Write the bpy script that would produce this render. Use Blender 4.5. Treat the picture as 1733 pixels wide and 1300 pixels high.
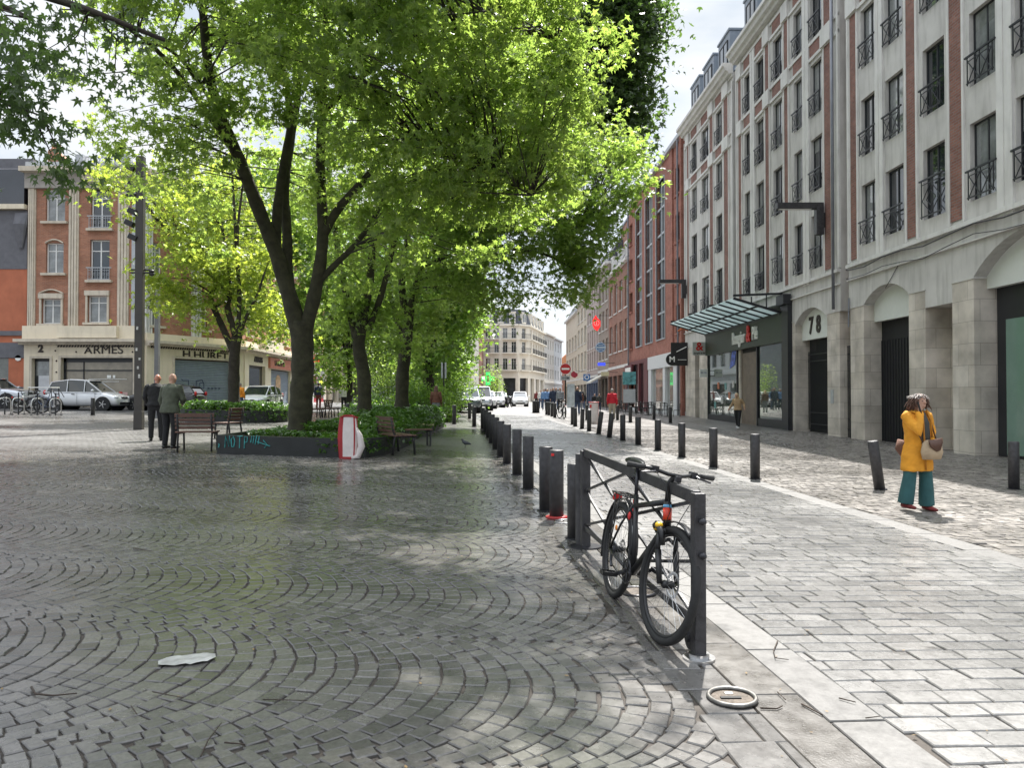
import bpy, math, random
import numpy as np
from mathutils import Vector, Matrix, Quaternion
S = bpy.context.scene
for o in list(bpy.data.objects): bpy.data.objects.remove(o)
random.seed(7); RNG = np.random.default_rng(11)
R = math.radians
# ---------------- camera ----------------
FPX, CX, CY, HOR = 1290.0, 866.5, 650.0, 670.0
PITCH = math.atan((HOR-CY)/FPX)
cam = bpy.data.cameras.new('camera'); cam.sensor_width = 36; cam.lens = FPX/1733*36
cam.clip_start = .05; cam.clip_end = 3000
co = bpy.data.objects.new('camera', cam); S.collection.objects.link(co)
co.location = (0, 0, 1.6); co.rotation_euler = (R(90)+PITCH, 0, 0); S.camera = co
# ---------------- light ----------------
S.view_settings.view_transform = 'Standard'; S.view_settings.look = 'None'
S.view_settings.gamma = 1; S.view_settings.exposure = 1.14
SUN_AZ, SUN_EL = R(17), R(57)
sv = Vector((math.sin(SUN_AZ)*math.cos(SUN_EL), math.cos(SUN_AZ)*math.cos(SUN_EL), math.sin(SUN_EL)))
sl = bpy.data.lights.new('sun', 'SUN'); sl.energy = 5.0; sl.angle = R(.6); sl.color = (1, .96, .9)
so = bpy.data.objects.new('sun', sl); S.collection.objects.link(so); so.rotation_euler = sv.to_track_quat('Z', 'Y').to_euler()
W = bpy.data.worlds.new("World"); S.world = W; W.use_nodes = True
nt = W.node_tree; nt.nodes.clear()
def N(t, ty, **k):
    n = t.nodes.new(ty)
    for a, b in k.items(): setattr(n, a, b)
    return n
wo = N(nt, 'ShaderNodeOutputWorld'); bg = N(nt, 'ShaderNodeBackground'); bg.inputs[1].default_value = .10
sk = N(nt, 'ShaderNodeTexSky'); sk.sky_type = 'NISHITA'; sk.sun_disc = False; sk.sun_elevation = SUN_EL; sk.sun_rotation = SUN_AZ
sk.air_density = 1; sk.dust_density = 1.5; sk.ozone_density = 1.5
tc = N(nt, 'ShaderNodeTexCoord'); mp = N(nt, 'ShaderNodeMapping'); mp.inputs['Scale'].default_value = (1, 1, 2.6); mp.inputs['Location'].default_value = (.35, .2, .1)
nz = N(nt, 'ShaderNodeTexNoise'); nz.inputs['Scale'].default_value = 2.1; nz.inputs['Detail'].default_value = 7; nz.inputs['Roughness'].default_value = .55
rp = N(nt, 'ShaderNodeValToRGB'); rp.color_ramp.elements[0].position = .38; rp.color_ramp.elements[0].color = (.78, .78, .78, 1); rp.color_ramp.elements[1].position = .6
nz2 = N(nt, 'ShaderNodeTexNoise'); nz2.inputs['Scale'].default_value = 5.5; nz2.inputs['Detail'].default_value = 6
rp2 = N(nt, 'ShaderNodeValToRGB'); rp2.color_ramp.elements[0].color = (3.3, 3.7, 4.2, 1); rp2.color_ramp.elements[1].color = (4.8, 4.9, 5.0, 1)
rp2.color_ramp.elements[0].position = .35; rp2.color_ramp.elements[1].position = .62
mx = N(nt, 'ShaderNodeMix', data_type='RGBA')
L_ = nt.links.new
L_(tc.outputs['Generated'], mp.inputs[0]); L_(mp.outputs[0], nz.inputs['Vector']); L_(mp.outputs[0], nz2.inputs['Vector'])
L_(nz.outputs[0], rp.inputs[0]); L_(nz2.outputs[0], rp2.inputs[0])
L_(rp.outputs[0], mx.inputs[0]); L_(sk.outputs[0], mx.inputs[6]); L_(rp2.outputs[0], mx.inputs[7])
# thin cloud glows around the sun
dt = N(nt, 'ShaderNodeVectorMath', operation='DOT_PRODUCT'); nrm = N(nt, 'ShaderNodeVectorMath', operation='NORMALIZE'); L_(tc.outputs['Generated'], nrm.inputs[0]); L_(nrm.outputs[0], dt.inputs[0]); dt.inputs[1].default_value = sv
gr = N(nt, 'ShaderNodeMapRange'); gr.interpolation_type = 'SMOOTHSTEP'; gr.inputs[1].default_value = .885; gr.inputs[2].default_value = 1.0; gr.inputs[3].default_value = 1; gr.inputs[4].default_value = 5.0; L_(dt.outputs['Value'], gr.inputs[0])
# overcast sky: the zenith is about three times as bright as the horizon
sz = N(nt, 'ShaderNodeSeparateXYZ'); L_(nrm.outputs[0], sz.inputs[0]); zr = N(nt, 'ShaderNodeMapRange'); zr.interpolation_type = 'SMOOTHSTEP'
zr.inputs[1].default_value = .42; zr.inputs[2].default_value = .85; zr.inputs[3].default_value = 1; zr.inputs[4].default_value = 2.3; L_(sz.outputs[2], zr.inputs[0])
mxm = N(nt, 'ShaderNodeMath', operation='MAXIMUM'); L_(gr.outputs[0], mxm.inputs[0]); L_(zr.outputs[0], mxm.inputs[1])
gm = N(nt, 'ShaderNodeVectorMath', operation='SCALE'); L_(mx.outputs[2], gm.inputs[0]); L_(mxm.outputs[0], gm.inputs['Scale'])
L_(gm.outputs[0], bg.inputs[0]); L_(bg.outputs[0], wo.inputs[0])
# ---------------- ground model ----------------
def g(x, y):
    return .032 - .0209*min(max(x, -35), 16) + .0077*min(max(y, -10), 55)
def gnp(x, y): return .032 - .0209*np.clip(x, -35, 16) + .0077*np.clip(y, -10, 55)
def ray(px, py):
    u = (px-CX)/FPX; v = (CY-py)/FPX
    c, s = math.cos(PITCH), math.sin(PITCH)
    d = Vector((u, c - v*s, s + v*c)); return d/d.y
def at(px, py, h=0.0):               # ground point seen at a pixel, h above the ground
    d = ray(px, py); t = 10
    for _ in range(60):
        t = (1.6 - h - g(d.x*t, t))/max(-d.z, 1e-4); t = min(max(t, .5), 400)
    # refine
    return d.x*t, t
def P(px, py, y):                    # world point at depth y
    d = ray(px, py); return Vector((d.x*y, y, 1.6 + d.z*y))
KF, SF = 13.5, .024
def FY(px): return KF/((px-CX)/FPX + SF)      # depth on the right-hand facade line
def FX(y): return KF - SF*y
# ---------------- materials ----------------
MATS = {}
def mat(name, col, rough=.7, metal=0, var=.15, vs=3.0, bump=0, bs=40, spec=.5, coat=0, dirt=0, coord='Object', emit=0):
    if name in MATS: return MATS[name]
    m = bpy.data.materials.new(name); m.use_nodes = True; t = m.node_tree; b = t.nodes['Principled BSDF']
    b.inputs['Roughness'].default_value = rough; b.inputs['Metallic'].default_value = metal
    b.inputs['Specular IOR Level'].default_value = spec; b.inputs['Coat Weight'].default_value = coat
    tcn = N(t, 'ShaderNodeTexCoord'); l = t.links.new
    n1 = N(t, 'ShaderNodeTexNoise'); n1.inputs['Scale'].default_value = vs; n1.inputs['Detail'].default_value = 6; n1.inputs['Roughness'].default_value = .6
    l(tcn.outputs[coord], n1.inputs['Vector'])
    r1 = N(t, 'ShaderNodeMapRange'); r1.inputs[1].default_value = .3; r1.inputs[2].default_value = .7
    r1.inputs[3].default_value = 1-var; r1.inputs[4].default_value = 1+var; l(n1.outputs[0], r1.inputs[0])
    mm = N(t, 'ShaderNodeVectorMath', operation='SCALE'); mm.inputs[0].default_value = col[:3]; l(r1.outputs[0], mm.inputs['Scale'])
    last = mm.outputs[0]
    if dirt:
        mpn = N(t, 'ShaderNodeMapping'); mpn.inputs['Scale'].default_value = (2.5, 2.5, .35); l(tcn.outputs[coord], mpn.inputs[0])
        n2 = N(t, 'ShaderNodeTexNoise'); n2.inputs['Scale'].default_value = 1.7; n2.inputs['Detail'].default_value = 8; l(mpn.outputs[0], n2.inputs['Vector'])
        r2 = N(t, 'ShaderNodeMapRange'); r2.inputs[1].default_value = .48; r2.inputs[2].default_value = .75; r2.inputs[3].default_value = 0; r2.inputs[4].default_value = dirt
        l(n2.outputs[0], r2.inputs[0])
        mxx = N(t, 'ShaderNodeMix', data_type='RGBA'); l(r2.outputs[0], mxx.inputs[0]); l(last, mxx.inputs[6]); mxx.inputs[7].default_value = (col[0]*.35, col[1]*.34, col[2]*.32, 1)
        last = mxx.outputs[2]
    l(last, b.inputs['Base Color'])
    if bump:
        n3 = N(t, 'ShaderNodeTexNoise'); n3.inputs['Scale'].default_value = bs; n3.inputs['Detail'].default_value = 4; l(tcn.outputs[coord], n3.inputs['Vector'])
        bp = N(t, 'ShaderNodeBump'); bp.inputs['Strength'].default_value = bump; bp.inputs['Distance'].default_value = .02
        l(n3.outputs[0], bp.inputs['Height']); l(bp.outputs[0], b.inputs['Normal'])
    if emit:
        b.inputs['Emission Color'].default_value = (*col[:3], 1); b.inputs['Emission Strength'].default_value = emit
    MATS[name] = m; return m
def brick(name, c1, c2, mortar, w=.22, h=.065, ms=.009, bump=.5, rough=.85, var=.2, uv=True, squash=.0):
    if name in MATS: return MATS[name]
    m = mat(name, c1, rough, bump=0, var=0); t = m.node_tree; b = t.nodes['Principled BSDF']; l = t.links.new
    tcn = N(t, 'ShaderNodeTexCoord'); sx = N(t, 'ShaderNodeSeparateXYZ'); l(tcn.outputs['Object'], sx.inputs[0])
    cx = N(t, 'ShaderNodeCombineXYZ')
    if uv:
        ad = N(t, 'ShaderNodeMath', operation='ADD'); l(sx.outputs[0], ad.inputs[0]); l(sx.outputs[1], ad.inputs[1]); l(ad.outputs[0], cx.inputs[0]); l(sx.outputs[2], cx.inputs[1])
    else:
        l(sx.outputs[0], cx.inputs[0]); l(sx.outputs[1], cx.inputs[1])
    bt = N(t, 'ShaderNodeTexBrick'); l(cx.outputs[0], bt.inputs['Vector'])
    bt.inputs['Color1'].default_value = (*c1, 1); bt.inputs['Color2'].default_value = (*c2, 1); bt.inputs['Mortar'].default_value = (*mortar, 1)
    bt.inputs['Scale'].default_value = 1; bt.inputs['Brick Width'].default_value = w; bt.inputs['Row Height'].default_value = h
    bt.inputs['Mortar Size'].default_value = ms; bt.inputs['Mortar Smooth'].default_value = .2
    n1 = N(t, 'ShaderNodeTexNoise'); n1.inputs['Scale'].default_value = 1.3; n1.inputs['Detail'].default_value = 8; l(tcn.outputs['Object'], n1.inputs['Vector'])
    r1 = N(t, 'ShaderNodeMapRange'); r1.inputs[1].default_value = .3; r1.inputs[2].default_value = .7; r1.inputs[3].default_value = 1-var; r1.inputs[4].default_value = 1+var; l(n1.outputs[0], r1.inputs[0])
    mm = N(t, 'ShaderNodeVectorMath', operation='SCALE'); l(bt.outputs['Color'], mm.inputs[0]); l(r1.outputs[0], mm.inputs['Scale']); l(mm.outputs[0], b.inputs['Base Color'])
    bp = N(t, 'ShaderNodeBump', invert=True); bp.inputs['Strength'].default_value = bump; bp.inputs['Distance'].default_value = .01
    l(bt.outputs['Fac'], bp.inputs['Height']); l(bp.outputs[0], b.inputs['Normal'])
    return m
def glass(name, col=(.02, .025, .03), rough=.03, spec=.9, var=.5, vs=.9):
    return mat(name, col, rough, var=var, vs=vs, spec=spec, coat=.6)
def leafmat(name, dark, light, trans, tw=.5):
    if name in MATS: return MATS[name]
    m = bpy.data.materials.new(name); m.use_nodes = True; t = m.node_tree; t.nodes.clear(); l = t.links.new
    out = N(t, 'ShaderNodeOutputMaterial'); gi = N(t, 'ShaderNodeNewGeometry')
    tcn = N(t, 'ShaderNodeTexCoord'); nn = N(t, 'ShaderNodeTexNoise'); nn.inputs['Scale'].default_value = .55; l(tcn.outputs['Object'], nn.inputs['Vector'])
    rr = N(t, 'ShaderNodeMapRange'); rr.inputs[1].default_value = .3; rr.inputs[2].default_value = .7; l(nn.outputs[0], rr.inputs[0])
    av = N(t, 'ShaderNodeMath', operation='MULTIPLY_ADD'); l(gi.outputs['Random Per Island'], av.inputs[0]); av.inputs[1].default_value = .6
    sc = N(t, 'ShaderNodeMath', operation='MULTIPLY'); l(rr.outputs[0], sc.inputs[0]); sc.inputs[1].default_value = .4; l(sc.outputs[0], av.inputs[2])
    m1 = N(t, 'ShaderNodeMix', data_type='RGBA'); l(av.outputs[0], m1.inputs[0]); m1.inputs[6].default_value = (*dark, 1); m1.inputs[7].default_value = (*light, 1)
    m2 = N(t, 'ShaderNodeMix', data_type='RGBA'); l(av.outputs[0], m2.inputs[0]); m2.inputs[6].default_value = (trans[0]*.6, trans[1]*.7, trans[2]*.7, 1); m2.inputs[7].default_value = (*trans, 1)
    df = N(t, 'ShaderNodeBsdfPrincipled'); l(m1.outputs[2], df.inputs['Base Color']); df.inputs['Roughness'].default_value = .36; df.inputs['Specular IOR Level'].default_value = .7
    tr = N(t, 'ShaderNodeBsdfTranslucent'); l(m2.outputs[2], tr.inputs[0])
    ms = N(t, 'ShaderNodeMixShader'); ms.inputs[0].default_value = tw; l(df.outputs[0], ms.inputs[1]); l(tr.outputs[0], ms.inputs[2]); l(ms.outputs[0], out.inputs[0])
    MATS[name] = m; return m
# ---------------- mesh helpers ----------------
COL = S.collection
class MB:
    def __init__(s): s.v = []; s.f = []; s.m = []; s.mi = 0
    def add(s, vs, fs):
        n = len(s.v); s.v += [tuple(v) for v in vs]; s.f += [tuple(i+n for i in f) for f in fs]; s.m += [s.mi]*len(fs); return s
    def box(s, x0, x1, y0, y1, z0, z1, M=None):
        vs = [Vector((x, y, z)) for z in (z0, z1) for y in (y0, y1) for x in (x0, x1)]
        if M: vs = [M @ v for v in vs]
        return s.add(vs, [(0, 2, 3, 1), (4, 5, 7, 6), (0, 1, 5, 4), (2, 6, 7, 3), (0, 4, 6, 2), (1, 3, 7, 5)])
    def quad(s, a, b, c, d): return s.add([a, b, c, d], [(0, 1, 2, 3)])
    def bar(s, a, b, w, h, up=(0, 0, 1)):
        a, b = Vector(a), Vector(b); d = (b-a); L = d.length; d.normalize(); u = Vector(up)
        sd = d.cross(u)
        if sd.length < 1e-4: sd = d.cross(Vector((1, 0, 0)))
        sd.normalize(); u = sd.cross(d)
        vs = [p + sd*i*w/2 + u*j*h/2 for p in (a, b) for i, j in ((-1, -1), (1, -1), (1, 1), (-1, 1))]
        return s.add(vs, [(0, 1, 2, 3)[::-1], (4, 5, 6, 7), (0, 1, 5, 4), (1, 2, 6, 5), (2, 3, 7, 6), (3, 0, 4, 7)])
    def loft(s, pts, rad, n=8, side=(1, 0, 0), cap=True):
        pts = [Vector(p) for p in pts]; k = len(pts); n0 = len(s.v); side = Vector(side)
        if not isinstance(rad, list): rad = [rad]*k
        for i, p in enumerate(pts):
            t = (pts[min(i+1, k-1)] - pts[max(i-1, 0)])
            if t.length < 1e-6: t = Vector((0, 0, 1))
            t.normalize(); sd = side - t*side.dot(t)
            if sd.length < 1e-3: sd = Vector((0, 1, 0)) - t*t.y
            if sd.length < 1e-3: sd = Vector((0, 0, 1))
            sd.normalize(); side = sd; u = t.cross(sd); r = rad[i]
            ra, rb = (r if isinstance(r, (tuple, list)) else (r, r))
            for j in range(n):
                a = 2*math.pi*j/n; s.v.append(tuple(p + sd*math.cos(a)*ra + u*math.sin(a)*rb))
        for i in range(k-1):
            for j in range(n):
                s.f.append((n0+i*n+j, n0+i*n+(j+1) % n, n0+(i+1)*n+(j+1) % n, n0+(i+1)*n+j)); s.m.append(s.mi)
        if cap:
            s.f.append(tuple(n0+j for j in range(n))[::-1]); s.f.append(tuple(n0+(k-1)*n+j for j in range(n))); s.m += [s.mi]*2
        return s
    def tube(s, a, b, r, n=8, r2=None): return s.loft([a, b], [r, r if r2 is None else r2], n)
    def cyl(s, c, r, z0, z1, n=20, r2=None): return s.loft([(c[0], c[1], z0), (c[0], c[1], z1)], [r, r if r2 is None else r2], n)
    def ball(s, c, rx, ry=None, rz=None, n=12, m=8, M=None):
        ry = ry or rx; rz = rz or rx; c = Vector(c); vs = []; fs = []
        for i in range(m+1):
            th = math.pi*i/m
            for j in range(n):
                a = 2*math.pi*j/n; v = Vector((rx*math.sin(th)*math.cos(a), ry*math.sin(th)*math.sin(a), rz*math.cos(th)))
                if M: v = M @ v
                vs.append(c+v)
        for i in range(m):
            for j in range(n): fs.append((i*n+j, (i+1)*n+j, (i+1)*n+(j+1) % n, i*n+(j+1) % n))
        return s.add(vs, fs)
    def torus(s, c, r, t, axis='y', n=40, m=8, M=None, squash=1):
        vs = []; fs = []
        for i in range(n):
            a = 2*math.pi*i/n
            for j in range(m):
                b = 2*math.pi*j/m; q = r + t*math.cos(b); w = t*math.sin(b)*squash
                v = Vector((q*math.cos(a), w, q*math.sin(a))) if axis == 'y' else Vector((q*math.cos(a), q*math.sin(a), w))
                if M: v = M @ v
                vs.append(Vector(c)+v)
        for i in range(n):
            for j in range(m): fs.append((i*m+j, i*m+(j+1) % m, ((i+1) % n)*m+(j+1) % m, ((i+1) % n)*m+j))
        return s.add(vs, fs)
    def prism(s, poly, y0, y1, plane='xz'):     # outline extruded along y (or z)
        n = len(poly)
        if plane == 'xz': vs = [(a, y, b) for y in (y0, y1) for a, b in poly]
        else: vs = [(a, b, y) for y in (y0, y1) for a, b in poly]
        return s.add(vs, [tuple(range(n)), tuple(range(n, 2*n))[::-1]] + [(i, i+n, (i+1) % n+n, (i+1) % n) for i in range(n)])
    def mesh(s, name, mats, smooth=False):
        me = bpy.data.meshes.new(name); me.from_pydata(s.v, [], s.f)
        for m in (mats if isinstance(mats, (list, tuple)) else [mats]): me.materials.append(m)
        if any(s.m): me.polygons.foreach_set('material_index', s.m)
        if smooth:
            me.polygons.foreach_set('use_smooth', [True]*len(s.f))
        me.update(); return me
    def build(s, name, mats, parent=None, smooth=False, loc=None, bevel=0):
        return ob(name, s.mesh(name, mats, smooth), parent, loc, bevel)
def ob(name, me, parent=None, loc=None, bevel=0, rz=0):
    o = bpy.data.objects.new(name, me); COL.objects.link(o)
    if parent: o.parent = parent
    if loc is not None: o.location = loc
    if rz: o.rotation_euler.z = rz
    if bevel:
        b = o.modifiers.new('bevel', 'BEVEL'); b.width = bevel; b.segments = 2; b.limit_method = 'ANGLE'
    return o
def tag(o, label, cat, group=None, kind=None):
    if label: o['label'] = label
    if cat: o['category'] = cat
    if group: o['group'] = group
    if kind: o['kind'] = kind
    return o
def thing(name, label, cat, loc=(0, 0, 0), rz=0, group=None):
    o = bpy.data.objects.new(name, None); COL.objects.link(o); o.empty_display_size = .2
    o.location = loc; o.rotation_euler = (0, 0, rz); return tag(o, label, cat, group)
def struct(o): o['kind'] = 'structure'; return o
def copy_tree(o, parent=None):
    c = o.copy(); COL.objects.link(c)
    if parent: c.parent = parent
    for ch in list(KIDS(o)): copy_tree(ch, c)
    return c
def KIDS(o): return [c for c in COL.objects if c.parent == o]
def text_mesh(txt, size, ext=.01, bold=0, align='CENTER', name='lettering', sx=1):
    cu = bpy.data.curves.new('t', 'FONT'); cu.body = txt; cu.size = size; cu.extrude = ext; cu.offset = bold; cu.align_x = align; cu.align_y = 'CENTER'
    o = bpy.data.objects.new('t', cu); COL.objects.link(o); bpy.context.view_layer.update()
    me = bpy.data.meshes.new_from_object(o.evaluated_get(bpy.context.evaluated_depsgraph_get())); bpy.data.objects.remove(o)
    me.transform(Matrix.Rotation(R(90), 4, 'X') @ Matrix.Diagonal((sx, 1, 1, 1))); me.name = name; return me
def text(txt, size, m, parent, loc, ext=.015, bold=0, name='lettering', rz=0, sx=1):
    me = text_mesh(txt, size, ext, bold, sx=sx); me.materials.clear(); me.materials.append(m)
    return ob(name, me, parent, loc, rz=rz)
def npmesh(name, V, F, mats, smooth=False, mi=None):
    """V (n,3), F (m,k) all same k"""
    me = bpy.data.meshes.new(name); V = np.asarray(V, np.float32); F = np.asarray(F, np.int32)
    me.vertices.add(len(V)); me.vertices.foreach_set('co', V.ravel())
    k = F.shape[1]; me.loops.add(F.size); me.loops.foreach_set('vertex_index', F.ravel())
    me.polygons.add(len(F)); me.polygons.foreach_set('loop_start', np.arange(0, F.size, k, dtype=np.int32))
    try: me.polygons.foreach_set('loop_total', np.full(len(F), k, np.int32))
    except Exception: pass
    for m in (mats if isinstance(mats, (list, tuple)) else [mats]): me.materials.append(m)
    if mi is not None: me.polygons.foreach_set('material_index', mi)
    me.polygons.foreach_set('use_smooth', np.full(len(F), smooth))
    me.update(calc_edges=True); return me
# ======================= GROUND =======================
def pavemat(name, c1, c2, wet=.5, rbase=.5, rwet=.16, moss=0, spots=0, sheet=False, wetscale=.22, shade=.55, bumps=.35):
    m = bpy.data.materials.new(name); m.use_nodes = True; t = m.node_tree; b = t.nodes['Principled BSDF']; l = t.links.new
    ge = N(t, 'ShaderNodeNewGeometry'); tcn = N(t, 'ShaderNodeTexCoord')
    def noise(sc, det=5, rg=.55, vec=None, mapping=None):
        n = N(t, 'ShaderNodeTexNoise'); n.inputs['Scale'].default_value = sc; n.inputs['Detail'].default_value = det; n.inputs['Roughness'].default_value = rg
        if mapping:
            mpn = N(t, 'ShaderNodeMapping'); mpn.inputs['Scale'].default_value = mapping; l(tcn.outputs['Object'], mpn.inputs[0]); l(mpn.outputs[0], n.inputs['Vector'])
        else: l(tcn.outputs['Object'], n.inputs['Vector'])
        return n.outputs[0]
    def rng(src, a, b_, c, d):
        r = N(t, 'ShaderNodeMapRange'); r.inputs[1].default_value = a; r.inputs[2].default_value = b_; r.inputs[3].default_value = c; r.inputs[4].default_value = d; l(src, r.inputs[0]); return r.outputs[0]
    def mix(f, a, b_):
        x = N(t, 'ShaderNodeMix', data_type='RGBA')
        if isinstance(f, float): x.inputs[0].default_value = f
        else: l(f, x.inputs[0])
        for i, q in ((6, a), (7, b_)):
            if isinstance(q, tuple): x.inputs[i].default_value = (*q, 1)
            else: l(q, x.inputs[i])
        return x.outputs[2]
    if sheet:
        sx = N(t, 'ShaderNodeTexBrick'); sx.inputs['Scale'].default_value = 1; sx.inputs['Brick Width'].default_value = sheet[0]; sx.inputs['Row Height'].default_value = sheet[1]
        sx.inputs['Mortar Size'].default_value = .008; sx.inputs['Color1'].default_value = (0, 0, 0, 1); sx.inputs['Color2'].default_value = (1, 1, 1, 1); l(tcn.outputs['Object'], sx.inputs['Vector'])
        rnd = sx.outputs['Color']
    else: rnd = ge.outputs['Random Per Island']
    col = mix(rng(rnd, 0, 1, 0, 1), c1, c2)
    mot = N(t, 'ShaderNodeVectorMath', operation='SCALE'); l(col, mot.inputs[0]); l(rng(noise(38, 6, .7), .3, .7, .72, 1.22), mot.inputs['Scale']); col = mot.outputs[0]
    wn = rng(noise(wetscale, 4, .5, mapping=(1, 1.4, 1)), .5-wet*.3, .5+(1-wet)*.3, 1, 0)
    mot2 = N(t, 'ShaderNodeVectorMath', operation='SCALE'); l(col, mot2.inputs[0]); l(rng(wn, 0, 1, 1, shade), mot2.inputs['Scale']); col = mot2.outputs[0]
    if moss: col = mix(rng(noise(.45, 5), .5, .68, 0, moss), col, (.03, .055, .018))
    if spots: col = mix(rng(noise(1.5, 6, .68, mapping=(1.4, 2.6, 1)), .6, .68, 0, spots), col, (.05, .048, .046))
    if sheet: col = mix(sx.outputs['Fac'], col, (.04, .038, .034))
    l(col, b.inputs['Base Color'])
    ro = N(t, 'ShaderNodeMix', data_type='FLOAT'); l(wn, ro.inputs[0]); ro.inputs[2].default_value = rbase; ro.inputs[3].default_value = rwet
    ra = N(t, 'ShaderNodeMath', operation='MULTIPLY'); l(ro.outputs[0], ra.inputs[0]); l(rng(noise(9, 5, .6), .3, .7, .75, 1.35), ra.inputs[1])
    l(ra.outputs[0], b.inputs['Roughness']); b.inputs['Specular IOR Level'].default_value = .75
    bp = N(t, 'ShaderNodeBump'); bp.inputs['Strength'].default_value = bumps; bp.inputs['Distance'].default_value = .006
    l(noise(70, 5, .7), bp.inputs['Height'])
    if sheet:
        b2 = N(t, 'ShaderNodeBump', invert=True); b2.inputs['Strength'].default_value = .6; b2.inputs['Distance'].default_value = .012; l(sx.outputs['Fac'], b2.inputs['Height']); l(bp.outputs[0], b2.inputs['Normal']); l(b2.outputs[0], b.inputs['Normal'])
    else: l(bp.outputs[0], b.inputs['Normal'])
    return m
M_fan = pavemat('wet_granite_setts', (.084, .080, .076), (.152, .144, .134), wet=.78, rbase=.28, rwet=.075, moss=.22, wetscale=.25, shade=.6, bumps=.14)
M_fanfar = pavemat('granite_setts_far', (.11, .107, .1), (.18, .173, .165), wet=.5, rbase=.42, rwet=.2, sheet=(.15, .13))
M_road = pavemat('road_setts', (.17, .166, .16), (.25, .243, .233), wet=.45, rbase=.38, rwet=.18, spots=.75, shade=.8)
M_roadfar = pavemat('road_setts_far', (.18, .175, .168), (.28, .27, .258), wet=.35, rbase=.45, rwet=.3, spots=.6, sheet=(.3, .155), shade=.8)
M_walk = pavemat('pavement_setts', (.1, .09, .08), (.25, .228, .205), wet=.45, rbase=.42, rwet=.24, spots=.6, shade=.65)
M_walkfar = pavemat('pavement_setts_far', (.1, .09, .08), (.25, .228, .205), wet=.45, rbase=.45, rwet=.3, sheet=(.14, .12), spots=.6)
M_kerb = pavemat('kerb_stone', (.085, .082, .078), (.115, .111, .105), wet=.4, rbase=.7, rwet=.5, shade=.85, spots=.5)
M_kerbd = pavemat('channel_stone', (.065, .058, .05), (.095, .086, .075), wet=.55, rbase=.4, rwet=.15, moss=.3)
M_joint = mat('joint_sand', (.045, .036, .028), .75, var=.4, vs=8, bump=.5)
M_asph = mat('asphalt', (.06, .06, .062), .6, var=.3, vs=6, bump=.4, bs=120)
# ground sheet to the horizon
mb = MB(); xs = [-600, -35, 0, 16, 600]; ys = [-80, -10, 20, 55, 1500]
for y in ys:
    for x in xs: mb.v.append((x, y, g(x, y)-.013))
for j in range(4):
    for i in range(4): mb.f.append((j*5+i, j*5+i+1, (j+1)*5+i+1, (j+1)*5+i)); mb.m.append(0)
struct(mb.build('ground', M_joint))
def LX(y): return 1.90 - .1*y            # left edge of the pale kerb
def RX(y): return 5.7 - .085*y           # right edge of the road band
YSQ, YWK, YRD = 17, 33, 46
def vis(x, y, ym): return (y > 1.2) & (y < ym) & (np.abs(x) < .76*y + 2.2)
def stones(name, C, A, Bv, hw, hh, mtl, depth=.022, bev=.004, tilt=.02, hj=.003):
    """C (n,2) centres, A unit axis (n,2), hw/hh half sizes (n,) -> bevelled stones"""
    n = len(C); hw = hw[:, None]; hh = hh[:, None]
    cor = np.array([[-1, -1], [1, -1], [1, 1], [-1, 1]], float)
    j = RNG.normal(0, .0035, (n, 4, 2))
    V = np.zeros((n, 12, 3)); tl = RNG.normal(0, tilt, (n, 2)); dz = RNG.normal(0, hj, n)
    for lv, (ins, z) in enumerate(((bev*1.5, 0), (bev*.35, -.006), (0, -depth))):
        a = cor[None, :, 0]*(hw-ins); c = cor[None, :, 1]*(hh-ins)
        xy = C[:, None, :] + a[..., None]*A[:, None, :] + c[..., None]*Bv[:, None, :] + j
        V[:, lv*4:lv*4+4, :2] = xy
        V[:, lv*4:lv*4+4, 2] = gnp(xy[..., 0], xy[..., 1]) + z + (a*tl[:, :1] + c*tl[:, 1:]) + dz[:, None]
    f = [[0, 1, 2, 3]]
    for lv in (0, 1):
        for i in range(4): f.append([lv*4+4+i, lv*4+4+(i+1) % 4, lv*4+(i+1) % 4, lv*4+i])
    F = (np.arange(n)[:, None, None]*12 + np.array(f)[None]).reshape(-1, 4)
    return struct(ob(name, npmesh(name, V.reshape(-1, 3), F, mtl)))
# fan cobbles: segmental arcs in bands 1.6 m wide running across the square
BW, RAD, ch, cw = 1.6, .97, .12, .115
ang = R(-4); ca, sa = math.cos(ang), math.sin(ang)
Cs, As, hws, hhs = [], [], [], []
for b in range(-3, 26):
    k0 = int(-26/ch); k1 = int(9/ch)
    nst = int(2*RAD*math.asin(BW/2/RAD)/cw)
    for k in range(k0, k1):
        off = RNG.uniform(-.3, .3)
        wj = RNG.uniform(.75, 1.25, nst+1); edges = np.concatenate([[0], np.cumsum(wj)]); edges = (edges/edges[-1]-.5)*2*math.asin(BW/2/RAD)
        for i in range(nst+1):
            a0, a1 = edges[i], edges[i+1]; am = (a0+a1)/2
            u = k*ch - (RAD - RAD*math.cos(am)) + RNG.normal(0, .004); v = (b+.5)*BW + RAD*math.sin(am)
            x = u*ca - v*sa; y = u*sa + v*ca
            if x > LX(y)-.62 or not vis(x, y, YSQ): continue
            tx, ty = -math.sin(am), math.cos(am)
            Cs.append((x, y)); As.append((tx*ca - ty*sa, tx*sa + ty*ca))
            hws.append(RAD*(a1-a0)/2 - RNG.uniform(.0015, .004)); hhs.append(ch*math.cos(am)**.9/2 - RNG.uniform(.0015, .005))
C = np.array(Cs); A = np.array(As); Bv = np.stack([A[:, 1], -A[:, 0]], 1)
stones('cobbled_square', C, A, Bv, np.array(hws), np.array(hhs), M_fan, tilt=.007, hj=.0013)
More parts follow.
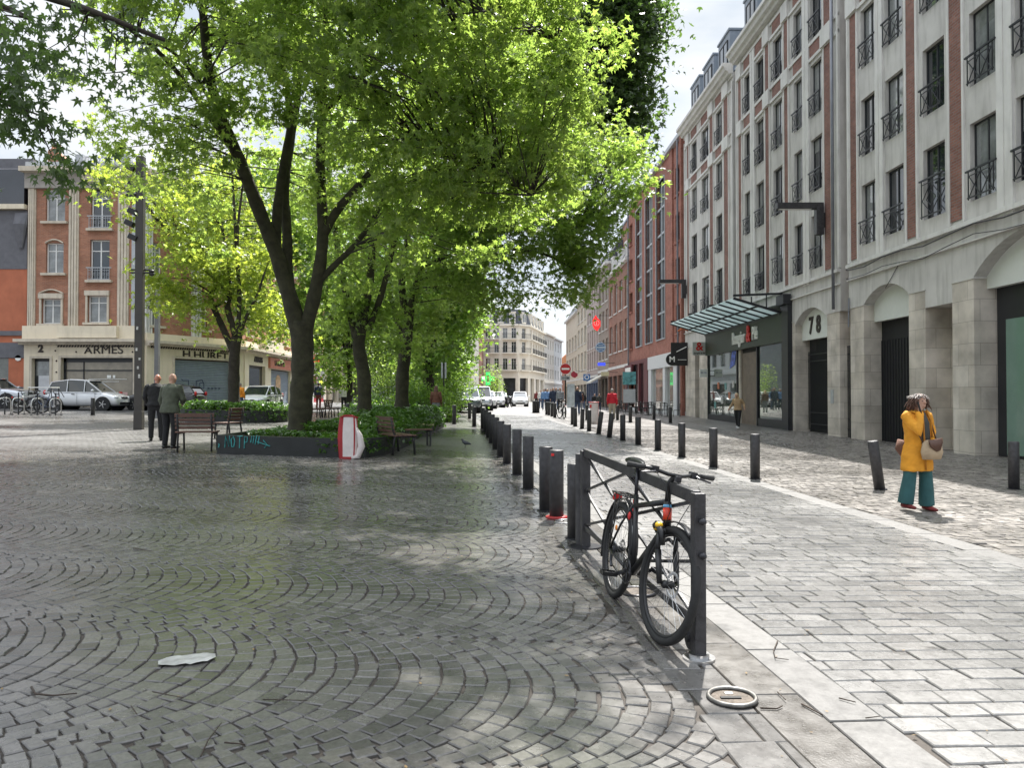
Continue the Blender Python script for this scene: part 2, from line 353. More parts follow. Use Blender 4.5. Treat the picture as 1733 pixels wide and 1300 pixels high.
# rows in a channel beside the kerb, kerb strips, road setts, pavement setts
def rows(name, xl, xr, y0, y1, w, h, d, mtl, jit=.25, tilt=.012, hj=.002, gap=.0045, lim=True, stagger=True):
    Cs, hw, hh = [], [], []; n = int((y1-y0)/h)
    for k in range(n):
        yy = y0 + k*h
        s0 = xl(yy); s1 = xr(yy); s = s0 - (RNG.uniform(0, w) if stagger else 0)
        while s < s1:
            ww = w*RNG.uniform(1-jit, 1+jit); a, b = max(s, s0), min(s+ww, s1); s += ww
            if b-a < .06: continue
            cx = (a+b)/2; cy = yy + d*(cx-s0)
            if lim and not (abs(cx) < .76*cy+2.2): continue
            Cs.append((cx, cy)); hw.append((b-a)/2 - gap*RNG.uniform(.5, 1.2)); hh.append(h/2 - gap*RNG.uniform(.5, 1.2))
    C = np.array(Cs); A = np.tile(np.array([[1, d]])/math.hypot(1, d), (len(C), 1)); Bv = np.stack([-A[:, 1], A[:, 0]], 1)
    return stones(name, C, A, Bv, np.array(hw), np.array(hh), mtl, tilt=tilt, hj=hj)
rows('channel_strip', lambda y: LX(y)-.62, lambda y: LX(y)-.3, 1.2, YSQ, .34, .3, .1, M_fan, jit=.2, tilt=.01)
rows('gutter_channel', lambda y: LX(y)-.3, lambda y: LX(y), 1.2, YRD, .4, .8, .1, M_kerbd, jit=.0, tilt=.002, hj=.0005, gap=.002, stagger=False)
rows('kerb_strip', lambda y: LX(y), lambda y: LX(y)+.29, 1.2, YRD, .4, 1.0, .1, M_kerb, jit=.0, tilt=.002, hj=.0005, gap=.002, stagger=False)
rows('road', lambda y: LX(y)+.29, lambda y: RX(y)-.32, 1.2, YRD, .29, .155, .09, M_road, jit=.25, tilt=.010)
rows('kerb_band', lambda y: RX(y)-.32, lambda y: RX(y), 1.2, YRD, .4, .9, .09, M_kerb, jit=0, tilt=.002, hj=.0005, gap=.002, stagger=False)
rows('pavement', lambda y: RX(y), lambda y: FX(y)+.6, 1.2, YWK, .16, .135, .09, M_walk, jit=.35, tilt=.025, hj=.003)
def sheet(name, polyfn, ys, mtl, dz=-.004, nx=8):
    mb = MB(); 
    for y in ys:
        a, b = polyfn(y)
        xsn = sorted(set([a + (b-a)*i/nx for i in range(nx+1)] ))
        for x in xsn: mb.v.append((x, y, g(x, y)+dz))
    for j in range(len(ys)-1):
        for i in range(nx): mb.f.append((j*(nx+1)+i, j*(nx+1)+i+1, (j+1)*(nx+1)+i+1, (j+1)*(nx+1)+i)); mb.m.append(0)
    return struct(mb.build(name, mtl))
sheet('far_square', lambda y: (-35, LX(y)-.3), [YSQ, 20, 25, 30, 34, 38, 42, 50, 55], M_fanfar)
sheet('side_square', lambda y: (-35, -.76*y-2.2), [-10, 0, 10, YSQ], M_fanfar)
sheet('far_road', lambda y: (LX(y)+.0, RX(y)), [YRD, 50, 55], M_roadfar)
sheet('far_street', lambda y: (-9+(y-55)*.02, 13.6-SF*y), [55, 80, 110, 140, 200, 400], M_roadfar)
sheet('far_plaza', lambda y: (-35, -9+(y-55)*.02), [55, 70, 100, 140], M_fanfar)
sheet('far_pavement', lambda y: (RX(y), FX(y)+.6), [YWK, 40, 48, 55], M_walkfar)
sheet('street', lambda y: (-60, -17), [39.3, 42.0, 45.2], M_asph, dz=.006, nx=12)
sheet('street_arm', lambda y: (-16.8-.03*(y-45), -11.5-.03*(y-45)), [45.2, 55, 75, 100], M_asph, dz=.007)
# ======================= OBJECTS ON THE PAVING =======================
M_iron = mat('painted_iron', (.05, .049, .052), .45, metal=.25, var=.45, vs=11, bump=.25, bs=70, dirt=.6)
M_ironw = mat('wet_dark_iron', (.035, .035, .04), .3, metal=.4, var=.3, vs=9, bump=.1)
M_black = mat('black_plastic', (.012, .012, .013), .4, var=.3, vs=12)
M_rubber = mat('rubber', (.018, .018, .018), .75, var=.3, vs=20, bump=.2, bs=200)
M_steel = mat('bright_steel', (.55, .55, .55), .28, metal=1, var=.15, vs=15)
M_red = mat('red_paint', (.55, .02, .02), .4, var=.1)
M_white = mat('white_paint', (.8, .8, .78), .5, var=.05)
M_orange = mat('orange_reflector', (.9, .3, .03), .3, var=.1)
def bollard_mesh(r=.088, h=.84):
    mb = MB(); mb.loft([(0, 0, -.1), (0, 0, h-.012), (0, 0, h-.004), (0, 0, h)], [r, r, r-.004, r-.014], 24)
    mb2 = MB(); mb2.loft([(0, 0, -.02), (0, 0, .008), (0, 0, .014)], [r+.03, r+.03, r+.006], 24)
    return mb.mesh('post', M_iron, False), mb2.mesh('base_ring', M_ironw, False)
BPM, BRM = bollard_mesh()
for p in BPM.polygons: p.use_smooth = abs(p.normal.z) < .5
def bollard(px, py, label, tx=0, ty=0, group=None, red=False, h=1):
    x, y = at(px, py); t = thing('bollard', label, 'bollard', (x, y, g(x, y)), random.uniform(0, 6), group)
    t.rotation_euler = (ty, tx, 0); t.scale = (1, 1, h)
    ob('post', BPM, t); ob('base_ring', BRM, t)
    return t
GL, GR, GF = 'bollards along the left edge of the road', 'bollards along the right edge of the road', 'bollards far down the street'
bollard(924, 865, 'tall dark bollard left of the bollard with the red base, in the left row', group=GL, h=1.0)
tb = bollard(942, 877, 'dark bollard with a red ring around its base, beside the barrier', group=GL)
mr = MB(); mr.loft([(0, 0, 0), (0, 0, .022), (0, 0, .03)], [.135, .135, .1], 24); mr.build('red_ring', mat('faded_red', (.32, .02, .02), .5, var=.3, vs=20), tb, True)
mr = MB(); mr.box(-.07, -.035, -.0905, -.06, .77, .80); mr.build('red_sticker', M_red, tb)
bollard(974, 911, 'dark bollard touching the far post of the bike barrier', group=GL, h=.95)
LB = [(894, 828), (875, 804), (858, 785), (847.5, 773), (839, 761), (832.5, 750), (827, 741), (822, 733), (817, 726)]
nm = ['nearest of the run of dark bollards beyond the red-based one', 'second dark bollard of the left run counting from the red-based one', 'third dark bollard of the left run counting from the red-based one', 'fourth dark bollard of the left run counting from the red-based one', 'fifth dark bollard of the left run counting from the red-based one', 'sixth dark bollard of the left run counting from the red-based one', 'seventh dark bollard of the left run counting from the red-based one', 'eighth dark bollard of the left run counting from the red-based one', 'ninth and farthest dark bollard of the left run']
for (a, b), n_ in zip(LB, nm): bollard(a, b, n_, group=GL)
for a, b, n_ in [(768.7, 718, 'dark bollard beside the right end of the hedge'), (794.6, 709, 'small dark bollard right in front of the grey off-roader'), (802.5, 722, 'dark bollard between hedge and road, nearer than the parked grey car')]: bollard(a, b, n_, group=GF)
RB = [(1716, 828, 'upright dark bollard at the right end of the pavement, before the big stone arch', 0, 0), (1489, 829, 'dark bollard leaning left beside the woman in the yellow coat', -.14, 0),
      (1278, 811, 'dark bollard in front of the art shop window, nearest of the upright right row', 0, 0), (1207.5, 791, 'dark bollard in the right row, behind the bicycle handlebar grip', 0, 0),
      (1154, 774, 'dark bollard in the right row, above the bicycle saddle and bars', 0, 0), (1113.5, 762, 'dark bollard in the right row, just left of the one above the handlebar', 0, 0),
      (1080, 753, 'dark bollard in the right row, fifth from the art shop end', 0, 0), (1054, 746, 'upright dark bollard next to the two leaning ones in the right row', 0, 0),
      (1031, 741, 'nearer of two dark bollards leaning right in the right row', .11, 0), (1013, 735, 'farther of two dark bollards leaning right in the right row', .13, 0),
      (997, 730, 'dark bollard just before the white rubbish sack in the right row', 0, 0), (985, 726, 'dark bollard left of the white rubbish sack, slightly leaning', .03, 0),
      (973.5, 722, 'right one of the close dark bollard pair ending the right row', 0, 0), (969, 718.5, 'left one of the close dark bollard pair ending the right row', 0, 0)]
for a, b, n_, tx, ty in RB: bollard(a, b, n_, tx, ty, group=GR)
FB = [(993, 711, 'dark bollard behind the white rubbish sack'), (1045, 711, 'dark bollard right of the man in the red jacket'), (1067, 715, 'dark bollard under the grey notice panel before the terrace'), (1107, 710, 'dark bollard in front of the terrace, middle one'), (1134.5, 716, 'dark bollard at the right end of the terrace')]
for a, b, n_ in FB: bollard(a, b, n_, group=GF)
for i, (a, b) in enumerate([(903, 699), (907, 699), (911, 699), (925, 702), (929, 703), (934, 705), (939, 707)]):
    bollard(a, b, 'one of the tightly spaced dark bollards before the distant walkers', group=GF+' before the walkers')
x_, y_ = at(157, 703)
bollard(157, 703, 'short dark bollard in front of the silver hatchback', group=GF, h=.95)
bollard(588, 716, 'dark bollard behind the red and white bag, among the far benches', group=GF)
# ---------------- bike barrier ----------------
bx0, by0 = .74, 7.71; bx1, by1 = 1.105, 4.53
bt = thing('bike_barrier', 'dark grey steel barrier with diagonal braces that the bicycle leans on', 'barrier', (bx1, by1, g(bx1, by1)), math.atan2(by0-by1, bx0-bx1))
Lb = math.hypot(by0-by1, bx0-bx1); zb = g(bx0, by0)-g(bx1, by1)
def zz(s, h): return h + zb*s/Lb
p = MB(); p.box(-.035, .045, -.035, .035, 0, .98); p.build('post', M_iron, bt, bevel=.006)
p = MB(); p.box(Lb-.045, Lb+.05, -.045, .045, zb, zb+.97); p.cyl((Lb+.13, 0), .075, zb, zb+.93, 20); p.build('post', M_iron, bt, bevel=.006)
p = MB(); p.bar((.02, 0, zz(0, .95)), (Lb, 0, zz(Lb, .95)), .05, .08); p.build('top_rail', M_iron, bt, bevel=.005)
p = MB(); p.bar((.02, 0, zz(0, .2)), (Lb, 0, zz(Lb, .2)), .04, .05); p.build('bottom_rail', M_iron, bt, bevel=.004)
for a, b in [((.02, .22), (Lb, .93)), ((.02, .93), (Lb, .22)), ((Lb-.02, .57), (Lb/2, .92)), ((Lb-.02, .57), (Lb/2, .22)), ((.02, .57), (Lb/2, .92)), ((.02, .57), (Lb/2, .22))]:
    p = MB(); p.bar((a[0], 0, zz(*a)), (b[0], 0, zz(*b)), .022, .022); p.build('brace', M_iron, bt)
p = MB(); p.cyl((0, 0), .095, -.01, .012, 24); p.cyl((0, 0), .06, .012, .035, 24); p.build('base_plate', M_steel, bt)
p = MB(); p.cyl((Lb, 0), .16, zb-.01, zb+.012, 24); p.build('base_plate', M_ironw, bt)
for h in (.62, .82):
    p = MB(); p.loft([(-.07, 0, h), (-.02, 0, h)], .014, 10); p.ball((-.075, 0, h), .022); p.build('bolt', M_ironw, bt, True)
p = MB(); p.loft([(.1, -.03, .1), (.1, .03, .1)], .075, 20); p.loft([(.1, -.045, .1), (.1, .045, .1)], .03, 12); p.build('hinge_disc', M_iron, bt)
# ---------------- bicycle ----------------
def wheel(parent, name, cx, disc=.08, M=None):
    w = thing(name, None, None); w.parent = parent; w.location = (cx, 0, .365)
    a = MB(); a.torus((0, 0, 0), .341, .026, n=56, m=10); a.build('tyre', M_rubber, w, True)
    a = MB(); a.torus((0, 0, 0), .312, .013, n=56, m=6); a.build('rim', M_black, w, True)
    a = MB()
    for i in range(28):
        th = 2*math.pi*i/28; th2 = th + (.35 if i % 2 else -.35); s_ = .022 if i % 4 < 2 else -.022
        a.tube((.022*math.cos(th2), s_, .022*math.sin(th2)), (.308*math.cos(th), 0, .308*math.sin(th)), .0012, 4)
    a.build('spokes', M_steel, w)
    a = MB(); a.loft([(0, -.045, 0), (0, -.03, 0), (0, .03, 0), (0, .045, 0)], [.014, .026, .026, .014], 14); a.build('hub', M_black, w, True)
    a = MB(); a.torus((0, .032, 0), disc-.012, .011, n=30, m=4, squash=.12)
    for i in range(6): th = i*1.047; a.bar((0, .032, 0), ((disc-.02)*math.cos(th), .032, (disc-.02)*math.sin(th)), .002, .008)
    a.build('brake_disc', M_steel, w)
    return w
def bicycle(label, loc, heading, lean=0, steer=0, group=None, fcol=None, full=True):
    b = thing('bicycle', label, 'bicycle', loc, 0, group)
    b.rotation_mode = 'QUATERNION'; b.rotation_quaternion = Quaternion((0, 0, 1), heading) @ Quaternion((1, 0, 0), lean)
    F = fcol or M_black
    wheel(b, 'rear_wheel', -.56); hz = .365
    BBp = (-.12, 0, .29); HT = (.37, 0, .86); HB = (.42, 0, .70); ST = (-.30, 0, .82); RA = (-.56, 0, hz)
    a = MB(); a.loft([BBp, ST], [.02, .019], 12); a.loft([(-.285, 0, .74), HT], [.019, .021], 12)
    a.loft([BBp, (.2, 0, .53), HB], [.03, .032, .028], 12); a.loft([HB, HT], [.026, .026], 14)
    for s_ in (-1, 1):
        a.loft([(-.15, s_*.035, .29), (-.45, s_*.065, .34), (-.56, s_*.07, hz)], [.013, .011, .010], 8)
        a.loft([(-.285, s_*.02, .74), (-.4, s_*.055, .58), (-.56, s_*.07, hz)], [.009, .009, .009], 8)
    a.loft([(-.12, -.045, .29), (-.12, .045, .29)], .027, 14)
    a.build('frame', F, b, True)
    a = MB(); a.loft([ST, (-.355, 0, 1.02)], .0145, 12); a.build('seat_post', M_ironw, b, True)
    a = MB(); a.loft([(-.50, 0, 1.055), (-.45, 0, 1.06), (-.37, 0, 1.055), (-.26, 0, 1.05), (-.2, 0, 1.045)], [(.03, .012), (.075, .03), (.06, .028), (.024, .022), (.014, .014)], 14, side=(0, 1, 0))
    a.tube((-.42, .02, 1.02), (-.27, .02, 1.03), .004, 6); a.tube((-.42, -.02, 1.02), (-.27, -.02, 1.03), .004, 6); a.build('saddle', M_black, b, True)
    # steered front assembly
    f = thing('fork', None, None); f.parent = b
    ax = (Vector(HT)-Vector(HB)).normalized(); f.rotation_mode = 'QUATERNION'; q = Quaternion(ax, steer)
    f.rotation_quaternion = q; f.location = Vector(HB) - q @ Vector(HB)
    a = MB(); a.loft([HB, (.437, 0, .66)], .02, 12); a.loft([(.437, -.065, .665), (.437, 0, .685), (.437, .065, .665)], .02, 8)
    for s_ in (-1, 1):
        a.loft([(.437, s_*.062, .67), (.47, s_*.064, .55)], .0165, 10); a.loft([(.47, s_*.064, .56), (.555, s_*.06, hz)], [.022, .017], 10)
    a.loft([(.455, -.06, .60), (.47, 0, .635), (.455, .06, .60)], .013, 8)
    a.build('fork_legs', M_black, f, True)
    a = MB(); a.loft([HT, (.345, 0, .98), (.41, 0, 1.04)], [.02, .019, .018], 12); a.build('stem', M_black, f, True)
    a = MB(); a.loft([(.34, -.31, 1.06), (.385, -.15, 1.06), (.41, -.05, 1.04), (.41, .05, 1.04), (.385, .15, 1.06), (.34, .31, 1.06)], .0125, 10, side=(0, 0, 1)); a.build('handlebar', M_black, f, True)
    for s_ in (-1, 1):
        a = MB(); a.loft([(.34, s_*.315, 1.06), (.362, s_*.235, 1.06), (.37, s_*.2, 1.06)], [.019, .016, .017], 10, side=(0, 0, 1)); a.build('grip', M_rubber, f, True)
        a = MB(); a.loft([(.39, s_*.14, 1.06), (.44, s_*.16, 1.045), (.43, s_*.25, 1.03)], [.011, .008, .006], 6); a.box(.36, .41, s_*.14-.02, s_*.14+.02, 1.035, 1.08); a.build('brake_lever', M_ironw, f)
        if full:
            a = MB(); a.loft([(.43, s_*.15, 1.045), (.53, s_*.12, .98), (.52, s_*.05, .82), (.45, s_*.04, .7)], .0028, 5); a.build('cable', M_black, f, True)
    a = MB(); a.box(.44, .47, -.02, .02, 1.0, 1.04); a.build('front_light', M_ironw, f, bevel=.005)
    w = wheel(f, 'front_wheel', .555, .085)
    # front mudguard, cranks, pedals, chain
    def arc(cx, r, a0, a1, y, n=14): return [(cx + r*math.cos(R(a0+(a1-a0)*i/n)), y, hz + r*math.sin(R(a0+(a1-a0)*i/n))) for i in range(n+1)]
    a = MB(); a.loft(arc(-.56, .392, 5, 200, 0, 20), (.028, .004), 8, side=(0, 1, 0)); a.build('mudguard', M_black, b, True)
    a = MB(); a.loft(arc(.555, .392, 60, 125, 0, 10), (.028, .004), 8, side=(0, 1, 0)); a.build('mudguard', M_black, f, True)
    a = MB(); a.torus((-.12, -.055, .29), .085, .006, n=30, m=5); 
    for i in range(5): th = i*1.257; a.bar((-.12, -.055, .29), (-.12+.08*math.cos(th), -.055, .29+.08*math.sin(th)), .006, .014)
    a.torus((-.56, -.045, hz), .045, .012, n=20, m=6); a.build('chainring', M_ironw, b, True)
    a = MB(); a.tube((-.12, -.055, .375), (-.56, -.045, .412), .004, 5); a.tube((-.12, -.055, .205), (-.53, -.045, .25), .004, 5); a.loft([(-.56, -.05, .32), (-.55, -.05, .27), (-.52, -.05, .24)], .012, 6); a.build('chain', M_ironw, b)
    for s_, an in ((-1, R(200)), (1, R(20))):
        e = (-.12 + .17*math.cos(an), s_*.075, .29 + .17*math.sin(an))
        a = MB(); a.bar((-.12, s_*.07, .29), e, .014, .026); a.build('crank', M_ironw, b)
        a = MB(); yy0, yy1 = sorted((s_*.085, s_*.185)); 
        for q_ in (-.045, .045): a.box(e[0]+q_-.006, e[0]+q_+.006, yy0, yy1, e[2]-.014, e[2]+.014)
        for q_ in (yy0, yy1): a.box(e[0]-.045, e[0]+.045, q_-.006, q_+.006, e[2]-.014, e[2]+.014)
        a.tube((e[0], yy0, e[2]), (e[0], yy1, e[2]), .01, 8); a.build('pedal', M_black, b)
    a = MB()
    for s_ in (-1, 1):
        a.tube((-.3, s_*.06, .79), (-.72, s_*.06, .79), .006, 6); a.tube((-.62, s_*.06, .79), (-.56, s_*.075, hz), .005, 6); a.tube((-.5, s_*.06, .79), (-.56, s_*.075, hz), .005, 6)
        a.tube((-.72, s_*.06, .79), (-.66, s_*.05, .75), .005, 6)
    for xx in (-.35, -.47, -.59, -.72): a.tube((xx, -.06, .79), (xx, .06, .79), .005, 6)
    a.tube((-.3, 0, .79), (-.72, 0, .79), .005, 6); a.build('luggage_rack', M_black, b, True)
    a = MB(); a.box(-.775, -.755, -.035, .035, .72, .77); a.ball((-.30, -.03, .66), .022, .012, .03); a.build('rear_reflector', M_red, b)
    if full:
        a = MB(); a.ball((-.62, -.02, .52), .022, .008, .022); a.build('spoke_reflector', M_orange, b, True)
        a = MB(); a.loft([(.34, -.03, .66), (.36, -.06, .70), (.42, -.07, .72), (.5, -.06, .68), (.52, -.05, .6)], [.018, .02, .022, .02, .016], 8); a.build('lock', M_black, b, True)
        for pt in ((.35, -.045, .685), (.45, -.067, .715)):
            a = MB(); a.ball(pt, .026, .026, .02); a.build('lock_band', mat('yellow_plastic', (.85, .5, .02), .4), b, True)
        a = MB(); a.loft([(.405, 0, .745), (.382, 0, .82)], .0285, 14); a.build('head_tube_wrap', mat('red_tape', (.5, .035, .015), .4, var=.3, vs=30), b, True)
        a = MB(); a.loft([(.381, 0, .822), (.376, 0, .84)], .0283, 14); a.build('head_band', mat('blue_sticker', (.1, .3, .5), .4), b, True)
        a = MB(); a.loft([(-.285, 0, .755), (-.295, 0, .785)], .0205, 12); a.loft([(-.27, -.0, .7), (-.276, 0, .72)], .021, 12); a.build('sticker', M_red, b, True)
        a = MB(); a.loft([(-.2, -.0, .5), (-.23, 0, .6)], .0205, 12); a.build('sticker', mat('grey_sticker', (.35, .36, .36), .4, vs=50, var=.6), b, True)
        a = MB(); a.ball((-.375, -.0, .95), .03, .022, .026); a.build('rear_lamp', M_black, b, True)
    return b
bxr, byr = at(1035, 1008); bxf, byf = at(1118, 1092)
hd = math.atan2(byf-byr, bxf-bxr); cxm, cym = (bxr+bxf)/2, (byr+byf)/2
bike = bicycle('black bicycle with rear rack and red head tube leaning on the grey barrier', (cxm, cym, g(cxm, cym)+.0), hd, lean=R(-8), steer=R(8))
M_bk2 = mat('bike_frame_blue', (.05, .07, .12), .4); M_bk3 = mat('bike_frame_pale', (.5, .5, .48), .4)
GB = 'bicycles parked far from the camera'
for (px, py, hd_, fm, lb) in [(1084/4.33+700, 709, R(100), M_black, 'black bicycle parked beside the cyclist near the no entry sign'),
                              (50, 699, R(5), M_bk3, 'pale bicycle leaning on a bike hoop behind the luggage frame by the silver cars'),
                              (72, 700, R(172), M_bk2, 'dark bicycle locked to the bike hoop left of the silver hatchback')]:
    x, y = at(px, py); bicycle(lb, (x, y, g(x, y)), hd_, R(3), R(15), GB, fm, full=False)
# bike hoops
for px, py, lb in [(8, 702, 'steel bike hoop in front of the dark-windowed silver estate'), (31, 702, 'steel bike hoop left of the parked bicycles'), (63, 703, 'steel bike hoop between the two parked bicycles'), (94, 703, 'steel bike hoop at the rear bumper of the silver hatchback')]:
    x, y = at(px, py); t = thing('bike_hoop', lb, 'bike stand', (x, y, g(x, y)), R(75), 'bike hoops by the parked cars')
    a = MB(); a.loft([(-.3, 0, 0), (-.3, 0, .6), (-.22, 0, .72), (0, 0, .76), (.22, 0, .72), (.3, 0, .6), (.3, 0, 0)], .024, 8); a.build('hoop_tube', M_steel, t, True)
    a = MB(); a.cyl((-.3, 0), .06, 0, .02); a.cyl((.3, 0), .06, 0, .02); a.cyl((0, 0), .03, 0, 1.0); a.build('hoop_base', M_ironw, t)
# luggage-frame (open cargo rack) standing with the bikes
x, y = at(60, 700); t = thing('cargo_trailer', 'dark open cargo frame with flat white top standing behind the parked bicycles', 'trailer', (x, y+.7, g(x, y+.7)), 0)
a = MB()
for sx_ in (-.65, .55):
    for sy_ in (-.3, .3): a.tube((sx_, sy_, .35), (sx_*.85, sy_, 1.2), .02, 6)
for sy_ in (-.3, .3): a.tube((-.65, sy_, .4), (.7, sy_, .4), .02, 6); a.tube((.47, sy_, 1.2), (.75, sy_, .75), .02, 6)
a.build('cargo_frame', M_black, t); a = MB(); a.box(-.6, .5, -.34, .34, 1.2, 1.24); a.build('cargo_top', M_white, t); a = MB(); a.box(-.6, .55, -.28, .28, .4, .72); a.build('cargo_box', mat('cargo_grey', (.2, .2, .22), .6), t, bevel=.02)
# ---------------- utility covers, paper, twigs ----------------
x, y = at(1239, 1184)
t = thing('utility_cover', 'round utility cover with a bright metal ring beside the near barrier post', 'manhole cover', (x, y, g(x, y)))
a = MB(); a.torus((0, 0, .012), .118, .012, axis='z', n=48, m=8); a.build('ring', mat('worn_steel', (.17, .165, .155), .5, metal=.8, var=.4, vs=30), t, True)
a = MB(); a.cyl((0, 0), .112, -.02, .006, 40); a.build('plate', mat('cover_plate', (.07, .055, .042), .55, metal=.3, bump=.5, bs=60, var=.5, vs=15), t)
a = MB(); a.box(-.06, .045, -.014, .010, .0065, .012); a.build('slot', M_black, t)
a = MB(); a.box(-.02, .02, .05, .07, .0065, .010); a.build('key_plate', M_white, t)
x, y = at(1040, 1000); x += .22
t = thing('utility_cover', 'round utility cover under the bicycle chain, between its wheels', 'manhole cover', (x-.05, y-.05, g(x, y)))
a = MB(); a.torus((0, 0, .008), .14, .012, axis='z', n=40, m=8); a.build('ring', M_ironw, t, True); a = MB(); a.cyl((0, 0), .135, -.02, .008, 40); a.build('plate', MATS['cover_plate'], t)
x, y = at(958, 884); t = thing('ground_ring', 'thin pale metal ring lying by the red-based bollard', 'ring', (x, y, g(x, y)+.008)); a = MB(); a.torus((0, 0, 0), .14, .008, axis='z', n=30, m=6); a.build('hoop', M_steel, t, True)
x, y = at(317, 1119)
a = MB(); 
for i in range(11):
    for j in range(7):
        u, v = i/10*2-1, j/6*2-1; k = 1-.35*abs(u)**3; a.v.append((.15*u*(1-.15*abs(v)) + random.uniform(-.006, .006), .085*v*k + .03*u + random.uniform(-.006, .006), .006+random.uniform(0, .004)+.003*abs(math.sin(5*u+2*v))))
for i in range(10):
    for j in range(6): a.f.append((i*7+j, (i+1)*7+j, (i+1)*7+j+1, i*7+j+1)); a.m.append(0)
tag(a.build('paper_scrap', mat('wet_paper', (.36, .36, .34), .45, var=.35, vs=14), loc=(x, y, g(x, y))), 'crumpled white paper scrap lying flat on the wet cobbles', 'litter')
M_twig = mat('twig', (.035, .022, .014), .7)
def twig(pts, r=.004):
    w = [at(*p) for p in pts]; x0, y0 = w[0]
    a = MB(); a.loft([(x-x0, y-y0, g(x, y)-g(x0, y0)+.008+.006*random.random()) for x, y in w], [r*(1-.6*i/len(w)) for i in range(len(w))], 5)
    return a.build('twig', M_twig, loc=(x0, y0, g(x0, y0)), smooth=True)
TW = [([(53, 1168), (60, 1179), (90, 1182), (130, 1178)], .006, 'thick curved dark twig on the cobbles at bottom left'), ([(225, 930), (260, 936), (305, 1001)][:2], .005, 'short straight twig on the left cobbles above the paper'),
      ([(340, 1285), (352, 1258), (375, 1228)], .004, 'thin reddish twig at the bottom left centre'), ([(258, 1176), (310, 1186)], .003, 'thin twig on the cobbles right below the white paper'), ([(445, 1189), (520, 1191)], .003, 'long thin twig lying right of the paper on wet cobbles'),
      ([(1316, 1088), (1309, 1105), (1312, 1118), (1335, 1121)], .004, 'hooked twig on the pale kerb strip'), ([(1287, 1202), (1315, 1203), (1324, 1199)], .005, 'twig just right of the near utility cover'),
      ([(1357, 1195), (1392, 1214)], .005, 'straight twig in the gutter below the kerb strip'), ([(1420, 1185), (1448, 1193)], .004, 'small twig on the kerb strip low right'), ([(1316, 1176), (1330, 1190)], .003, 'tiny twig above the gutter right of the near cover'),
      ([(1465, 1219), (1490, 1217)], .003, 'tiny twig at the road edge of the kerb strip'), ([(380, 1262), (415, 1264)], .004, 'short dark twig at the bottom, right of the reddish one'), ([(222, 1200), (232, 1215)], .003, 'small forked twig below the paper')]
for p_, r_, lb in TW:
    if len(p_) >= 2: tag(twig(p_, r_), lb, 'twig', 'twigs fallen on the paving')
# fallen bits: seeds, petals and leaf scraps nobody would count
nb_ = 420; X = RNG.uniform(-7, 3.2, nb_); Y = RNG.uniform(2.4, 13, nb_); k = np.abs(X) < .72*Y; X, Y = X[k], Y[k]; nb_ = len(X)
a_ = RNG.uniform(0, 6.28, nb_); s_ = RNG.uniform(.006, .018, nb_); q_ = np.array([(-1, 0), (0, -.45), (1, 0), (0, .45)])
VV = np.zeros((nb_, 4, 3)); VV[..., 0] = X[:, None]+s_[:, None]*(q_[None, :, 0]*np.cos(a_)[:, None]-q_[None, :, 1]*np.sin(a_)[:, None]); VV[..., 1] = Y[:, None]+s_[:, None]*(q_[None, :, 0]*np.sin(a_)[:, None]+q_[None, :, 1]*np.cos(a_)[:, None])
VV[..., 2] = gnp(VV[..., 0], VV[..., 1])+.005+RNG.uniform(0, .004, (nb_, 4))
tag(ob('leaf_litter', npmesh('leaf_litter', VV.reshape(-1, 3), np.arange(nb_*4).reshape(-1, 4), mat('litter_bits', (.2, .13, .05), .7, var=.6, vs=9))), 'tiny fallen leaf scraps and seeds sprinkled over the wet cobbles', 'leaf litter', kind='stuff')
# pigeon
x, y = at(788, 758); t = MB(); t.loft([(-.17, 0, .1), (-.08, 0, .12), (0, 0, .13), (.07, 0, .16), (.09, 0, .2), (.12, 0, .215), (.15, 0, .21)], [.012, .04, .055, .045, .026, .024, .006], 10, side=(0, 1, 0)); t.tube((0, .02, .09), (.01, .02, 0), .005, 5); t.tube((0, -.02, .09), (.01, -.02, 0), .005, 5)
o = t.build('pigeon', mat('pigeon_grey', (.06, .065, .08), .6, var=.4, vs=20), smooth=True, loc=(x, y, g(x, y))); o.rotation_euler.z = 2.6; tag(o, 'dark pigeon walking on the paving left of the bollard run', 'pigeon')
# ======================= BUILDINGS =======================
M_conc = mat('cast_stone', (.56, .54, .515), .8, var=.14, vs=.8, bump=.25, bs=60, dirt=.45)
M_conc2 = mat('cast_stone_light', (.66, .645, .62), .8, var=.1, vs=1.2, bump=.2, bs=60, dirt=.3)
M_lime = brick('limestone_blocks', (.48, .43, .37), (.57, .52, .46), (.26, .23, .2), w=.9, h=.62, ms=.006, bump=.4, var=.28)
M_rbrick = brick('dark_red_brick', (.19, .075, .055), (.27, .12, .09), (.2, .16, .14), w=.24, h=.085, ms=.012, bump=.8)
M_rbrick2 = brick('red_brick', (.27, .085, .058), (.36, .135, .095), (.28, .18, .145), w=.24, h=.09, ms=.010)
M_bbrick = brick('brown_brick', (.25, .115, .08), (.34, .17, .12), (.24, .18, .15), w=.24, h=.09)
M_obrick = brick('orange_brick', (.31, .12, .07), (.42, .18, .105), (.33, .24, .18), w=.22, h=.075)
M_zinc = mat('zinc', (.22, .25, .29), .45, metal=.5, var=.12, vs=1.5, dirt=.2)
M_zincl = mat('zinc_light', (.42, .44, .46), .5, metal=.3, var=.1)
M_slate = brick('slate', (.055, .06, .075), (.09, .1, .12), (.03, .03, .035), w=.25, h=.18, ms=.006, rough=.5)
M_frame = mat('dark_frame', (.018, .02, .024), .4)
M_wframe = mat('white_frame', (.75, .75, .73), .5, var=.06)
M_blind = mat('blind_behind_glass', (.2, .21, .2), .08, var=.25, vs=4, coat=1); M_glass = glass('dark_glass'); M_glassc = glass('curtained_glass', (.2, .21, .21), .05, var=.5, vs=1.6)
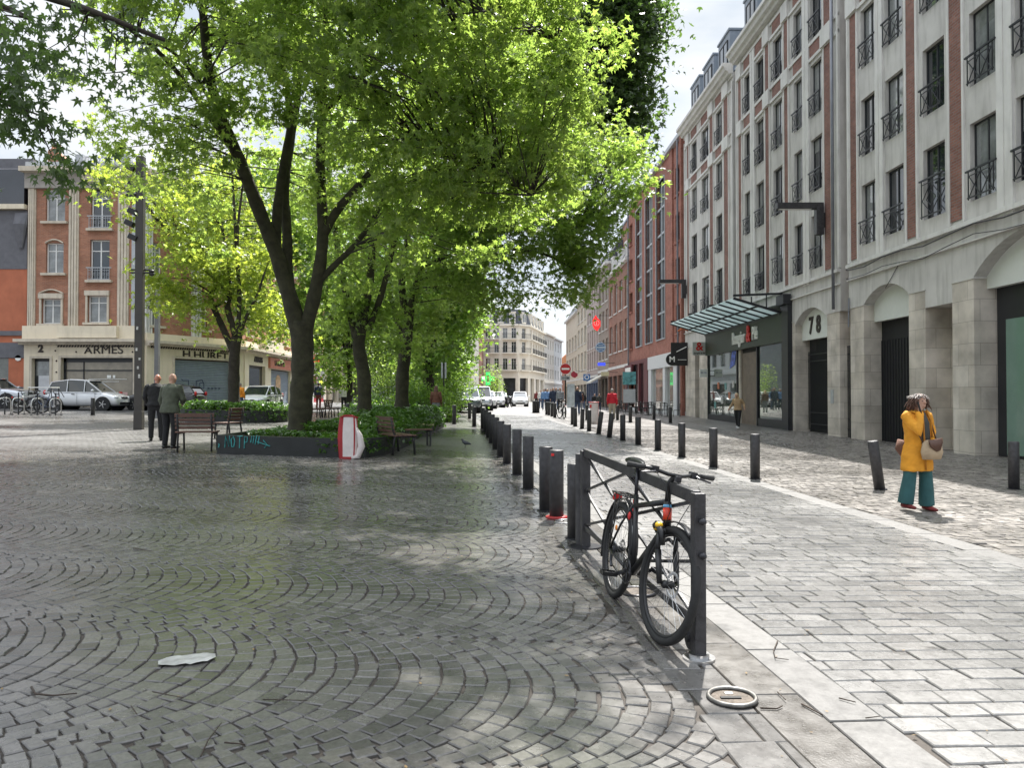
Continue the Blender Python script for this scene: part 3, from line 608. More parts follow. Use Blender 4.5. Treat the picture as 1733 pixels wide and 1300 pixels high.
M_glassb = mat('shop_glass', (.13, .16, .13), .02, metal=.55, var=.5, vs=.9, coat=1); M_shopd = mat('dark_shop_glass', (.03, .03, .035), .25, var=.8, vs=.6, spec=.3); M_cream = mat('cream_render', (.76, .67, .52), .8, var=.08, vs=1, dirt=.25)
M_creamd = mat('cream_trim', (.6, .53, .43), .8, var=.12, dirt=.4); M_shut = mat('roller_shutter', (.26, .31, .38), .5, metal=.2, var=.1, dirt=.15)
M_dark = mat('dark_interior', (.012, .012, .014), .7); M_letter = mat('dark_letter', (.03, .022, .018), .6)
def wall(L, z0, z1, holes, depth=.3, y=0, s0=0, back=.35, ends=True):
    """wall sheet along local x with real openings, reveals, ends and top"""
    mb = MB()
    ss = sorted(set([s0, L] + [v for h in holes for v in h[:2]])); zs = sorted(set([z0, z1] + [v for h in holes for v in h[2:4]]))
    for i in range(len(ss)-1):
        for j in range(len(zs)-1):
            cs, cz = (ss[i]+ss[i+1])/2, (zs[j]+zs[j+1])/2
            if any(h[0] < cs < h[1] and h[2] < cz < h[3] for h in holes): continue
            mb.quad((ss[i], y, zs[j]), (ss[i+1], y, zs[j]), (ss[i+1], y, zs[j+1]), (ss[i], y, zs[j+1]))
    for a, b, c, d in holes:
        e = y+depth
        mb.quad((a, y, c), (a, y, d), (a, e, d), (a, e, c)); mb.quad((b, y, d), (b, y, c), (b, e, c), (b, e, d))
        mb.quad((a, y, d), (b, y, d), (b, e, d), (a, e, d)); mb.quad((b, y, c), (a, y, c), (a, e, c), (b, e, c))
    if ends:
        e = y+back
        mb.quad((s0, y, z0), (s0, y, z1), (s0, e, z1), (s0, e, z0)); mb.quad((L, y, z1), (L, y, z0), (L, e, z0), (L, e, z1)); mb.quad((s0, y, z1), (L, y, z1), (L, e, z1), (s0, e, z1))
    return mb
WC = {}
def win_mesh(w, h, style):
    k = (round(w, 2), round(h, 2), style)
    if k in WC: return WC[k]
    f = MB(); t = .05 if style == 'dark' else .075; d = .06
    def fr(a, b, c, e, tt=t): f.box(a, b, 0, d, c, e)
    fr(0, t, 0, h); fr(w-t, w, 0, h); fr(t, w-t, 0, t); fr(t, w-t, h-t, h)
    if style != 'fixed': fr(w/2-t/2, w/2+t/2, t, h-t)
    if style == 'transom': fr(t, w/2-t/2, h*.72, h*.72+t*.7); fr(w/2+t/2, w-t, h*.72, h*.72+t*.7)
    if style == 'grid':
        for q in (.25, .5, .75): fr(t, w-t, h*q, h*q+.03)
    fm = f.mesh('window_frame', {'dark': M_frame, 'fixed': M_frame}.get(style, M_wframe)); g_ = MB(); g_.quad((t*.5, d*.5, t*.5), (w-t*.5, d*.5, t*.5), (w-t*.5, d*.5, h-t*.5), (t*.5, d*.5, h-t*.5))
    c_ = MB(); c_.box(.02, w*.24, .09, .1, .05, h-.05); c_.box(w*.76, w-.02, .09, .1, .05, h-.05)
    WC[k] = (fm, [g_.mesh('pane', M_glass), g_.mesh('pane', M_glassc)]); return WC[k]
def window(par, s, z, w, h, y=.25, style='dark', curt=.25):
    fm, gl = win_mesh(w, h, style); o = ob('window', fm, par, (s, y, z)); ob('pane', gl[1 if random.random() < curt else 0], o)
    if style == 'dark' and random.random() < .4:
        b_ = MB(); f_ = random.choice((.25, .4, .6, .85)); k_ = random.choice(((.06, w-.06), (.06, w*.47), (w*.53, w-.06))); b_.quad((k_[0], .022, h*(1-f_)), (k_[1], .022, h*(1-f_)), (k_[1], .022, h-.06), (k_[0], .022, h-.06)); b_.build('blind', M_blind, o)
    return o
RC = {}
def railing(par, s, z, w, h=.85, y=-.08, style='x'):
    k = (round(w, 2), h, style)
    if k not in RC:
        f = MB(); n = 2
        f.bar((-.12, 0, h), (w+.12, 0, h), .05, .05); f.bar((-.04, 0, .06), (w+.04, 0, .06), .035, .035); f.bar((0, 0, h-.14), (w, 0, h-.14), .022, .022)
        for q in ((0, .5, 1) if style == 'x' else (0, 1)): f.bar((w*q, 0, 0), (w*q, 0, h), .025, .025, up=(0, 1, 0))
        if style == 'x':
            for a, b in ((.03, .47), (.53, .97)): f.bar((w*a, 0, .08), (w*b, 0, h-.15), .02, .02); f.bar((w*a, 0, h-.15), (w*b, 0, .08), .02, .02)
        elif style == 'diamond':
            c = (h-.1)/2
            for sc in (.46, .24):
                f.bar((w/2-w*sc, 0, c), (w/2, 0, c+c*sc*2), .02, .02); f.bar((w/2, 0, c+c*sc*2), (w/2+w*sc, 0, c), .02, .02); f.bar((w/2+w*sc, 0, c), (w/2, 0, c-c*sc*2+.05), .02, .02); f.bar((w/2, 0, c-c*sc*2+.05), (w/2-w*sc, 0, c), .02, .02)
        else:
            nn = max(4, int(w/.13))
            for i in range(1, nn): f.bar((w*i/nn, 0, .08), (w*i/nn, 0, h), .014, .014, up=(0, 1, 0))
            for i in range(nn): 
                if i % 2 == 0 and style == 'orn': f.torus((w*(i+.5)/nn, 0, h*.5), min(w/nn*.45, .09), .008, n=10, m=4)
        RC[k] = f.mesh('railing', M_frame if style != 'white' and style != 'orn' else (M_zincl if style == 'orn' else M_wframe))
    return ob('railing', RC[k], par, (s, y, z))
def arch_wall(s0, s1, z0, z1, a, b, spring, apex, y, depth, n=14, base=None):
    """wall piece with an arched opening from a to b; below spring the opening reaches base"""
    mb = MB(); base = z0 if base is None else base
    c = (a+b)/2; hw = (b-a)/2; rise = apex-spring; Rr = (hw*hw+rise*rise)/(2*rise); zc = apex-Rr; th = math.asin(min(1, hw/Rr))
    pts = [(c+Rr*math.sin(-th+2*th*i/n), zc+Rr*math.cos(-th+2*th*i/n)) for i in range(n+1)]
    if a > s0: mb.quad((s0, y, base), (a, y, base), (a, y, z1), (s0, y, z1))
    if s1 > b: mb.quad((b, y, base), (s1, y, base), (s1, y, z1), (b, y, z1))
    for i in range(n):
        (x0, q0), (x1, q1) = pts[i], pts[i+1]
        mb.quad((x0, y, q0), (x1, y, q1), (x1, y, z1), (x0, y, z1)); mb.quad((x0, y, q0), (x0, y+depth, q0), (x1, y+depth, q1), (x1, y, q1))
    if spring > base:
        mb.quad((a, y, base), (a, y, spring), (a, y+depth, spring), (a, y+depth, base)); mb.quad((b, y, spring), (b, y, base), (b, y+depth, base), (b, y+depth, spring))
    return mb, pts
def facade(name, label, cat, pl, pr, group=None):
    """Empty at the left end; local x runs to the right as seen from the street, local y into the building"""
    (x0, y0), (x1, y1) = pl, pr; z = g(x0, y0)
    t = thing(name, label, cat, (x0, y0, z), math.atan2(y1-y0, x1-x0), group)
    return t, math.hypot(x1-x0, y1-y0), z
def body(par, L, D, z1, m, s0=0, y0=.4, z0=-1, name='rear_walls'):
    a = MB(); a.box(s0+.01, L-.01, y0, D, z0, z1); return a.build(name, m, par)
# ---- right-hand stone and brick blocks ----
def RP(y): return (FX(y), y)
kc = math.hypot(1, SF)
def stone_block(label, yl, yr, cols, arcade, rows_, bands, topz, dorm):
    t, L, z0 = facade('apartment_building', label, 'building', RP(yl), RP(yr))
    def s(y): return (yl-y)*kc
    H = lambda z: z-z0
    wins = [(s(a), s(b)) for k, a, b in cols if k == 'w']; brs = [(s(a), s(b)) for k, a, b in cols if k == 'b']
    holes = [(a, b, H(r[0]), H(r[1])) for r in rows_ for a, b in wins]
    w_ = wall(L, H(6.42), H(topz), holes, .22); w_.build('wall', M_conc, t)
    body(t, L, 12, H(topz)-.3, M_conc, y0=1.3, z0=H(6.4))
    zf = MB(); zf.box(.02, L-.02, .36, 1.29, H(6.43), H(6.6)); zf.build('floor_slab', M_conc, t)
    # pilasters beside windows, up the full height
    pil = MB(); bz0, bz1 = H(6.6), H(topz)-.5
    edges = sorted([e for w in wins+brs for e in w])
    for a, b in brs:
        for q in (a-.10, b+.0): pil.box(q, q+.10, -.055, 0, bz0, bz1)
    for (a, b), (c, d) in zip(wins, wins[1:]):
        if 0 < c-b < .8: pil.box(b+.04, b+(c-b)*.45, -.08, 0, bz0-.25, bz1); pil.box(b+(c-b)*.55, c-.04, -.08, 0, bz0-.25, bz1); pil.box(b+(c-b)*.45, b+(c-b)*.55, -.06, 0, bz0-.25, bz1)
    pil.box(0, .14, -.08, 0, bz0, bz1); pil.box(L-.16, L, -.08, 0, bz0, bz1); pil.build('pilasters', M_conc2, t)
    for a, b in brs: q = MB(); q.box(a, b, -.03, 0, bz0+.1, bz1); q.build('brick_panel', M_rbrick, t)
    for za, zb_ in bands:
        q = MB(); last = .14
        for w in wins: q = MB(); q.box(w[0]-.0, w[1], -.04, 0, H(za)+.1, H(zb_)-.1); q.build('brick_band', M_rbrick, t)
        q = MB()
        q.box(.0, L, -.105 if False else -.075, 0, H(za)-.03, H(za)+.1); q.box(0, L, -.075, 0, H(zb_)-.1, H(zb_)+.03)
        for a, b in brs: q.box(a-.16, b+.16, -.14, 0, H(za)+.0, H(zb_)-.0)
        q.build('string_course', M_conc2, t)
    # floor joints (thin recess lines) and ground band
    q = MB()
    q.box(0, L, -.16, 0, H(6.42), H(6.55)); q.box(0, L, -.12, 0, H(5.93), H(5.97)); q.build('base_band', M_conc2, t)
    for i, r in enumerate(rows_):
        for j, (a, b) in enumerate(wins):
            zb_ = H(r[0]); window(t, a, zb_, b-a, r[1]-r[0], .13, 'dark', .3)
            ctr = (cols[0][0] == 'x' and j == 2) or (r[0] < 7.3 and j == 2)
            railing(t, a+.06, zb_+.02, b-a-.12, 1.2 if ctr else .82, -.10, 'diamond' if ctr else 'x')
    # cornice
    q = MB(); q.prism([(-.0, 0), (-.25, 0), (-.3, .12), (-.45, .18), (-.5, .36), (-.62, .42), (-.62, .6), (0, .6)], 0, L, 'xz')
    me = q.mesh('cornice', M_conc2); me.transform(Matrix(((0, 1, 0, 0), (1, 0, 0, 0), (0, 0, 1, H(topz)-.1), (0, 0, 0, 1)))); me.flip_normals(); ob('cornice', me, t)
    q = MB(); q.prism([(.3, 0), (1.3, 3.2), (11.5, 3.2), (12, 0)], .0, L); me = q.mesh('roof', M_zinc); me.transform(Matrix(((0, 1, 0, 0), (1, 0, 0, 0), (0, 0, 1, H(topz)+.4), (0, 0, 0, 1)))); me.flip_normals(); ob('roof', me, t)
    for a, b in dorm:
        a, b = s(a), s(b); d = MB(); d.box(a, b, .15, 3.5, H(topz)+.5, H(topz)+2.9); d.box(a-.06, b+.06, .08, 3.6, H(topz)+2.9, H(topz)+3.02); d = d.build('dormer', M_zinc, t)
        window(d, a+.35, H(topz)+.8, b-a-.7, 1.7, .09, 'dark', 0)
    return t, s, H, L
# R1 nearest block
YL1, YR1 = 28.85, 11.0
cols1 = [('b', 28.65, 28.15), ('w', 27.85, 26.75), ('w', 26.15, 25.0), ('b', 24.75, 24.2), ('w', 23.85, 22.7), ('b', 22.4, 21.8), ('w', 21.5, 20.3), ('w', 19.6, 18.4), ('b', 18.1, 17.5), ('w', 17.1, 15.95), ('b', 15.6, 15.0), ('w', 14.7, 13.5), ('w', 12.8, 11.6)]
rows1 = [(7.1, 9.3), (10.35, 12.45), (13.6, 15.75), (16.85, 18.95)]
R1, s1, H1, L1 = stone_block('pale stone and brick apartment block with big arches, nearest at the right edge', YL1, YR1, cols1, None, rows1, [(15.95, 16.7), (19.15, 19.9)], 20.2, [])
# arcade: beam with arches, pillars
def arcade(t, s, H, L, arches, rects, piers, zt=6.42):
    cuts = [(s(a), s(b), 'a', sp, ap) for a, b, sp, ap in arches] + [(s(a), s(b), 'r', z, z) for a, b, z in rects]; cuts.sort()
    x = 0; up = MB()
    for i, (a, b, k, sp, ap) in enumerate(cuts):
        nxt = cuts[i+1][0] if i+1 < len(cuts) else L; end = (b+nxt)/2 if i+1 < len(cuts) else L
        if k == 'a':
            m_, _ = arch_wall(x, end, H(4.9), H(zt), a, b, H(sp), H(ap), -.03, .8, base=H(4.9))
            up.add(m_.v, m_.f)
        else:
            up.quad((x, -.03, H(4.9)), (a, -.03, H(4.9)), (a, -.03, H(zt)), (x, -.03, H(zt))); up.quad((b, -.03, H(4.9)), (end, -.03, H(4.9)), (end, -.03, H(zt)), (b, -.03, H(zt)))
            up.box(a, b, -.03, .8, H(sp), H(zt))
        x = end
    up.quad((0, -.03, H(4.9)), (0, -.03, H(zt)), (0, .9, H(zt)), (0, .9, H(4.9))); up.quad((L, -.03, H(zt)), (L, -.03, H(4.9)), (L, .9, H(4.9)), (L, .9, H(zt)))
    up.build('arcade_beam', M_conc, t)
    for a, b in piers:
        q = MB(); q.box(s(a), s(b), -.03, .84, -1, H(4.9)); q.build('pier', M_lime, t)
        q = MB(); q.box(s(a)-.02, s(b)+.02, -.05, .86, H(4.9)-.01, H(4.93)); q.build('pier_cap', M_conc, t)
arcade(R1, s1, H1, L1, [(27.7, 24.7, 4.93, 5.45), (21.35, 16.6, 4.95, 5.9), (15.6, 12.4, 4.93, 5.45)], [(23.75, 22.35, 4.34)], [(28.75, 27.7), (24.7, 23.75), (22.35, 21.35), (16.6, 15.6), (12.4, 11.02)])
q = MB(); q.box(0, L1, .86, 1.0, -1, H1(6.4)); q.build('recess_wall', M_lime, R1)
def inarch(t, s, H, a, b, sp, ap, zb_, mfill, y=.35):
    m_ = MB(); c = (s(a)+s(b))/2; hw = (s(b)-s(a))/2; rise = ap-sp; Rr = (hw*hw+rise*rise)/(2*rise); th = math.asin(min(1, hw/Rr)); n = 14
    pts = [(s(a), H(zb_)), (s(b), H(zb_))] + [(c+Rr*math.sin(th-2*th*i/n), H(ap)-Rr+Rr*math.cos(th-2*th*i/n)) for i in range(n+1)]
    m_.prism(pts, y, y+.2); m_.build('tympanum', mfill, t)
M_tymp = mat('pale_panel', (.7, .72, .68), .6, var=.04)
inarch(R1, s1, H1, 27.7, 24.7, 4.93, 5.45, 4.28, M_tymp); inarch(R1, s1, H1, 21.35, 16.6, 4.95, 5.9, 4.6, M_tymp)
q = MB(); q.box(s1(27.68), s1(24.72), .62, .7, -1, H1(4.3)); dd = q.build('entrance_recess', M_dark, R1)
q = MB()
for i in range(16): a = s1(27.68)+i*.19; q.box(a, a+.02, .59, .61, -1, H1(3.6))
q.build('gate_bars', M_frame, dd)
q = MB(); q.box(s1(23.75), s1(22.35), .80, .855, -1, H1(4.34)); q.build('side_panel', M_lime, R1)
M_gg = mat('green_glass', (.17, .27, .22), .15, var=.05, coat=.5)
sf = MB(); sf.box(s1(21.3), s1(16.65), .60, .66, -1, H1(4.62)); sfo = sf.build('shop_front_frame', M_frame, R1)
q = MB(); q.box(s1(20.9), s1(17.0), .57, .595, -.0, H1(3.7)); q.build('shop_window', M_gg, sfo)
# downpipe, cables, lamp on R1
M_pipe = mat('grey_pipe', (.2, .21, .24), .5, metal=.3)
q = MB(); pts = [(s1(28.6+.1), -.2, H1(6.35))] + [(s1(28.6-i*1.25), -.18, H1(6.32 - .08*math.sin(i*1.9))) for i in range(13)]; q.loft(pts, .022, 6); q.loft([(a, b, c-.34+.05*math.sin(a)) for a, b, c in pts], .014, 6); q.loft([(s1(25.2), -.06, H1(6.0)), (s1(25.7), -.06, H1(5.6)), (s1(26.1), -.06, H1(5.3))], .012, 5); q.build('facade_cables', M_black, R1)
q = MB(); q.loft([(s1(28.75), -.08, H1(5.3)), (s1(28.75), -.1, H1(4.2))], .03, 8); q.build('conduit', M_pipe, R1)
# R2 block number 78
YL2, YR2 = 42.1, 29.55
cols2 = [('b', 41.75, 41.25), ('w', 40.85, 39.8), ('w', 39.05, 37.95), ('b', 37.6, 37.1), ('w', 36.65, 35.5), ('b', 35.15, 34.7), ('w', 34.1, 33.05), ('w', 32.3, 31.2), ('b', 30.9, 30.3)]
rows2 = [(6.95, 9.2), (10.2, 12.45), (13.4, 15.65), (16.75, 18.75)]
R2, s2, H2, L2 = stone_block('stone and brick apartment block with number 78 over its gate and an art shop below', YL2, YR2, cols2, None, rows2, [(15.85, 16.6), (18.95, 19.75)], 20.1, [(41.2, 39.2), (38.3, 36.3), (35.0, 33.0)])
arcade(R2, s2, H2, L2, [(34.05, 30.75, 4.75, 5.35)], [(41.6, 34.6, 5.9)], [(30.75, 29.65), (42.05, 41.6), (34.6, 34.05)])
q = MB(); q.box(0, L2, .86, 1.25, -1, H2(6.4)); q.build('recess_wall', M_lime, R2)
inarch(R2, s2, H2, 34.05, 30.75, 4.75, 5.35, 4.05, M_tymp, .3)
text('7', 1.0, M_letter, R2, (s2(33.05), .28, H2(4.62)), .02, .03, 'house_number', sx=.85); text('8', 1.0, M_letter, R2, (s2(32.3), .28, H2(4.62)), .02, .03, 'house_number', sx=.85)
gt = MB(); 
for i in range(34): a = s2(33.9)+i*.093; gt.box(a, a+.02, .5, .52, .02, H2(4.0) if i > 8 else H2(3.55))
for zz_ in (.25, .75, 3.0, 3.3): gt.box(s2(33.9), s2(30.8), .49, .50, zz_, zz_+.04)
gto = gt.build('gate', M_frame, R2); q = MB(); q.box(s2(33.95), s2(30.8), .6, .62, -.2, H2(4.1)); q.build('gate_backing', M_dark, gto)
q = MB(); q.box(s2(31.25), s2(30.82), .44, .46, 1.1, 3.2); q.build('notice_board', mat('notice_paper', (.6, .6, .55), .6, var=.3, vs=6), R2)
q = MB(); q.box(s2(31.2), s2(30.86), .42, .437, 2.2, 2.45); q.box(s2(31.2), s2(30.86), .42, .437, 1.15, 1.55); q.build('yellow_notice', mat('yellow_paper', (.75, .6, .12), .6), R2)
q = MB(); q.box(s2(29.95), s2(29.85), .8, .9, 0, .1); 
q = MB(); q.loft([(L2-.35, -.16, H2(5.0)), (L2-.35, -.16, H2(20))], .06, 10); q.build('downpipe', M_pipe, R2, True)
q = MB(); q.box(s2(30.45), s2(30.2), -.05, -.03, 1.2, 1.75); q.build('intercom', M_zincl, R2)
# recess gate between blocks
(gx, gy) = RP(29.55)
t, Lg, zg = facade('gate', 'tall dark barred gate in the gap between the two stone blocks', 'gate', (gx+.22, gy), (FX(28.85)+.22, 28.85))
q = MB()
for i in range(9): q.box(i*.085, i*.085+.022, 0, .02, 0, 3.55)
for z in (.3, .7, 2.95, 3.2, 3.5): q.box(0, .7, -.01, -.002, z, z+.04)
q.build('gate_bars', M_frame, t); q = MB(); q.box(0, .7, .1, .12, -.2, 3.5); q.build('gate_panel', M_dark, t)
t, Lg, zg = facade('infill_wall', 'narrow dark brick infill strip above the gate between the two stone blocks', 'wall', (gx+.5, gy-.005), (FX(28.86)+.5, 28.86)); q = MB(); q.box(0, Lg, 0, .3, 3.6, 19); q.build('brick_infill', M_rbrick, t)
# R3 block
YL3, YR3 = 53.6, 42.7
cols3 = [('b', 52.9, 52.4), ('w', 51.8, 50.5), ('w', 49.3, 47.7), ('b', 47.3, 46.6), ('w', 46.1, 44.9), ('b', 44.4, 43.6)]
R3, s3, H3, L3 = stone_block('stone and brick block with three grey zinc dormers next to the red brick building', YL3, YR3, cols3, None, rows2, [(15.85, 16.6), (18.95, 19.75)], 19.9, [(52.4, 50.2), (49.3, 47.0), (46.0, 43.8)])
arcade(R3, s3, H3, L3, [], [(51.0, 49.9, 4.6)], [(53.5, 51.0), (49.9, 42.8)])
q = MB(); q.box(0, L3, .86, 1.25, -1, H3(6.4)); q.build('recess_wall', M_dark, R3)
# ---- art shop: front, canopy, signs (things attached to the block) ----
M_dgreen = mat('dark_green_panel', (.03, .045, .03), .45, var=.08)
t, Ls, zs_ = facade('shop_front', 'dark green art shop front with white and red lettering and two big windows', 'shop front', (FX(47.8)-.1, 47.8), (FX(34.4)-.1, 34.4))
def s4(y): return (47.8-y)*kc
H4 = lambda z: z-zs_
q = MB(); q.box(s4(47.8), s4(35.1), -.12, .15, H4(4.1), H4(5.45)); q.build('fascia', M_dgreen, t, bevel=.01)
q = MB(); q.box(s4(47.8), s4(35.1), .2, .3, -1, H4(4.1)); q.build('lobby_wall', M_dark, t)
for a, b in ((47.7, 42.0), (38.7, 35.2)): q = MB(); q.box(s4(a), s4(b), -.0, .06, -.4, .32); q.build('plinth', M_frame, t)
for a, b in ((47.6, 42.05), (38.6, 35.25)): 
    q = MB(); q.box(s4(a), s4(b), .06, .10, .32, H4(4.1)); q.build('shop_window', M_glassb, t)
q = MB()
for a in (47.75, 42.05, 38.85, 35.25): q.box(s4(a), s4(a)+.12, -.02, .14, -.4, H4(4.1))
q.build('window_posts', M_frame, t)
q = MB(); q.box(s4(41.8), s4(38.95), .15, .19, -.4, H4(3.9)); q.build('door', mat('brown_door', (.17, .13, .1), .5, var=.2), t)
q = MB(); q.box(s4(35.1), s4(34.35), -.14, .2, -.5, H4(5.9)); q.build('corner_column', M_frame, t)
mw = mat('sign_white', (.85, .85, .82), .4, var=.02); mrr = mat('sign_red', (.62, .02, .015), .4, var=.03)
tx = text('Rougier', .92, mw, t, (s4(41.25), -.15, H4(4.72)), .03, .02, sx=.74); text('&', 1.2, mrr, t, (s4(39.6), -.17, H4(4.8)), .03, .03, sx=.8); text('Plé', .92, mw, t, (s4(38.65), -.15, H4(4.76)), .03, .02, sx=.76)
# posters inside the glass
for i in range(7):
    q = MB(); a = s4(47.2)+i*.7; z = random.uniform(.6, 2.6); q.box(a, a+.35, .045, .055, z, z+.4); q.build('poster', mat('poster%d' % (i % 3), [(.5, .5, .48), (.12, .3, .3), (.5, .16, .08)][i % 3], .5, var=.5, vs=8), t)
q = MB(); q.prism([(s4(43.4), 3.0), (s4(42.5), 3.2), (s4(42.2), 4.0), (s4(42.9), 4.05)], .035, .045); q.build('flag', mat('flag_blue', (.1, .15, .5), .6, var=.6, vs=5), t)
# canopy
t, Lc, zc_ = facade('glass_canopy', 'sloping glass and black steel canopy above the art shop', 'canopy', (FX(47.9)-.15, 47.9), (FX(35.3)-.15, 35.3))
H5 = lambda z: z-zc_
M_cgl = mat('canopy_glass', (.50, .62, .60), .12, var=.06, spec=.8); 
za, zb_ = H5(5.48), H5(6.15)
q = MB(); q.add([(0, 0, za), (Lc, 0, za), (Lc, -2.25, zb_), (0, -2.25, zb_), (0, 0, za-.02), (Lc, 0, za-.02), (Lc, -2.25, zb_-.02), (0, -2.25, zb_-.02)], [(0, 1, 2, 3), (7, 6, 5, 4), (0, 4, 5, 1), (1, 5, 6, 2), (2, 6, 7, 3), (3, 7, 4, 0)]); q.build('glass_sheet', leafmat('canopy_glass_lit', (.55, .65, .63), (.6, .7, .68), (.95, 1.0, .98), .8), t)
for i in range(12): q = MB(); a = Lc*i/11; q.bar((a, 0, za-.03), (a, -2.25, zb_-.03), .11, .10); q.build('rib', M_frame, t)
q = MB(); q.bar((0, -.05, za-.08), (Lc, -.05, za-.08), .08, .14); q.bar((0, -1.1, (za+zb_)/2-.06), (Lc, -1.1, (za+zb_)/2-.06), .05, .08); q.build('long_beams', M_frame, t)
for a in (.1, Lc*.35, Lc*.68, Lc-.02):
    q = MB(); q.bar((a, 0, H5(6.35)), (a, -2.25, zb_+.1), .06, .1); q.bar((a, 0, H5(5.6)), (a, 0, H5(6.4)), .1, .1, up=(0, 1, 0)); q.bar((a, -.7, H5(5.72)), (a, -.7, H5(6.27)), .05, .05, up=(0, 1, 0)); q.bar((a, -1.4, H5(5.9)), (a, -1.4, H5(6.2)), .05, .05, up=(0, 1, 0)); q.build('truss', M_frame, t)
q = MB(); q.box(Lc+.1, Lc+1.0, -.3, .05, H5(5.75), H5(6.2)); q.build('end_box', M_frame, t)
# hanging signs
def flag_sign(label, px, y, z0, z1, w, m, name='sign', depth=.1, out=.15, cat='sign', gap=None):
    x = FX(y); x1 = x-out if gap is None else gap
    t = thing(name, label, cat, (x1-w/2, y, z0)); q = MB(); q.box(-w/2, w/2, -depth/2, depth/2, 0, z1-z0); q.build('panel', m, t, bevel=.01)
    q = MB(); q.tube((w/2, 0, (z1-z0)*.8), (w/2+(x-x1)+.1, 0, (z1-z0)*.8), .02, 6); q.tube((w/2, 0, (z1-z0)*.2), (w/2+(x-x1)+.1, 0, (z1-z0)*.2), .02, 6); q.build('bracket', M_frame, t)
    return t
t = flag_sign('square pale hanging sign with a red ampersand left of the art shop', 0, 47.9, 4.15, 4.98, .85, mat('sign_grey', (.5, .5, .47), .5))
text('&', .72, mrr, t, (0, -.06, .53), .01, .015); text('Rougier & Plé', .125, M_letter, t, (0, -.06, .13), .008, .003)
t = flag_sign('small white and blue hanging sign under the ampersand sign', 0, 47.2, 2.75, 3.25, .5, mw, out=.25); text('RC OL', .13, mat('navy', (.03, .05, .25), .4), t, (0, -.06, .28), .006)
# wall lamps: dark L brackets
for y, lb in ((30.9, 'dark right-angled wall lamp on the block numbered 78'), (53.0, 'dark right-angled wall lamp between red brick building and stone block')):
    x = FX(y); t = thing('wall_lamp', lb, 'wall lamp', (x, y, 8.15 if y < 40 else 8.4), 0, 'right-angled wall lamps')
    q = MB(); q.box(-.42, -.12, -.14, .14, 0, 1.3); q.build('lamp_arm', M_iron, t, bevel=.01); q = MB(); q.box(-2.0, -.421, -.14, .14, 1.05, 1.3); q.build('lamp_head', M_iron, t, bevel=.01); q = MB(); q.box(-1.9, -.6, -.1, .1, 1.035, 1.048); q.build('lamp_lens', M_white, t); q = MB(); q.box(-.12, .0, -.05, .05, .3, .9); q.build('mount', M_iron, t)
# ---- red brick building with tall glazing ----
t, L, z0 = facade('brick_building', 'red brick building with three tall glazed strips', 'building', RP(75.6), RP(53.8))
def s5(px): return (75.6-FY(px))*kc
H = lambda z: z-z0
strips = [(s5(1077), s5(1087)), (s5(1093), s5(1105)), (s5(1111.5), s5(1126))]
side = [(s5(1065.5), s5(1071)), (s5(1144), s5(1153))]
fl = [(6.2, 8.3), (9.8, 11.75), (12.9, 15.0), (16.4, 18.5)]
holes = [(a, b, H(6.2), H(19)) for a, b in strips] + [(a, b, H(c), H(d)) for a, b in side for c, d in fl]
wall(L, H(4.9), H(20.2), holes, .3).build('wall', M_rbrick2, t); body(t, L, 14, H(20), M_rbrick2)
q = MB(); q.box(s5(1136), s5(1141), -.12, 0, H(4.9), H(20.2)); q.box(s5(1157), L, -.25, 0, -1, H(20.2)); q.build('brick_pier', M_rbrick2, t)
for a, b in strips:
    f = MB(); f.box(a-.1, a, -.06, .2, H(6.1), H(19.1)); f.box(b, b+.1, -.06, .2, H(6.1), H(19.1)); f.box(a, b, -.06, .2, H(19), H(19.1)); f.box(a, b, -.08, .2, H(6.1), H(6.2)); w = b-a
    for k in range(1, 6): f.box(a, b, .1, .2, H(6.2+12.8*k/6)-.08, H(6.2+12.8*k/6)+.08)
    f.box(a+w*.45, a+w*.5, .1, .2, H(6.2), H(19)); f = f.build('window', M_zincl, t); p = MB(); p.quad((a, .2, H(6.2)), (b, .2, H(6.2)), (b, .2, H(19)), (a, .2, H(19))); p.build('pane', M_glass, f)
for a, b in side:
    for c, d in fl: window(t, a, H(c), b-a, d-c, .24, 'dark', 0); q = MB(); q.box(a-.1, b+.1, -.12, .1, H(c)-.12, H(c)); q.build('sill', M_rbrick2, t)
q = MB(); q.box(-.0, L, -.3, .5, H(20.2), H(20.45)); q.box(0, L, .6, 8, H(20.45), H(21.8)); q.build('roof', M_zincl, t)
q = MB(); q.loft([(L-.6, -.35, 0), (L-.6, -.35, H(20))], .07, 8); q.loft([(.3, -.2, 0), (.3, -.2, H(20))], .07, 8); q.build('downpipe', M_pipe, t)
M_wpan = mat('white_panel', (.66, .67, .68), .45, var=.04); M_maroon = mat('maroon_paint', (.12, .025, .03), .5)
q = MB(); q.box(s5(1103), s5(1157), -.35, .1, H(3.8), H(4.85)); q.box(s5(1103), s5(1108), -.3, 0, -1, H(3.8)); q.box(s5(1128), s5(1132), -.3, 0, -1, H(3.8)); q.box(s5(1146), s5(1152), -.3, 0, -1, H(3.8)); q.box(0, L, 0, .05, -1, H(.5)); q = q.build('shop_front', M_wpan, t)
for a, b in ((1108, 1128), (1132, 1146)): p = MB(); p.box(s5(a), s5(b), -.1, -.05, .3, H(3.8)); p.build('shop_window', glass('shop_glass_pale', (.25, .24, .22), .05), q)
q = MB(); q.box(0, s5(1103), -.15, .1, H(4.55), H(4.9)); q.box(s5(1060.5), s5(1064), -.2, .1, -1, H(4.55)); q.box(s5(1062), s5(1074), -.3, -.14, H(2.75), H(4.6)); q.box(s5(1093), s5(1100), -.2, .1, -1, H(4.55)); q.box(s5(1083), s5(1085), -.2, .1, -1, H(4.55)); q = q.build('shop_front', M_maroon, t)
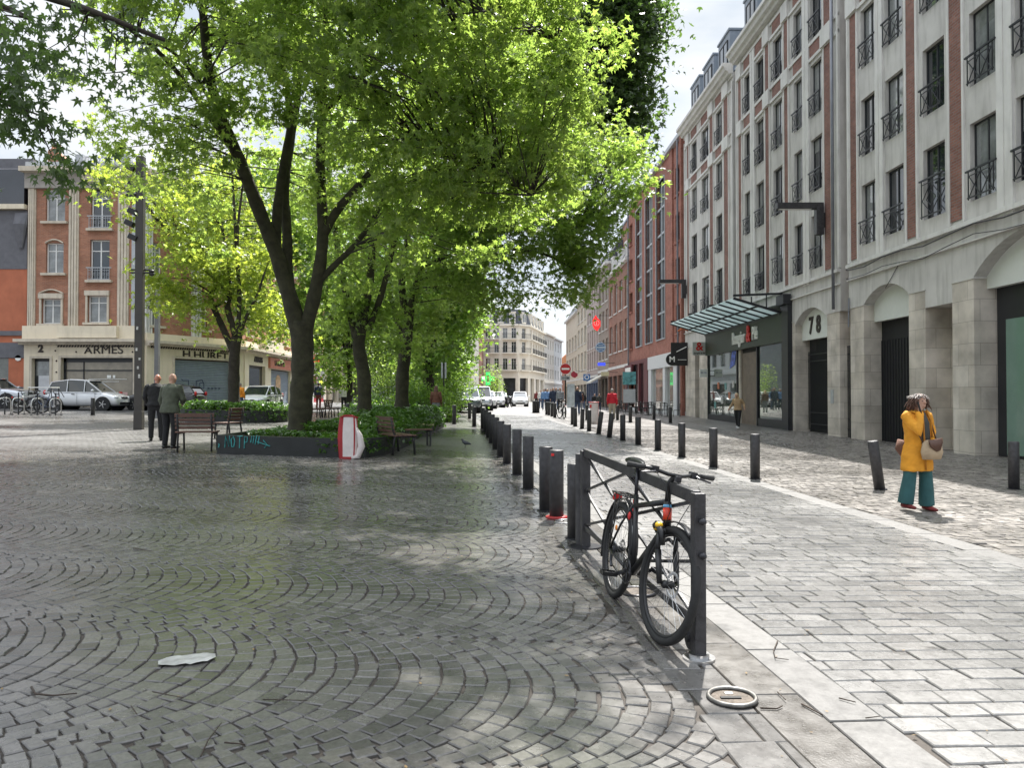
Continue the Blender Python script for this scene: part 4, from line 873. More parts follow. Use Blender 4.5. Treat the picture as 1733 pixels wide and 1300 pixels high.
p = MB(); p.box(s5(1063.5), s5(1072.5), -.33, -.301, H(3.0), H(4.35)); p.build('menu_board', mw, q); p = MB(); p.box(s5(1074), s5(1093), .0, .03, -.5, H(4.55)); p.build('shop_window', M_glass, q)
t = flag_sign('black hanging sign with a round corner and a white script M', 0, 52.9, 3.7, 5.3, 1.15, M_black, out=.05); text('M', .55, mw, t, (-.5, -.06, .42), .01, .01)
for pp_, rr_ in (([(-.1, -.06, .4), (.5, -.06, .4)], .02), ([(-.2, -.06, .95), (.1, -.06, 1.1), (.5, -.06, 1.3)], .03)): q = MB(); q.loft(pp_, rr_, 6); q.build('script_stroke', mw, t)
q = MB(); q.loft([(-.5, -.055, .42), (-.5, .055, .42)], .42, 24); q.build('round_panel', M_black, t)
q = MB(); q.loft([(-.1, 0, 2.4), (.3, -.1, 2.6), (.7, 0, 2.4)], [.05, .12, .05], 6); q.build('flower_box', mat('dry_orange', (.45, .12, .04), .8, var=.5, vs=20), t)
# ---- further right-hand houses ----
def house(label, yl, yr, top, wm, wins, ground, name='town_house', roof=M_slate, rh=2.5, style='transom', sill=M_conc2, dormers=0, base=4.5, curt=.4, gcol=None, cols=None):
    t, L, z0 = facade(name, label, 'building', RP(yl), RP(yr)); H = lambda z: z-z0
    nx = wins[0]; holes = []; ww = L/(nx+.0)
    for (a, b) in wins[1]:
        for i in range(nx): c = ww*(i+.5); holes.append((c-ww*.28, c+ww*.28, H(a), H(b)))
    wall(L, H(base), H(top), holes, .25).build('wall', wm, t); body(t, L, 12, H(top)-.2, wm)
    for h in holes:
        window(t, h[0], h[2], h[1]-h[0], h[3]-h[2], .2, style, curt); q = MB(); q.box(h[0]-.1, h[1]+.1, -.12, .05, h[2]-.12, h[2]); q.build('sill', sill, t)
    q = MB(); q.box(-.05, L+.05, -.4, .3, H(top), H(top)+.3); q.box(0, L, -.12, 0, H(base)-.15, H(base)+.15); q.build('cornice', sill, t)
    q = MB(); q.prism([(-.1, 0), (1.2, rh), (9, rh+.4), (12, 0)], 0, L); me = q.mesh('roof', roof); me.transform(Matrix(((0, 1, 0, 0), (1, 0, 0, 0), (0, 0, 1, H(top)+.3), (0, 0, 0, 1)))); me.flip_normals(); ob('roof', me, t)
    for i in range(dormers):
        c = L*(i+.5)/dormers; d = MB(); d.box(c-.6, c+.6, .1, 2, H(top)+.4, H(top)+2.1); d.box(c-.75, c+.75, 0, 2, H(top)+2.1, H(top)+2.25); d = d.build('dormer', M_wframe if not gcol else M_slate, t); window(d, c-.45, H(top)+.6, .9, 1.4, .03, 'transom', .5)
    q = MB(); n = max(2, nx)
    for i in range(n+1): a = L*i/n; q.box(max(0, a-.2), min(L, a+.2), -.1, .2, -1, H(base)-.15)
    q.box(0, L, -.08, .2, H(base)-.9, H(base)-.15); q = q.build('shop_front', gcol or wm, t); p = MB(); p.box(0, L, .1, .14, -.5, H(base)-.9); p.build('shop_window', M_shopd, q)
    return t, L, H
house('narrow brown brick house with dormers and an arched shop door', 89.2, 75.8, 15.2, M_bbrick, (4, [(6.4, 9.5), (10.7, 13.9)]), None, dormers=3, base=4.7)
t6, L6, H6 = house('tall weathered stone house beyond the brown brick house', 98, 89.4, 17.2, mat('weathered_stone', (.3, .25, .21), .8, var=.2, dirt=.4), (3, [(6.0, 8.5), (9.6, 12), (13, 15.6)]), None, base=4.6)
M_bluef = mat('blue_grey_paint', (.1, .13, .2), .5)
house('house with a blue-grey glazed front and white upper storeys', 110, 98.2, 17.5, mat('pinkish_render', (.46, .38, .35), .8, var=.12, dirt=.3), (5, [(5.2, 7.6), (8.1, 10.6), (11.6, 13.2), (14.3, 16.4)]), None, base=4.2, gcol=M_bluef)
house('pale beige narrow town house far along the right side', 123, 110.2, 15.7, M_creamd, (3, [(5.5, 8.2), (9.4, 12), (13, 15)]), None, base=4.2)
house('beige rendered house at the far bend on the right side', 142, 123.2, 15.0, M_creamd, (4, [(5.5, 8), (9.2, 11.6)]), None, base=4.2, curt=.1)
# chimneys and party wall on brown brick block
x, y = RP(80); t = thing('roof_stack', 'dark brick party wall and chimney rising above the houses behind the treetop', 'chimney', (x+2.5, y+6, 17)); q = MB(); q.box(-1, 3.5, -5, 5, -1, 4.5); q.build('stack', M_bbrick, t); q = MB(); q.box(-1.1, 3.6, -5.1, 5.1, 4.5, 4.75); q.build('coping', M_zinc, t)
# hanging signs of the far shops
def hang(label, px, py, y, w, h, m, *a, **k):
    y2 = (12.3-w*.3)/((px-CX)/FPX+SF); f = y2/y; return hang_(label, px, py, y2, w*f, h*f, m, *a, **k)
def hang_(label, px, py, y, w, h, m, shape='box', txt=None, tm=None, ts=.3, name='sign', arm=1.2):
    c = P(px, py, y); t = thing(name, label, 'sign', tuple(c)); q = MB()
    if shape == 'box': q.box(-w/2, w/2, -.06, .06, -h/2, h/2)
    elif shape == 'round': q.loft([(0, -.06, 0), (0, .06, 0)], w/2, 28, side=(1, 0, 0))
    elif shape == 'diamond': q.prism([(-w/2, -.15*h), (-w/2, .2*h), (-.1*w, h/2), (w*.15, h*.3), (w/2, .15*h), (w/2, -.2*h), (.1*w, -h/2), (-.3*w, -.35*h)], -.06, .06)
    q.build('panel', m, t)
    q = MB(); q.tube((w*.3, 0, h/2-.05), (FX(y)-c.x+.1, 0, h/2-.05), .03, 6); q.build('bracket', M_frame, t)
    if txt: text(txt, ts, tm or mw, t, (0, -.075, 0), .01, .01)
    return t
lit_red = mat('lit_red', (.85, .03, .03), .4, emit=.5)
t = hang('bright red diamond shaped hanging sign high on the blue-grey house', 1009.5, 547, 99, 1.0, 2.1, lit_red, 'diamond'); q = MB(); q.torus((0, -.07, 0), .3, .03, n=20, m=5); q.bar((0, -.07, -.2), (0, -.07, .2), .05, .05); q.build('emblem', mw, t)
M_bl = mat('sign_blue', (.06, .18, .42), .4); M_pb = mat('sign_paleblue', (.45, .55, .62), .4)
t = hang('round blue and white hanging sign below the red diamond sign', 1016.5, 588, 97, 1.3, 1.3, M_bl, 'round'); q = MB(); q.torus((0, -.07, 0), .5, .05, n=24, m=5); q.box(-.55, .55, -.1, -.07, -.1, .1); q.box(-.3, .3, -.1, -.07, .2, .3); q.box(-.3, .3, -.1, -.07, -.3, -.2); q.build('emblem', M_pb, t)
hang('blue lozenge light sign below the round sign', 1018, 616.5, 96, .95, .38, mat('lit_blue', (.05, .08, .8), .4, emit=.5), 'box')
hang('square blue hanging sign with a white O symbol', 993, 639, 95, .85, .85, M_bl, 'box', 'O', mw, .8)
hang('dark red shield hanging sign right behind the no entry sign', 972, 634, 92, .8, .85, mat('shield_red', (.35, .03, .05), .4), 'diamond')
hang('cream coloured small hanging sign above the striped awning', 1024, 633, 90, .95, .5, mat('sign_cream', (.6, .55, .35), .5), 'box', 'CAFÉ' if False else None)
x, y = RP(93); t = thing('awning', 'pale open shop awning sloping over the pavement beyond the terrace', 'awning', (x-.05, y, 3.3)); q = MB(); q.add([(0, -3, 1.0), (0, 3, 1.0), (-1.9, 3, 0), (-1.9, -3, 0), (0, -3, .95), (0, 3, .95), (-1.9, 3, -.2), (-1.9, -3, -.2)], [(0, 1, 2, 3), (7, 6, 5, 4), (3, 2, 6, 7), (0, 3, 7, 4), (1, 5, 6, 2)]); q.build('cloth', mat('awning_cloth', (.6, .58, .5), .8), t)
# ---- far cream corner building ----
M_cream2 = mat('pale_cream_stone', (.84, .79, .69), .75, var=.06, vs=.6, dirt=.12)
def haus(label, pl, pr, top, nwin, rows_, balc, wm=M_cream2, mans=True, base=6.4, style='transom', w=1.1, cat='building', colw=None):
    t, L, z0 = facade('corner_building' if mans else 'town_house', label, cat, pl, pr); H = lambda z: z-z0
    holes = []
    for a, b in rows_:
        for i in range(nwin): c = L*(i+.5)/nwin; holes.append((c-w/2, c+w/2, H(a), H(b)))
    wall(L, H(base), H(top), holes, .25).build('wall', wm, t); body(t, L, 12, H(top)-.2, wm, y0=.75)
    for h in holes: window(t, h[0], h[2], w, h[3]-h[2], .2, style, .4)
    for a, b in rows_:
        if a in balc:
            n = balc[a]
            for i in range(n): c0, c1 = L*i/n+.3, L*(i+1)/n-.3; railing(t, c0, H(a), c1-c0, .95, -.6, 'bars'); q = MB(); q.box(c0, c1, -.7, 0, H(a)-.22, H(a)-.02); q.build('balcony_slab', wm, t)
    q = MB(); q.box(0, L, -.45, .2, H(top), H(top)+.35); q.box(0, L, -.15, 0, H(base)-.1, H(base)+.3); q.build('cornice', wm, t)
    if mans:
        q = MB(); q.prism([(-.1, 0), (.9, 3.0), (10, 3.3), (12, 0)], 0, L); me = q.mesh('roof', M_slate); me.transform(Matrix(((0, 1, 0, 0), (1, 0, 0, 0), (0, 0, 1, H(top)+.35), (0, 0, 0, 1)))); me.flip_normals(); ob('roof', me, t)
        nd = max(1, nwin-1)
        for i in range(nd): c = L*(i+.5)/nd; d = MB(); d.box(c-.62, c+.62, -.05, 2.2, H(top)+.4, H(top)+2.6); d.box(c-.72, c+.72, -.15, 2.2, H(top)+2.6, H(top)+2.8); d = d.build('dormer', wm, t); window(d, c-.5, H(top)+.7, 1.0, 1.7, -.12, 'transom', .6)
    n = max(1, nwin//2 if nwin > 3 else nwin); hs = []
    for i in range(n): c = L*(i+.5)/n; hw = L/n*.36; hs.append((c-hw, c+hw, -1, H(base)-1.3))
    wall(L, -1, H(base), hs, .6).build('ground_storey', wm, t); p = MB(); p.box(0, L, .6, .64, -1, H(base)-1.0); p.build('shop_window', M_shopd, t)
    return t, L, H
haus('cream corner building at the street end with black balconies, its flat front', (-5.6, 150), (1.2, 150), 15.4, 4, [(6.7, 9.0), (10.1, 12.3), (12.9, 15.0)], {6.7: 1, 10.1: 2, 12.9: 2}, w=.95)
haus('cream corner building at the street end, its narrow chamfered corner', (1.25, 150.02), (3.5, 152.5), 15.4, 1, [(6.7, 9.0), (10.1, 12.3), (12.9, 15.0)], {6.7: 1, 10.1: 1, 12.9: 1})
haus('cream corner building at the street end, its side running off to the right', (3.55, 152.6), (7.3, 172), 15.4, 6, [(6.7, 9.0), (10.1, 12.3), (12.9, 15.0)], {6.7: 1, 10.1: 6, 12.9: 6}, w=1.5)
M_pale = mat('pale_render', (.62, .6, .55), .8, var=.06, dirt=.15)
haus('pale plastered house right after the cream corner building', (7.35, 172.2), (10.2, 185), 15.6, 4, [(5.5, 7.8), (9, 11.2), (12.4, 14.6)], {}, wm=M_pale, mans=False, base=4.5, w=1.4)
haus('last pale grey house at the end of the street', (10.25, 185.2), (12.9, 197), 15.4, 3, [(5.5, 7.8), (9, 11.2), (12.4, 14.6)], {}, wm=mat('pale_grey_render', (.55, .57, .58), .8, var=.05), mans=False, base=4.5, w=1.4)
t = thing('town_house', 'low house with an orange tiled roof past the street end', 'building', (13.5, 205, g(13, 60))); q = MB(); q.box(-2.5, 6, 0, 10, -1, 9); q.build('wall', M_bbrick, t); q = MB(); q.prism([(-3, 9), (1.5, 13), (7, 9)], -.5, 10); q.build('roof', mat('orange_tile', (.45, .2, .1), .8, var=.2), t)
q = MB(); q.box(4, 7, -30, -18, -1, 12); q.build('annexe', M_bbrick, t)
# left side far strip
haus('grey glazed building on the left side of the street before the cream corner', (-6.2, 92), (-5.75, 120), 17.0, 8, [(5.5, 7.8), (9, 11.2), (12.4, 14.6)], {}, wm=mat('grey_cladding', (.3, .33, .36), .5, var=.1), mans=False, base=4.5, w=1.8, style='dark')
haus('brick house on the left side of the street just before the cream corner', (-5.75, 120.2), (-5.6, 149.5), 14.0, 8, [(5.5, 7.8), (9, 11.2)], {}, wm=M_bbrick, mans=False, base=4.5, w=1.5)
# green pharmacy cross
t = thing('pharmacy_cross', 'green lit pharmacy cross sign hanging in the street', 'sign', tuple(P(826, 641, 118))); G = mat('lit_green', (.02, .6, .12), .4, emit=.8)
q = MB(); q.box(-.35, .35, -.08, .08, -1, 1); q.box(-1, -.35, -.08, .08, -.35, .35); q.box(.35, 1, -.08, .08, -.35, .35); q.build('cross', G, t)
q = MB(); q.box(-.2, .2, -.1, -.081, -.55, .55); q.build('symbol', mat('dark_green_symbol', (.01, .2, .06), .5), t); q = MB(); q.tube((-1, 0, 0), (-2.2, 0, 0), .05, 6); q.build('bracket', M_frame, t)
# ======================= LEFT-HAND BUILDINGS =======================
A0 = (P(45, 600, 46).x, 46.0); A1 = (P(243, 600, 46).x, 46.0); A2 = (P(408, 600, 52.6).x, 52.6); A3 = (A2[0]-.55, 66.0); A4 = (A2[0]-1.3, 92)
t, L, z0 = facade('corner_building', 'orange brick corner building with dark ARMES lettering over its shop front', 'building', A0, A1)
H = lambda z: z-z0
def sx(px): return (px-45)/198*L
def hz(py, y=46): return 1.6+(670-py)/1290*y - z0
c1, c2 = sx(91), sx(168)
# upper walls
holes = [(sx(75), sx(108), hz(374), hz(319)), (sx(76), sx(106), hz(462), hz(410)), (sx(70), sx(103), hz(548), hz(505)), (sx(152), sx(185), hz(386), hz(315)), (sx(151), sx(184), hz(474), hz(405)), (sx(148), sx(181), hz(546), hz(500))]
zb = hz(552)
wall(L, zb, hz(292), holes, .22).build('wall', M_obrick, t); body(t, L, 10, hz(292), M_obrick, y0=.5)
styles = ['transom', 'transom', 'transom', 'transom', 'transom', 'transom']
for h in holes: window(t, h[0], h[2], h[1]-h[0], h[3]-h[2], .16, 'transom', .6)
for h in (holes[3], holes[4]): railing(t, h[0]-.05, h[2], h[1]-h[0]+.1, .75, -.12, 'orn')
for h in holes: q = MB(); q.box(h[0]-.2, h[1]+.2, -.22, .1, h[2]-.14, h[2]); q.build('sill', M_creamd, t)
for h in (holes[2], holes[5]): q = MB(); q.box(h[0]-.15, h[1]+.15, -.16, .0, h[3], h[3]+.3); q.box(h[0]-.12, h[0], -.08, 0, h[2], h[3]); q.box(h[1], h[1]+.12, -.08, 0, h[2], h[3]); q.build('window_head', M_creamd, t)
q = MB(); h = holes[2]; q.loft([(h[0]-.1+i*.13, -.1, h[3]+.3+.22*math.sin(math.pi*i/11)) for i in range(12)], [(.1, .05)]*12, 6, side=(0, 1, 0)); h = holes[1]; q.loft([(h[0]+(h[1]-h[0])*i/10, -.06, h[3]-.02+.2*math.sin(math.pi*i/10)) for i in range(11)], [(.07, .05)]*11, 6, side=(0, 1, 0)); q.build('arched_lintel', M_creamd, t)
for a, b in ((sx(48), sx(58)), (sx(117), sx(131)), (sx(200), sx(216))):
    q = MB(); n = 3
    for i in range(n): w = (b-a)/n; q.box(a+w*i, a+w*(i+.72), -.16, 0, zb, hz(318))
    q.box(a-.05, b+.05, -.08, 0, zb, hz(318)); q.build('pilaster', M_creamd, t)
q = MB(); q.box(sx(222), L, -.05, 0, zb, hz(318)); q.build('pilaster', M_zincl, t)
q = MB(); q.box(-.1, L+.1, -.22, .3, hz(318), hz(292)); q.build('entablature', mat('grey_stone', (.36, .33, .3), .8, var=.15, dirt=.4), t)
q = MB(); q.box(-.2, L+.3, -.65, .5, hz(292), hz(284)); q.box(sx(140), sx(190), -.35, -.22, hz(308), hz(292)); q.build('cornice', M_creamd, t)
q = MB(); q.box(0, L, -.3, .4, hz(284), hz(274)); q.box(sx(130), sx(143), -.35, .3, hz(274), hz(262)); q.box(sx(205), sx(218), -.35, .3, hz(274), hz(258)); q.build('parapet', M_zincl, t)
q = MB(); q.bar((sx(143), 0, hz(263)), (sx(205), 0, hz(263)), .04, .04); q.bar((sx(143), 0, hz(273)), (sx(205), 0, hz(273)), .04, .04)
for i in range(12): a = sx(146)+i*(sx(202)-sx(146))/11; q.torus((a, 0, hz(268)), .15, .015, n=14, m=4); q.tube((a+.17, 0, hz(273)), (a+.17, 0, hz(263)), .015, 4)
q.build('roof_railing', M_zincl, t)
q = MB(); q.prism([(sx(64), hz(285)), (sx(64), hz(245)), (sx(72), hz(240)), (sx(78), hz(246)), (sx(98), hz(262)), (sx(112), hz(285))], .8, 1.6); q = q.build('chimney', M_obrick, t); p = MB()
for a in (67, 72, 77): p.cyl((sx(a), 1.2), .12, hz(244), hz(232), 10, .1)
p.build('chimney_pot', mat('terracotta', (.4, .18, .1), .8), q)
# bay base + shop band
q = MB(); q.box(0, L, -.45, .0, zb-.02, hz(568)); 
q = MB(); q.box(-.1, L, -.30, .3, hz(575), hz(552)); q.box(sx(105), sx(205), -.6, -.3, hz(573), hz(553)); q.build('bay_base', M_cream, t)
q = MB(); q.box(-.3, L+.1, -.85, .3, hz(580), hz(575)); q.box(-.2, L, -.5, .3, hz(584), hz(580)); q.build('shop_cornice', M_creamd, t)
shop = [(sx(59), sx(89), -1, hz(607)), (sx(108), sx(229), hz(693), hz(606))]
wall(L, -1, hz(584), shop, .3, y=-.25).build('shop_wall', M_cream, t)
q = MB()
for a, b, c, d in shop: q.box(a-.14, a-.0, -.31, -.25, max(c, -.5), d+.14); q.box(b, b+.14, -.31, -.25, max(c, -.5), d+.14); q.box(a, b, -.31, -.25, d, d+.14)
q.build('shop_trim', M_creamd, t)
q = MB(); q.box(sx(59), sx(89), .02, .06, -1, hz(607)); q = q.build('door', M_frame, t)
p = MB(); p.box(sx(62), sx(87), .0, .018, hz(636), hz(612)); p.build('fanlight', M_glassc, q); p = MB(); p.box(sx(66), sx(86), -.02, -.001, hz(692), hz(636)); p.build('notice', mat('grey_paper', (.6, .61, .63), .6), q)
f = MB(); a, b, c, d = shop[1]
f.box(a, b, .0, .04, d-.25, d); f.box(a, b, .0, .05, hz(628), hz(626)); f.box(a, a+.15, .0, .05, c, d); f.box(sx(141), sx(142.5), 0, .05, c, d-.25); f.box(sx(224), sx(226), 0, .05, c, d-.25); f.box(a, b, .0, .05, c, c+.12)
f = f.build('shop_window', M_frame, t); p = MB(); p.quad((a, .05, c), (b, .05, c), (b, .05, d), (a, .05, d)); p.build('pane', mat('papered_glass', (.27, .235, .18), .25, var=.25, vs=1.5, coat=.6), f)
p = MB()
for i in range(40): x0 = sx(150)+i*.058; p.box(x0, x0+.035, .02, .03, hz(642.5), hz(641.2)); 
for i in range(24): x0 = sx(163)+i*.058; p.box(x0, x0+.035, .02, .03, hz(646.5), hz(645.3))
p.box(sx(181), sx(188), .02, .03, hz(640), hz(635)); p.box(sx(191), sx(195), .02, .03, hz(640), hz(635)); p.build('window_lettering', mw, f)
p = MB(); p.box(sx(202), sx(207), .02, .03, hz(669), hz(663)); p.build('red_sticker', M_red, f); p = MB(); p.box(sx(208), sx(216), .02, .03, hz(670), hz(664)); p.build('pink_sticker', mat('pink', (.6, .4, .38), .5), f)
text('2', .62, M_letter, t, (sx(73.5), -.28, hz(591)), .03, .02)
text('A', .55, M_letter, t, (sx(153.5), -.28, hz(594)), .02, .006, sx=1.3); text('RMES', .7, M_letter, t, (sx(187), -.28, hz(593)), .02, 0, sx=1.12)
q = MB()
for px_, py_ in ((98, 594), (133, 596), (228, 596), (100, 583), (100, 611), (100, 630), (100, 650)): q.ball((sx(px_), -.27, hz(py_)), .05, n=8, m=5)
q.build('lamp_studs', M_letter, t)
def fringe(par, s0, s1, z, y):
    q = MB(); n = int((s1-s0)/.17)
    for i in range(n): a = s0+i*.17; q.add([(a, y, z), (a+.1, y, z), (a+.04, y, z-.13), (a-.06, y, z-.13), (a, y-.03, z), (a+.1, y-.03, z), (a+.04, y-.03, z-.13), (a-.06, y-.03, z-.13)], [(4, 5, 6, 7), (0, 1, 5, 4), (0, 4, 7, 3), (1, 2, 6, 5)])
    q.build('striped_frieze', M_letter, par)
fringe(t, sx(103), L, hz(584.5), -.28)
# segment 2: H.HURET
t, L, z0 = facade('corner_building', 'angled corner part of the gun shop building with H.HURET lettering and a grey shutter', 'building', (A1[0]+.01, A1[1]+.01), A2)
zt = 13.0+.9-z0
def sx(px):
    k = (px-CX)/FPX; (xa, ya), (xb, yb) = A1, A2; u = (k*ya-xa)/((xb-xa)-k*(yb-ya)); return u*L
def H(z): return z-z0
holes = [(sx(254), sx(272), H(12.5), H(14.3)), (sx(254), sx(272), H(9), H(11)), (sx(254), sx(272), H(5.9), H(7.6)), (sx(330), sx(350), H(5.9), H(7.6)), (sx(330), sx(350), H(9), H(11)), (sx(330), sx(350), H(12.5), H(14.3))]
wall(L, H(5.4), H(14.9), holes, .22).build('wall', M_obrick, t); body(t, L, 8, H(14.8), M_obrick, y0=.5)
for h in holes: window(t, h[0], h[2], h[1]-h[0], h[3]-h[2], .16, 'transom', .5); q = MB(); q.box(h[0]-.2, h[1]+.2, -.2, .1, h[2]-.14, h[2]); q.build('sill', M_creamd, t)
for a, b in ((0, .5), (L*.45, L*.55), (L-.6, L)):
    q = MB()
    for i in range(3): w = (b-a)/3; q.box(a+w*i, a+w*(i+.72), -.16, 0, H(5.4), H(14.1))
    q.build('pilaster', M_conc2, t)
q = MB(); q.box(0, L, -.6, .4, H(14.9), H(15.3)); q.box(0, L, -.2, .2, H(14.1), H(14.9)); q.build('cornice', M_creamd, t)
q = MB(); q.box(0, L, -.3, .3, H(4.95), H(5.4)); q.build('bay_base', M_cream, t); q = MB(); q.box(0, L+.1, -.85, .3, H(4.78), H(4.95)); q.box(0, L, -.5, .3, H(4.64), H(4.78)); q.build('shop_cornice', M_creamd, t)
sh = (sx(290), sx(386), -.5, H(3.95)); wall(L, -1, H(4.64), [sh], .3, y=-.25).build('shop_wall', M_cream, t)
q = MB(); q.box(sh[0]-.14, sh[0], -.31, -.25, -.5, sh[3]+.14); q.box(sh[1], sh[1]+.14, -.31, -.25, -.5, sh[3]+.14); q.box(sh[0], sh[1], -.31, -.25, sh[3], sh[3]+.14); q.build('shop_trim', M_creamd, t)
def shutter(par, a, b, c, d, y, m=M_shut):
    q = MB(); n = int((d-c)/.11)
    for i in range(n): z = c+i*.11; q.add([(a, y, z), (b, y, z), (b, y-.035, z+.03), (a, y-.035, z+.03), (a, y-.035, z+.085), (b, y-.035, z+.085), (a, y, z+.11), (b, y, z+.11)], [(0, 1, 2, 3), (3, 2, 5, 4), (4, 5, 7, 6)])
    return q.build('roller_shutter', m, par)
so_ = shutter(t, sh[0], sh[1], sh[2], sh[3], .0)
M_ink = mat('ink_blue', (.03, .05, .12), .6)
q = MB(); st = [(306, 643), (309, 645), (318, 644), (318, 656), (326, 656), (326, 652), (331, 656), (331, 645), (341, 643), (344, 650), (344, 657), (337, 657), (337, 648), (344, 648)]
q.loft([(sx(a), -.05, H(1.6+(670-b)/1290*49.5)) for a, b in st], .022, 5)
for a in (352, 358, 364, 370): z = H(1.6+(670-657.5)/1290*50); q.bar((sx(a)-.08, -.05, z-.06), (sx(a)+.08, -.05, z), .03, .03); q.bar((sx(a)-.08, -.05, z+.06), (sx(a)+.08, -.05, z), .03, .03)
q.build('graffiti', M_ink, so_)
text('H.HURET', .64, M_letter, t, ((sx(299)+sx(384))/2, -.28, H(4.22)), .02, .006, sx=1.38); fringe(t, .3, L-.3, H(4.64), -.28)
# segment 3
t, L, z0 = facade('corner_building', 'side wing of the gun shop building with a second ARMES sign above a glass door', 'building', (A2[0]+.01, A2[1]+.01), A3)
def sx(px):
    k = (px-CX)/FPX; (xa, ya), (xb, yb) = A2, A3; u = (k*ya-xa)/((xb-xa)-k*(yb-ya)); return u*L
holes = [(a, a+1.2, H(c), H(d)) for a in (1.2, 4.2, 6.8, 9.4, 11.6) for c, d in ((5.9, 7.6), (9, 11), (12.3, 14.2))]
wall(L, H(5.4), H(14.9), holes, .22).build('wall', M_obrick, t); body(t, L, 8, H(14.8), M_obrick, y0=.5)
for h in holes: window(t, h[0], h[2], h[1]-h[0], h[3]-h[2], .16, 'transom', .5); q = MB(); q.box(h[0]-.2, h[1]+.2, -.2, .1, h[2]-.14, h[2]); q.build('sill', M_creamd, t)
q = MB(); q.box(0, L, -.6, .4, H(14.9), H(15.3)); q.build('cornice', M_creamd, t)
q = MB(); q.box(3.5, 8.6, -.7, .3, H(5.0), H(5.8)); q.box(0, L, -.3, .3, H(4.95), H(5.4)); q.build('bay_base', M_cream, t); q = MB(); q.box(0, L+.1, -.8, .3, H(4.78), H(4.95)); q.box(0, L, -.5, .3, H(4.64), H(4.78)); q.build('shop_cornice', M_creamd, t)
sh = [(sx(415), sx(443), -.5, H(3.8)), (sx(453), sx(487), -.5, H(3.7)), (sx(494), L-.6, -.5, H(3.7))]; wall(L, -1, H(4.64), sh, .3, y=-.25).build('shop_wall', M_cream, t)
q = MB(); q.box(sh[0][0], sh[0][1], -.0, .04, -1, H(3.8)); q = q.build('door', M_frame, t); p = MB(); p.box(sh[0][0]+.25, sh[0][1]-.5, -.03, -.001, .2, H(3.6)); p.build('pane', M_glass, q)
so2 = shutter(t, sh[1][0], sh[1][1], -.5, sh[1][3], .0); shutter(t, sh[2][0], sh[2][1], -.5, sh[2][3], .0)
def zpx(b, y): return H(1.6+(670-b)/1290*y)
cx_, yy = (sx(463)+sx(476))/2, 60.5
q = MB(); q.loft([(cx_, -.045, zpx(634, yy)), (cx_, -.045, zpx(640, yy)), (cx_, -.045, zpx(652, yy)), (cx_, -.045, zpx(664, yy))], [(.3, .012), (.75, .012), (.75, .012), (.9, .012)], 12); q.build('mural_sand', mat('mural_tan', (.5, .33, .2), .7, var=.4, vs=3), so2)
q = MB(); q.loft([(cx_, -.05, zpx(664, yy)), (cx_, -.05, zpx(672, yy)), (cx_, -.05, zpx(682, yy))], [(1.1, .012), (.75, .012), (.1, .012)], 12); q.build('mural_blue', mat('mural_blue', (.08, .32, .6), .7, var=.3, vs=3), so2)
q = MB(); q.box(sx(448), sx(493), -.42, -.25, H(3.75), H(4.55)); sb = q.build('sign_board', mat('sign_salmon', (.55, .2, .13), .5), t)
text('LA BOTTE', .55, M_letter, t, ((sx(451)+sx(476))/2, -.44, H(4.15)), .02, .01, sx=1.2)
text('ARMES', .55, M_letter, t, ((sx(417)+sx(443))/2, -.28, H(4.22)), .03, .014, sx=1.25)
# far left rendered house
B0 = (P(-60, 600, 46).x, 46.0)
t, L, z0 = facade('town_house', 'orange rendered house with a dark glazed bay at the left edge', 'building', B0, (A0[0]-.02, 46.0))
M_or = mat('orange_render', (.46, .15, .08), .85, var=.15, vs=1, dirt=.15); M_gr = mat('grey_render', (.13, .13, .145), .7, var=.15)
def sx(px): return (px+60)/105*L
sh = [(0, sx(15), -1, hz(605))]
wall(L, -1, hz(455), sh, .3).build('wall', M_or, t); body(t, L, 9, hz(262), M_gr, y0=.5)
q = MB(); q.box(0, L, -.03, .4, hz(455), hz(355)); q.build('upper_band', M_gr, t)
for a, b, c, d, e in ((0, L, -.06, hz(606), hz(580)), (sx(15), L, -.05, -1, hz(655)), (0, L, -.1, hz(568), hz(560))): q = MB(); q.box(a, b, c, 0, d, e); q.build('grey_band', M_gr, t)
q = MB(); q.box(0, L, -.35, .4, hz(354), hz(346)); q.build('ledge', M_cream, t)
q = MB(); q.box(0, L-.1, -.2, .4, hz(346), hz(286)); q.build('glazed_bay', glass('dark_bay', (.02, .022, .03), .12), t)
q = MB(); q.prism([(-.1, hz(286)), (.0, hz(286)), (2.5, hz(250)), (6, hz(250)), (9, hz(286))], 0, L); me = q.mesh('roof', mat('roof_grey', (.2, .19, .2), .7)); me.transform(Matrix(((0, 1, 0, 0), (1, 0, 0, 0), (0, 0, 1, 0), (0, 0, 0, 1)))); me.flip_normals(); ob('roof', me, t)
q = MB(); q.box(0, sx(15), .25, .3, -1, hz(605)); q.build('shop_window', glass('green_shop_glass', (.14, .15, .13), .1), t)
q = MB(); q.loft([(sx(32), -.06, hz(606)), (sx(32), -.02, hz(606))], .18, 16); q.build('round_plate', mw, t)
q = MB(); q.loft([(sx(36), -.1, hz(360)), (sx(36), -.2, hz(380)), (sx(36), -.1, hz(420))], [(.4, .1), (.42, .25), (.12, .08)], 10); q.build('carved_console', M_gr, t)
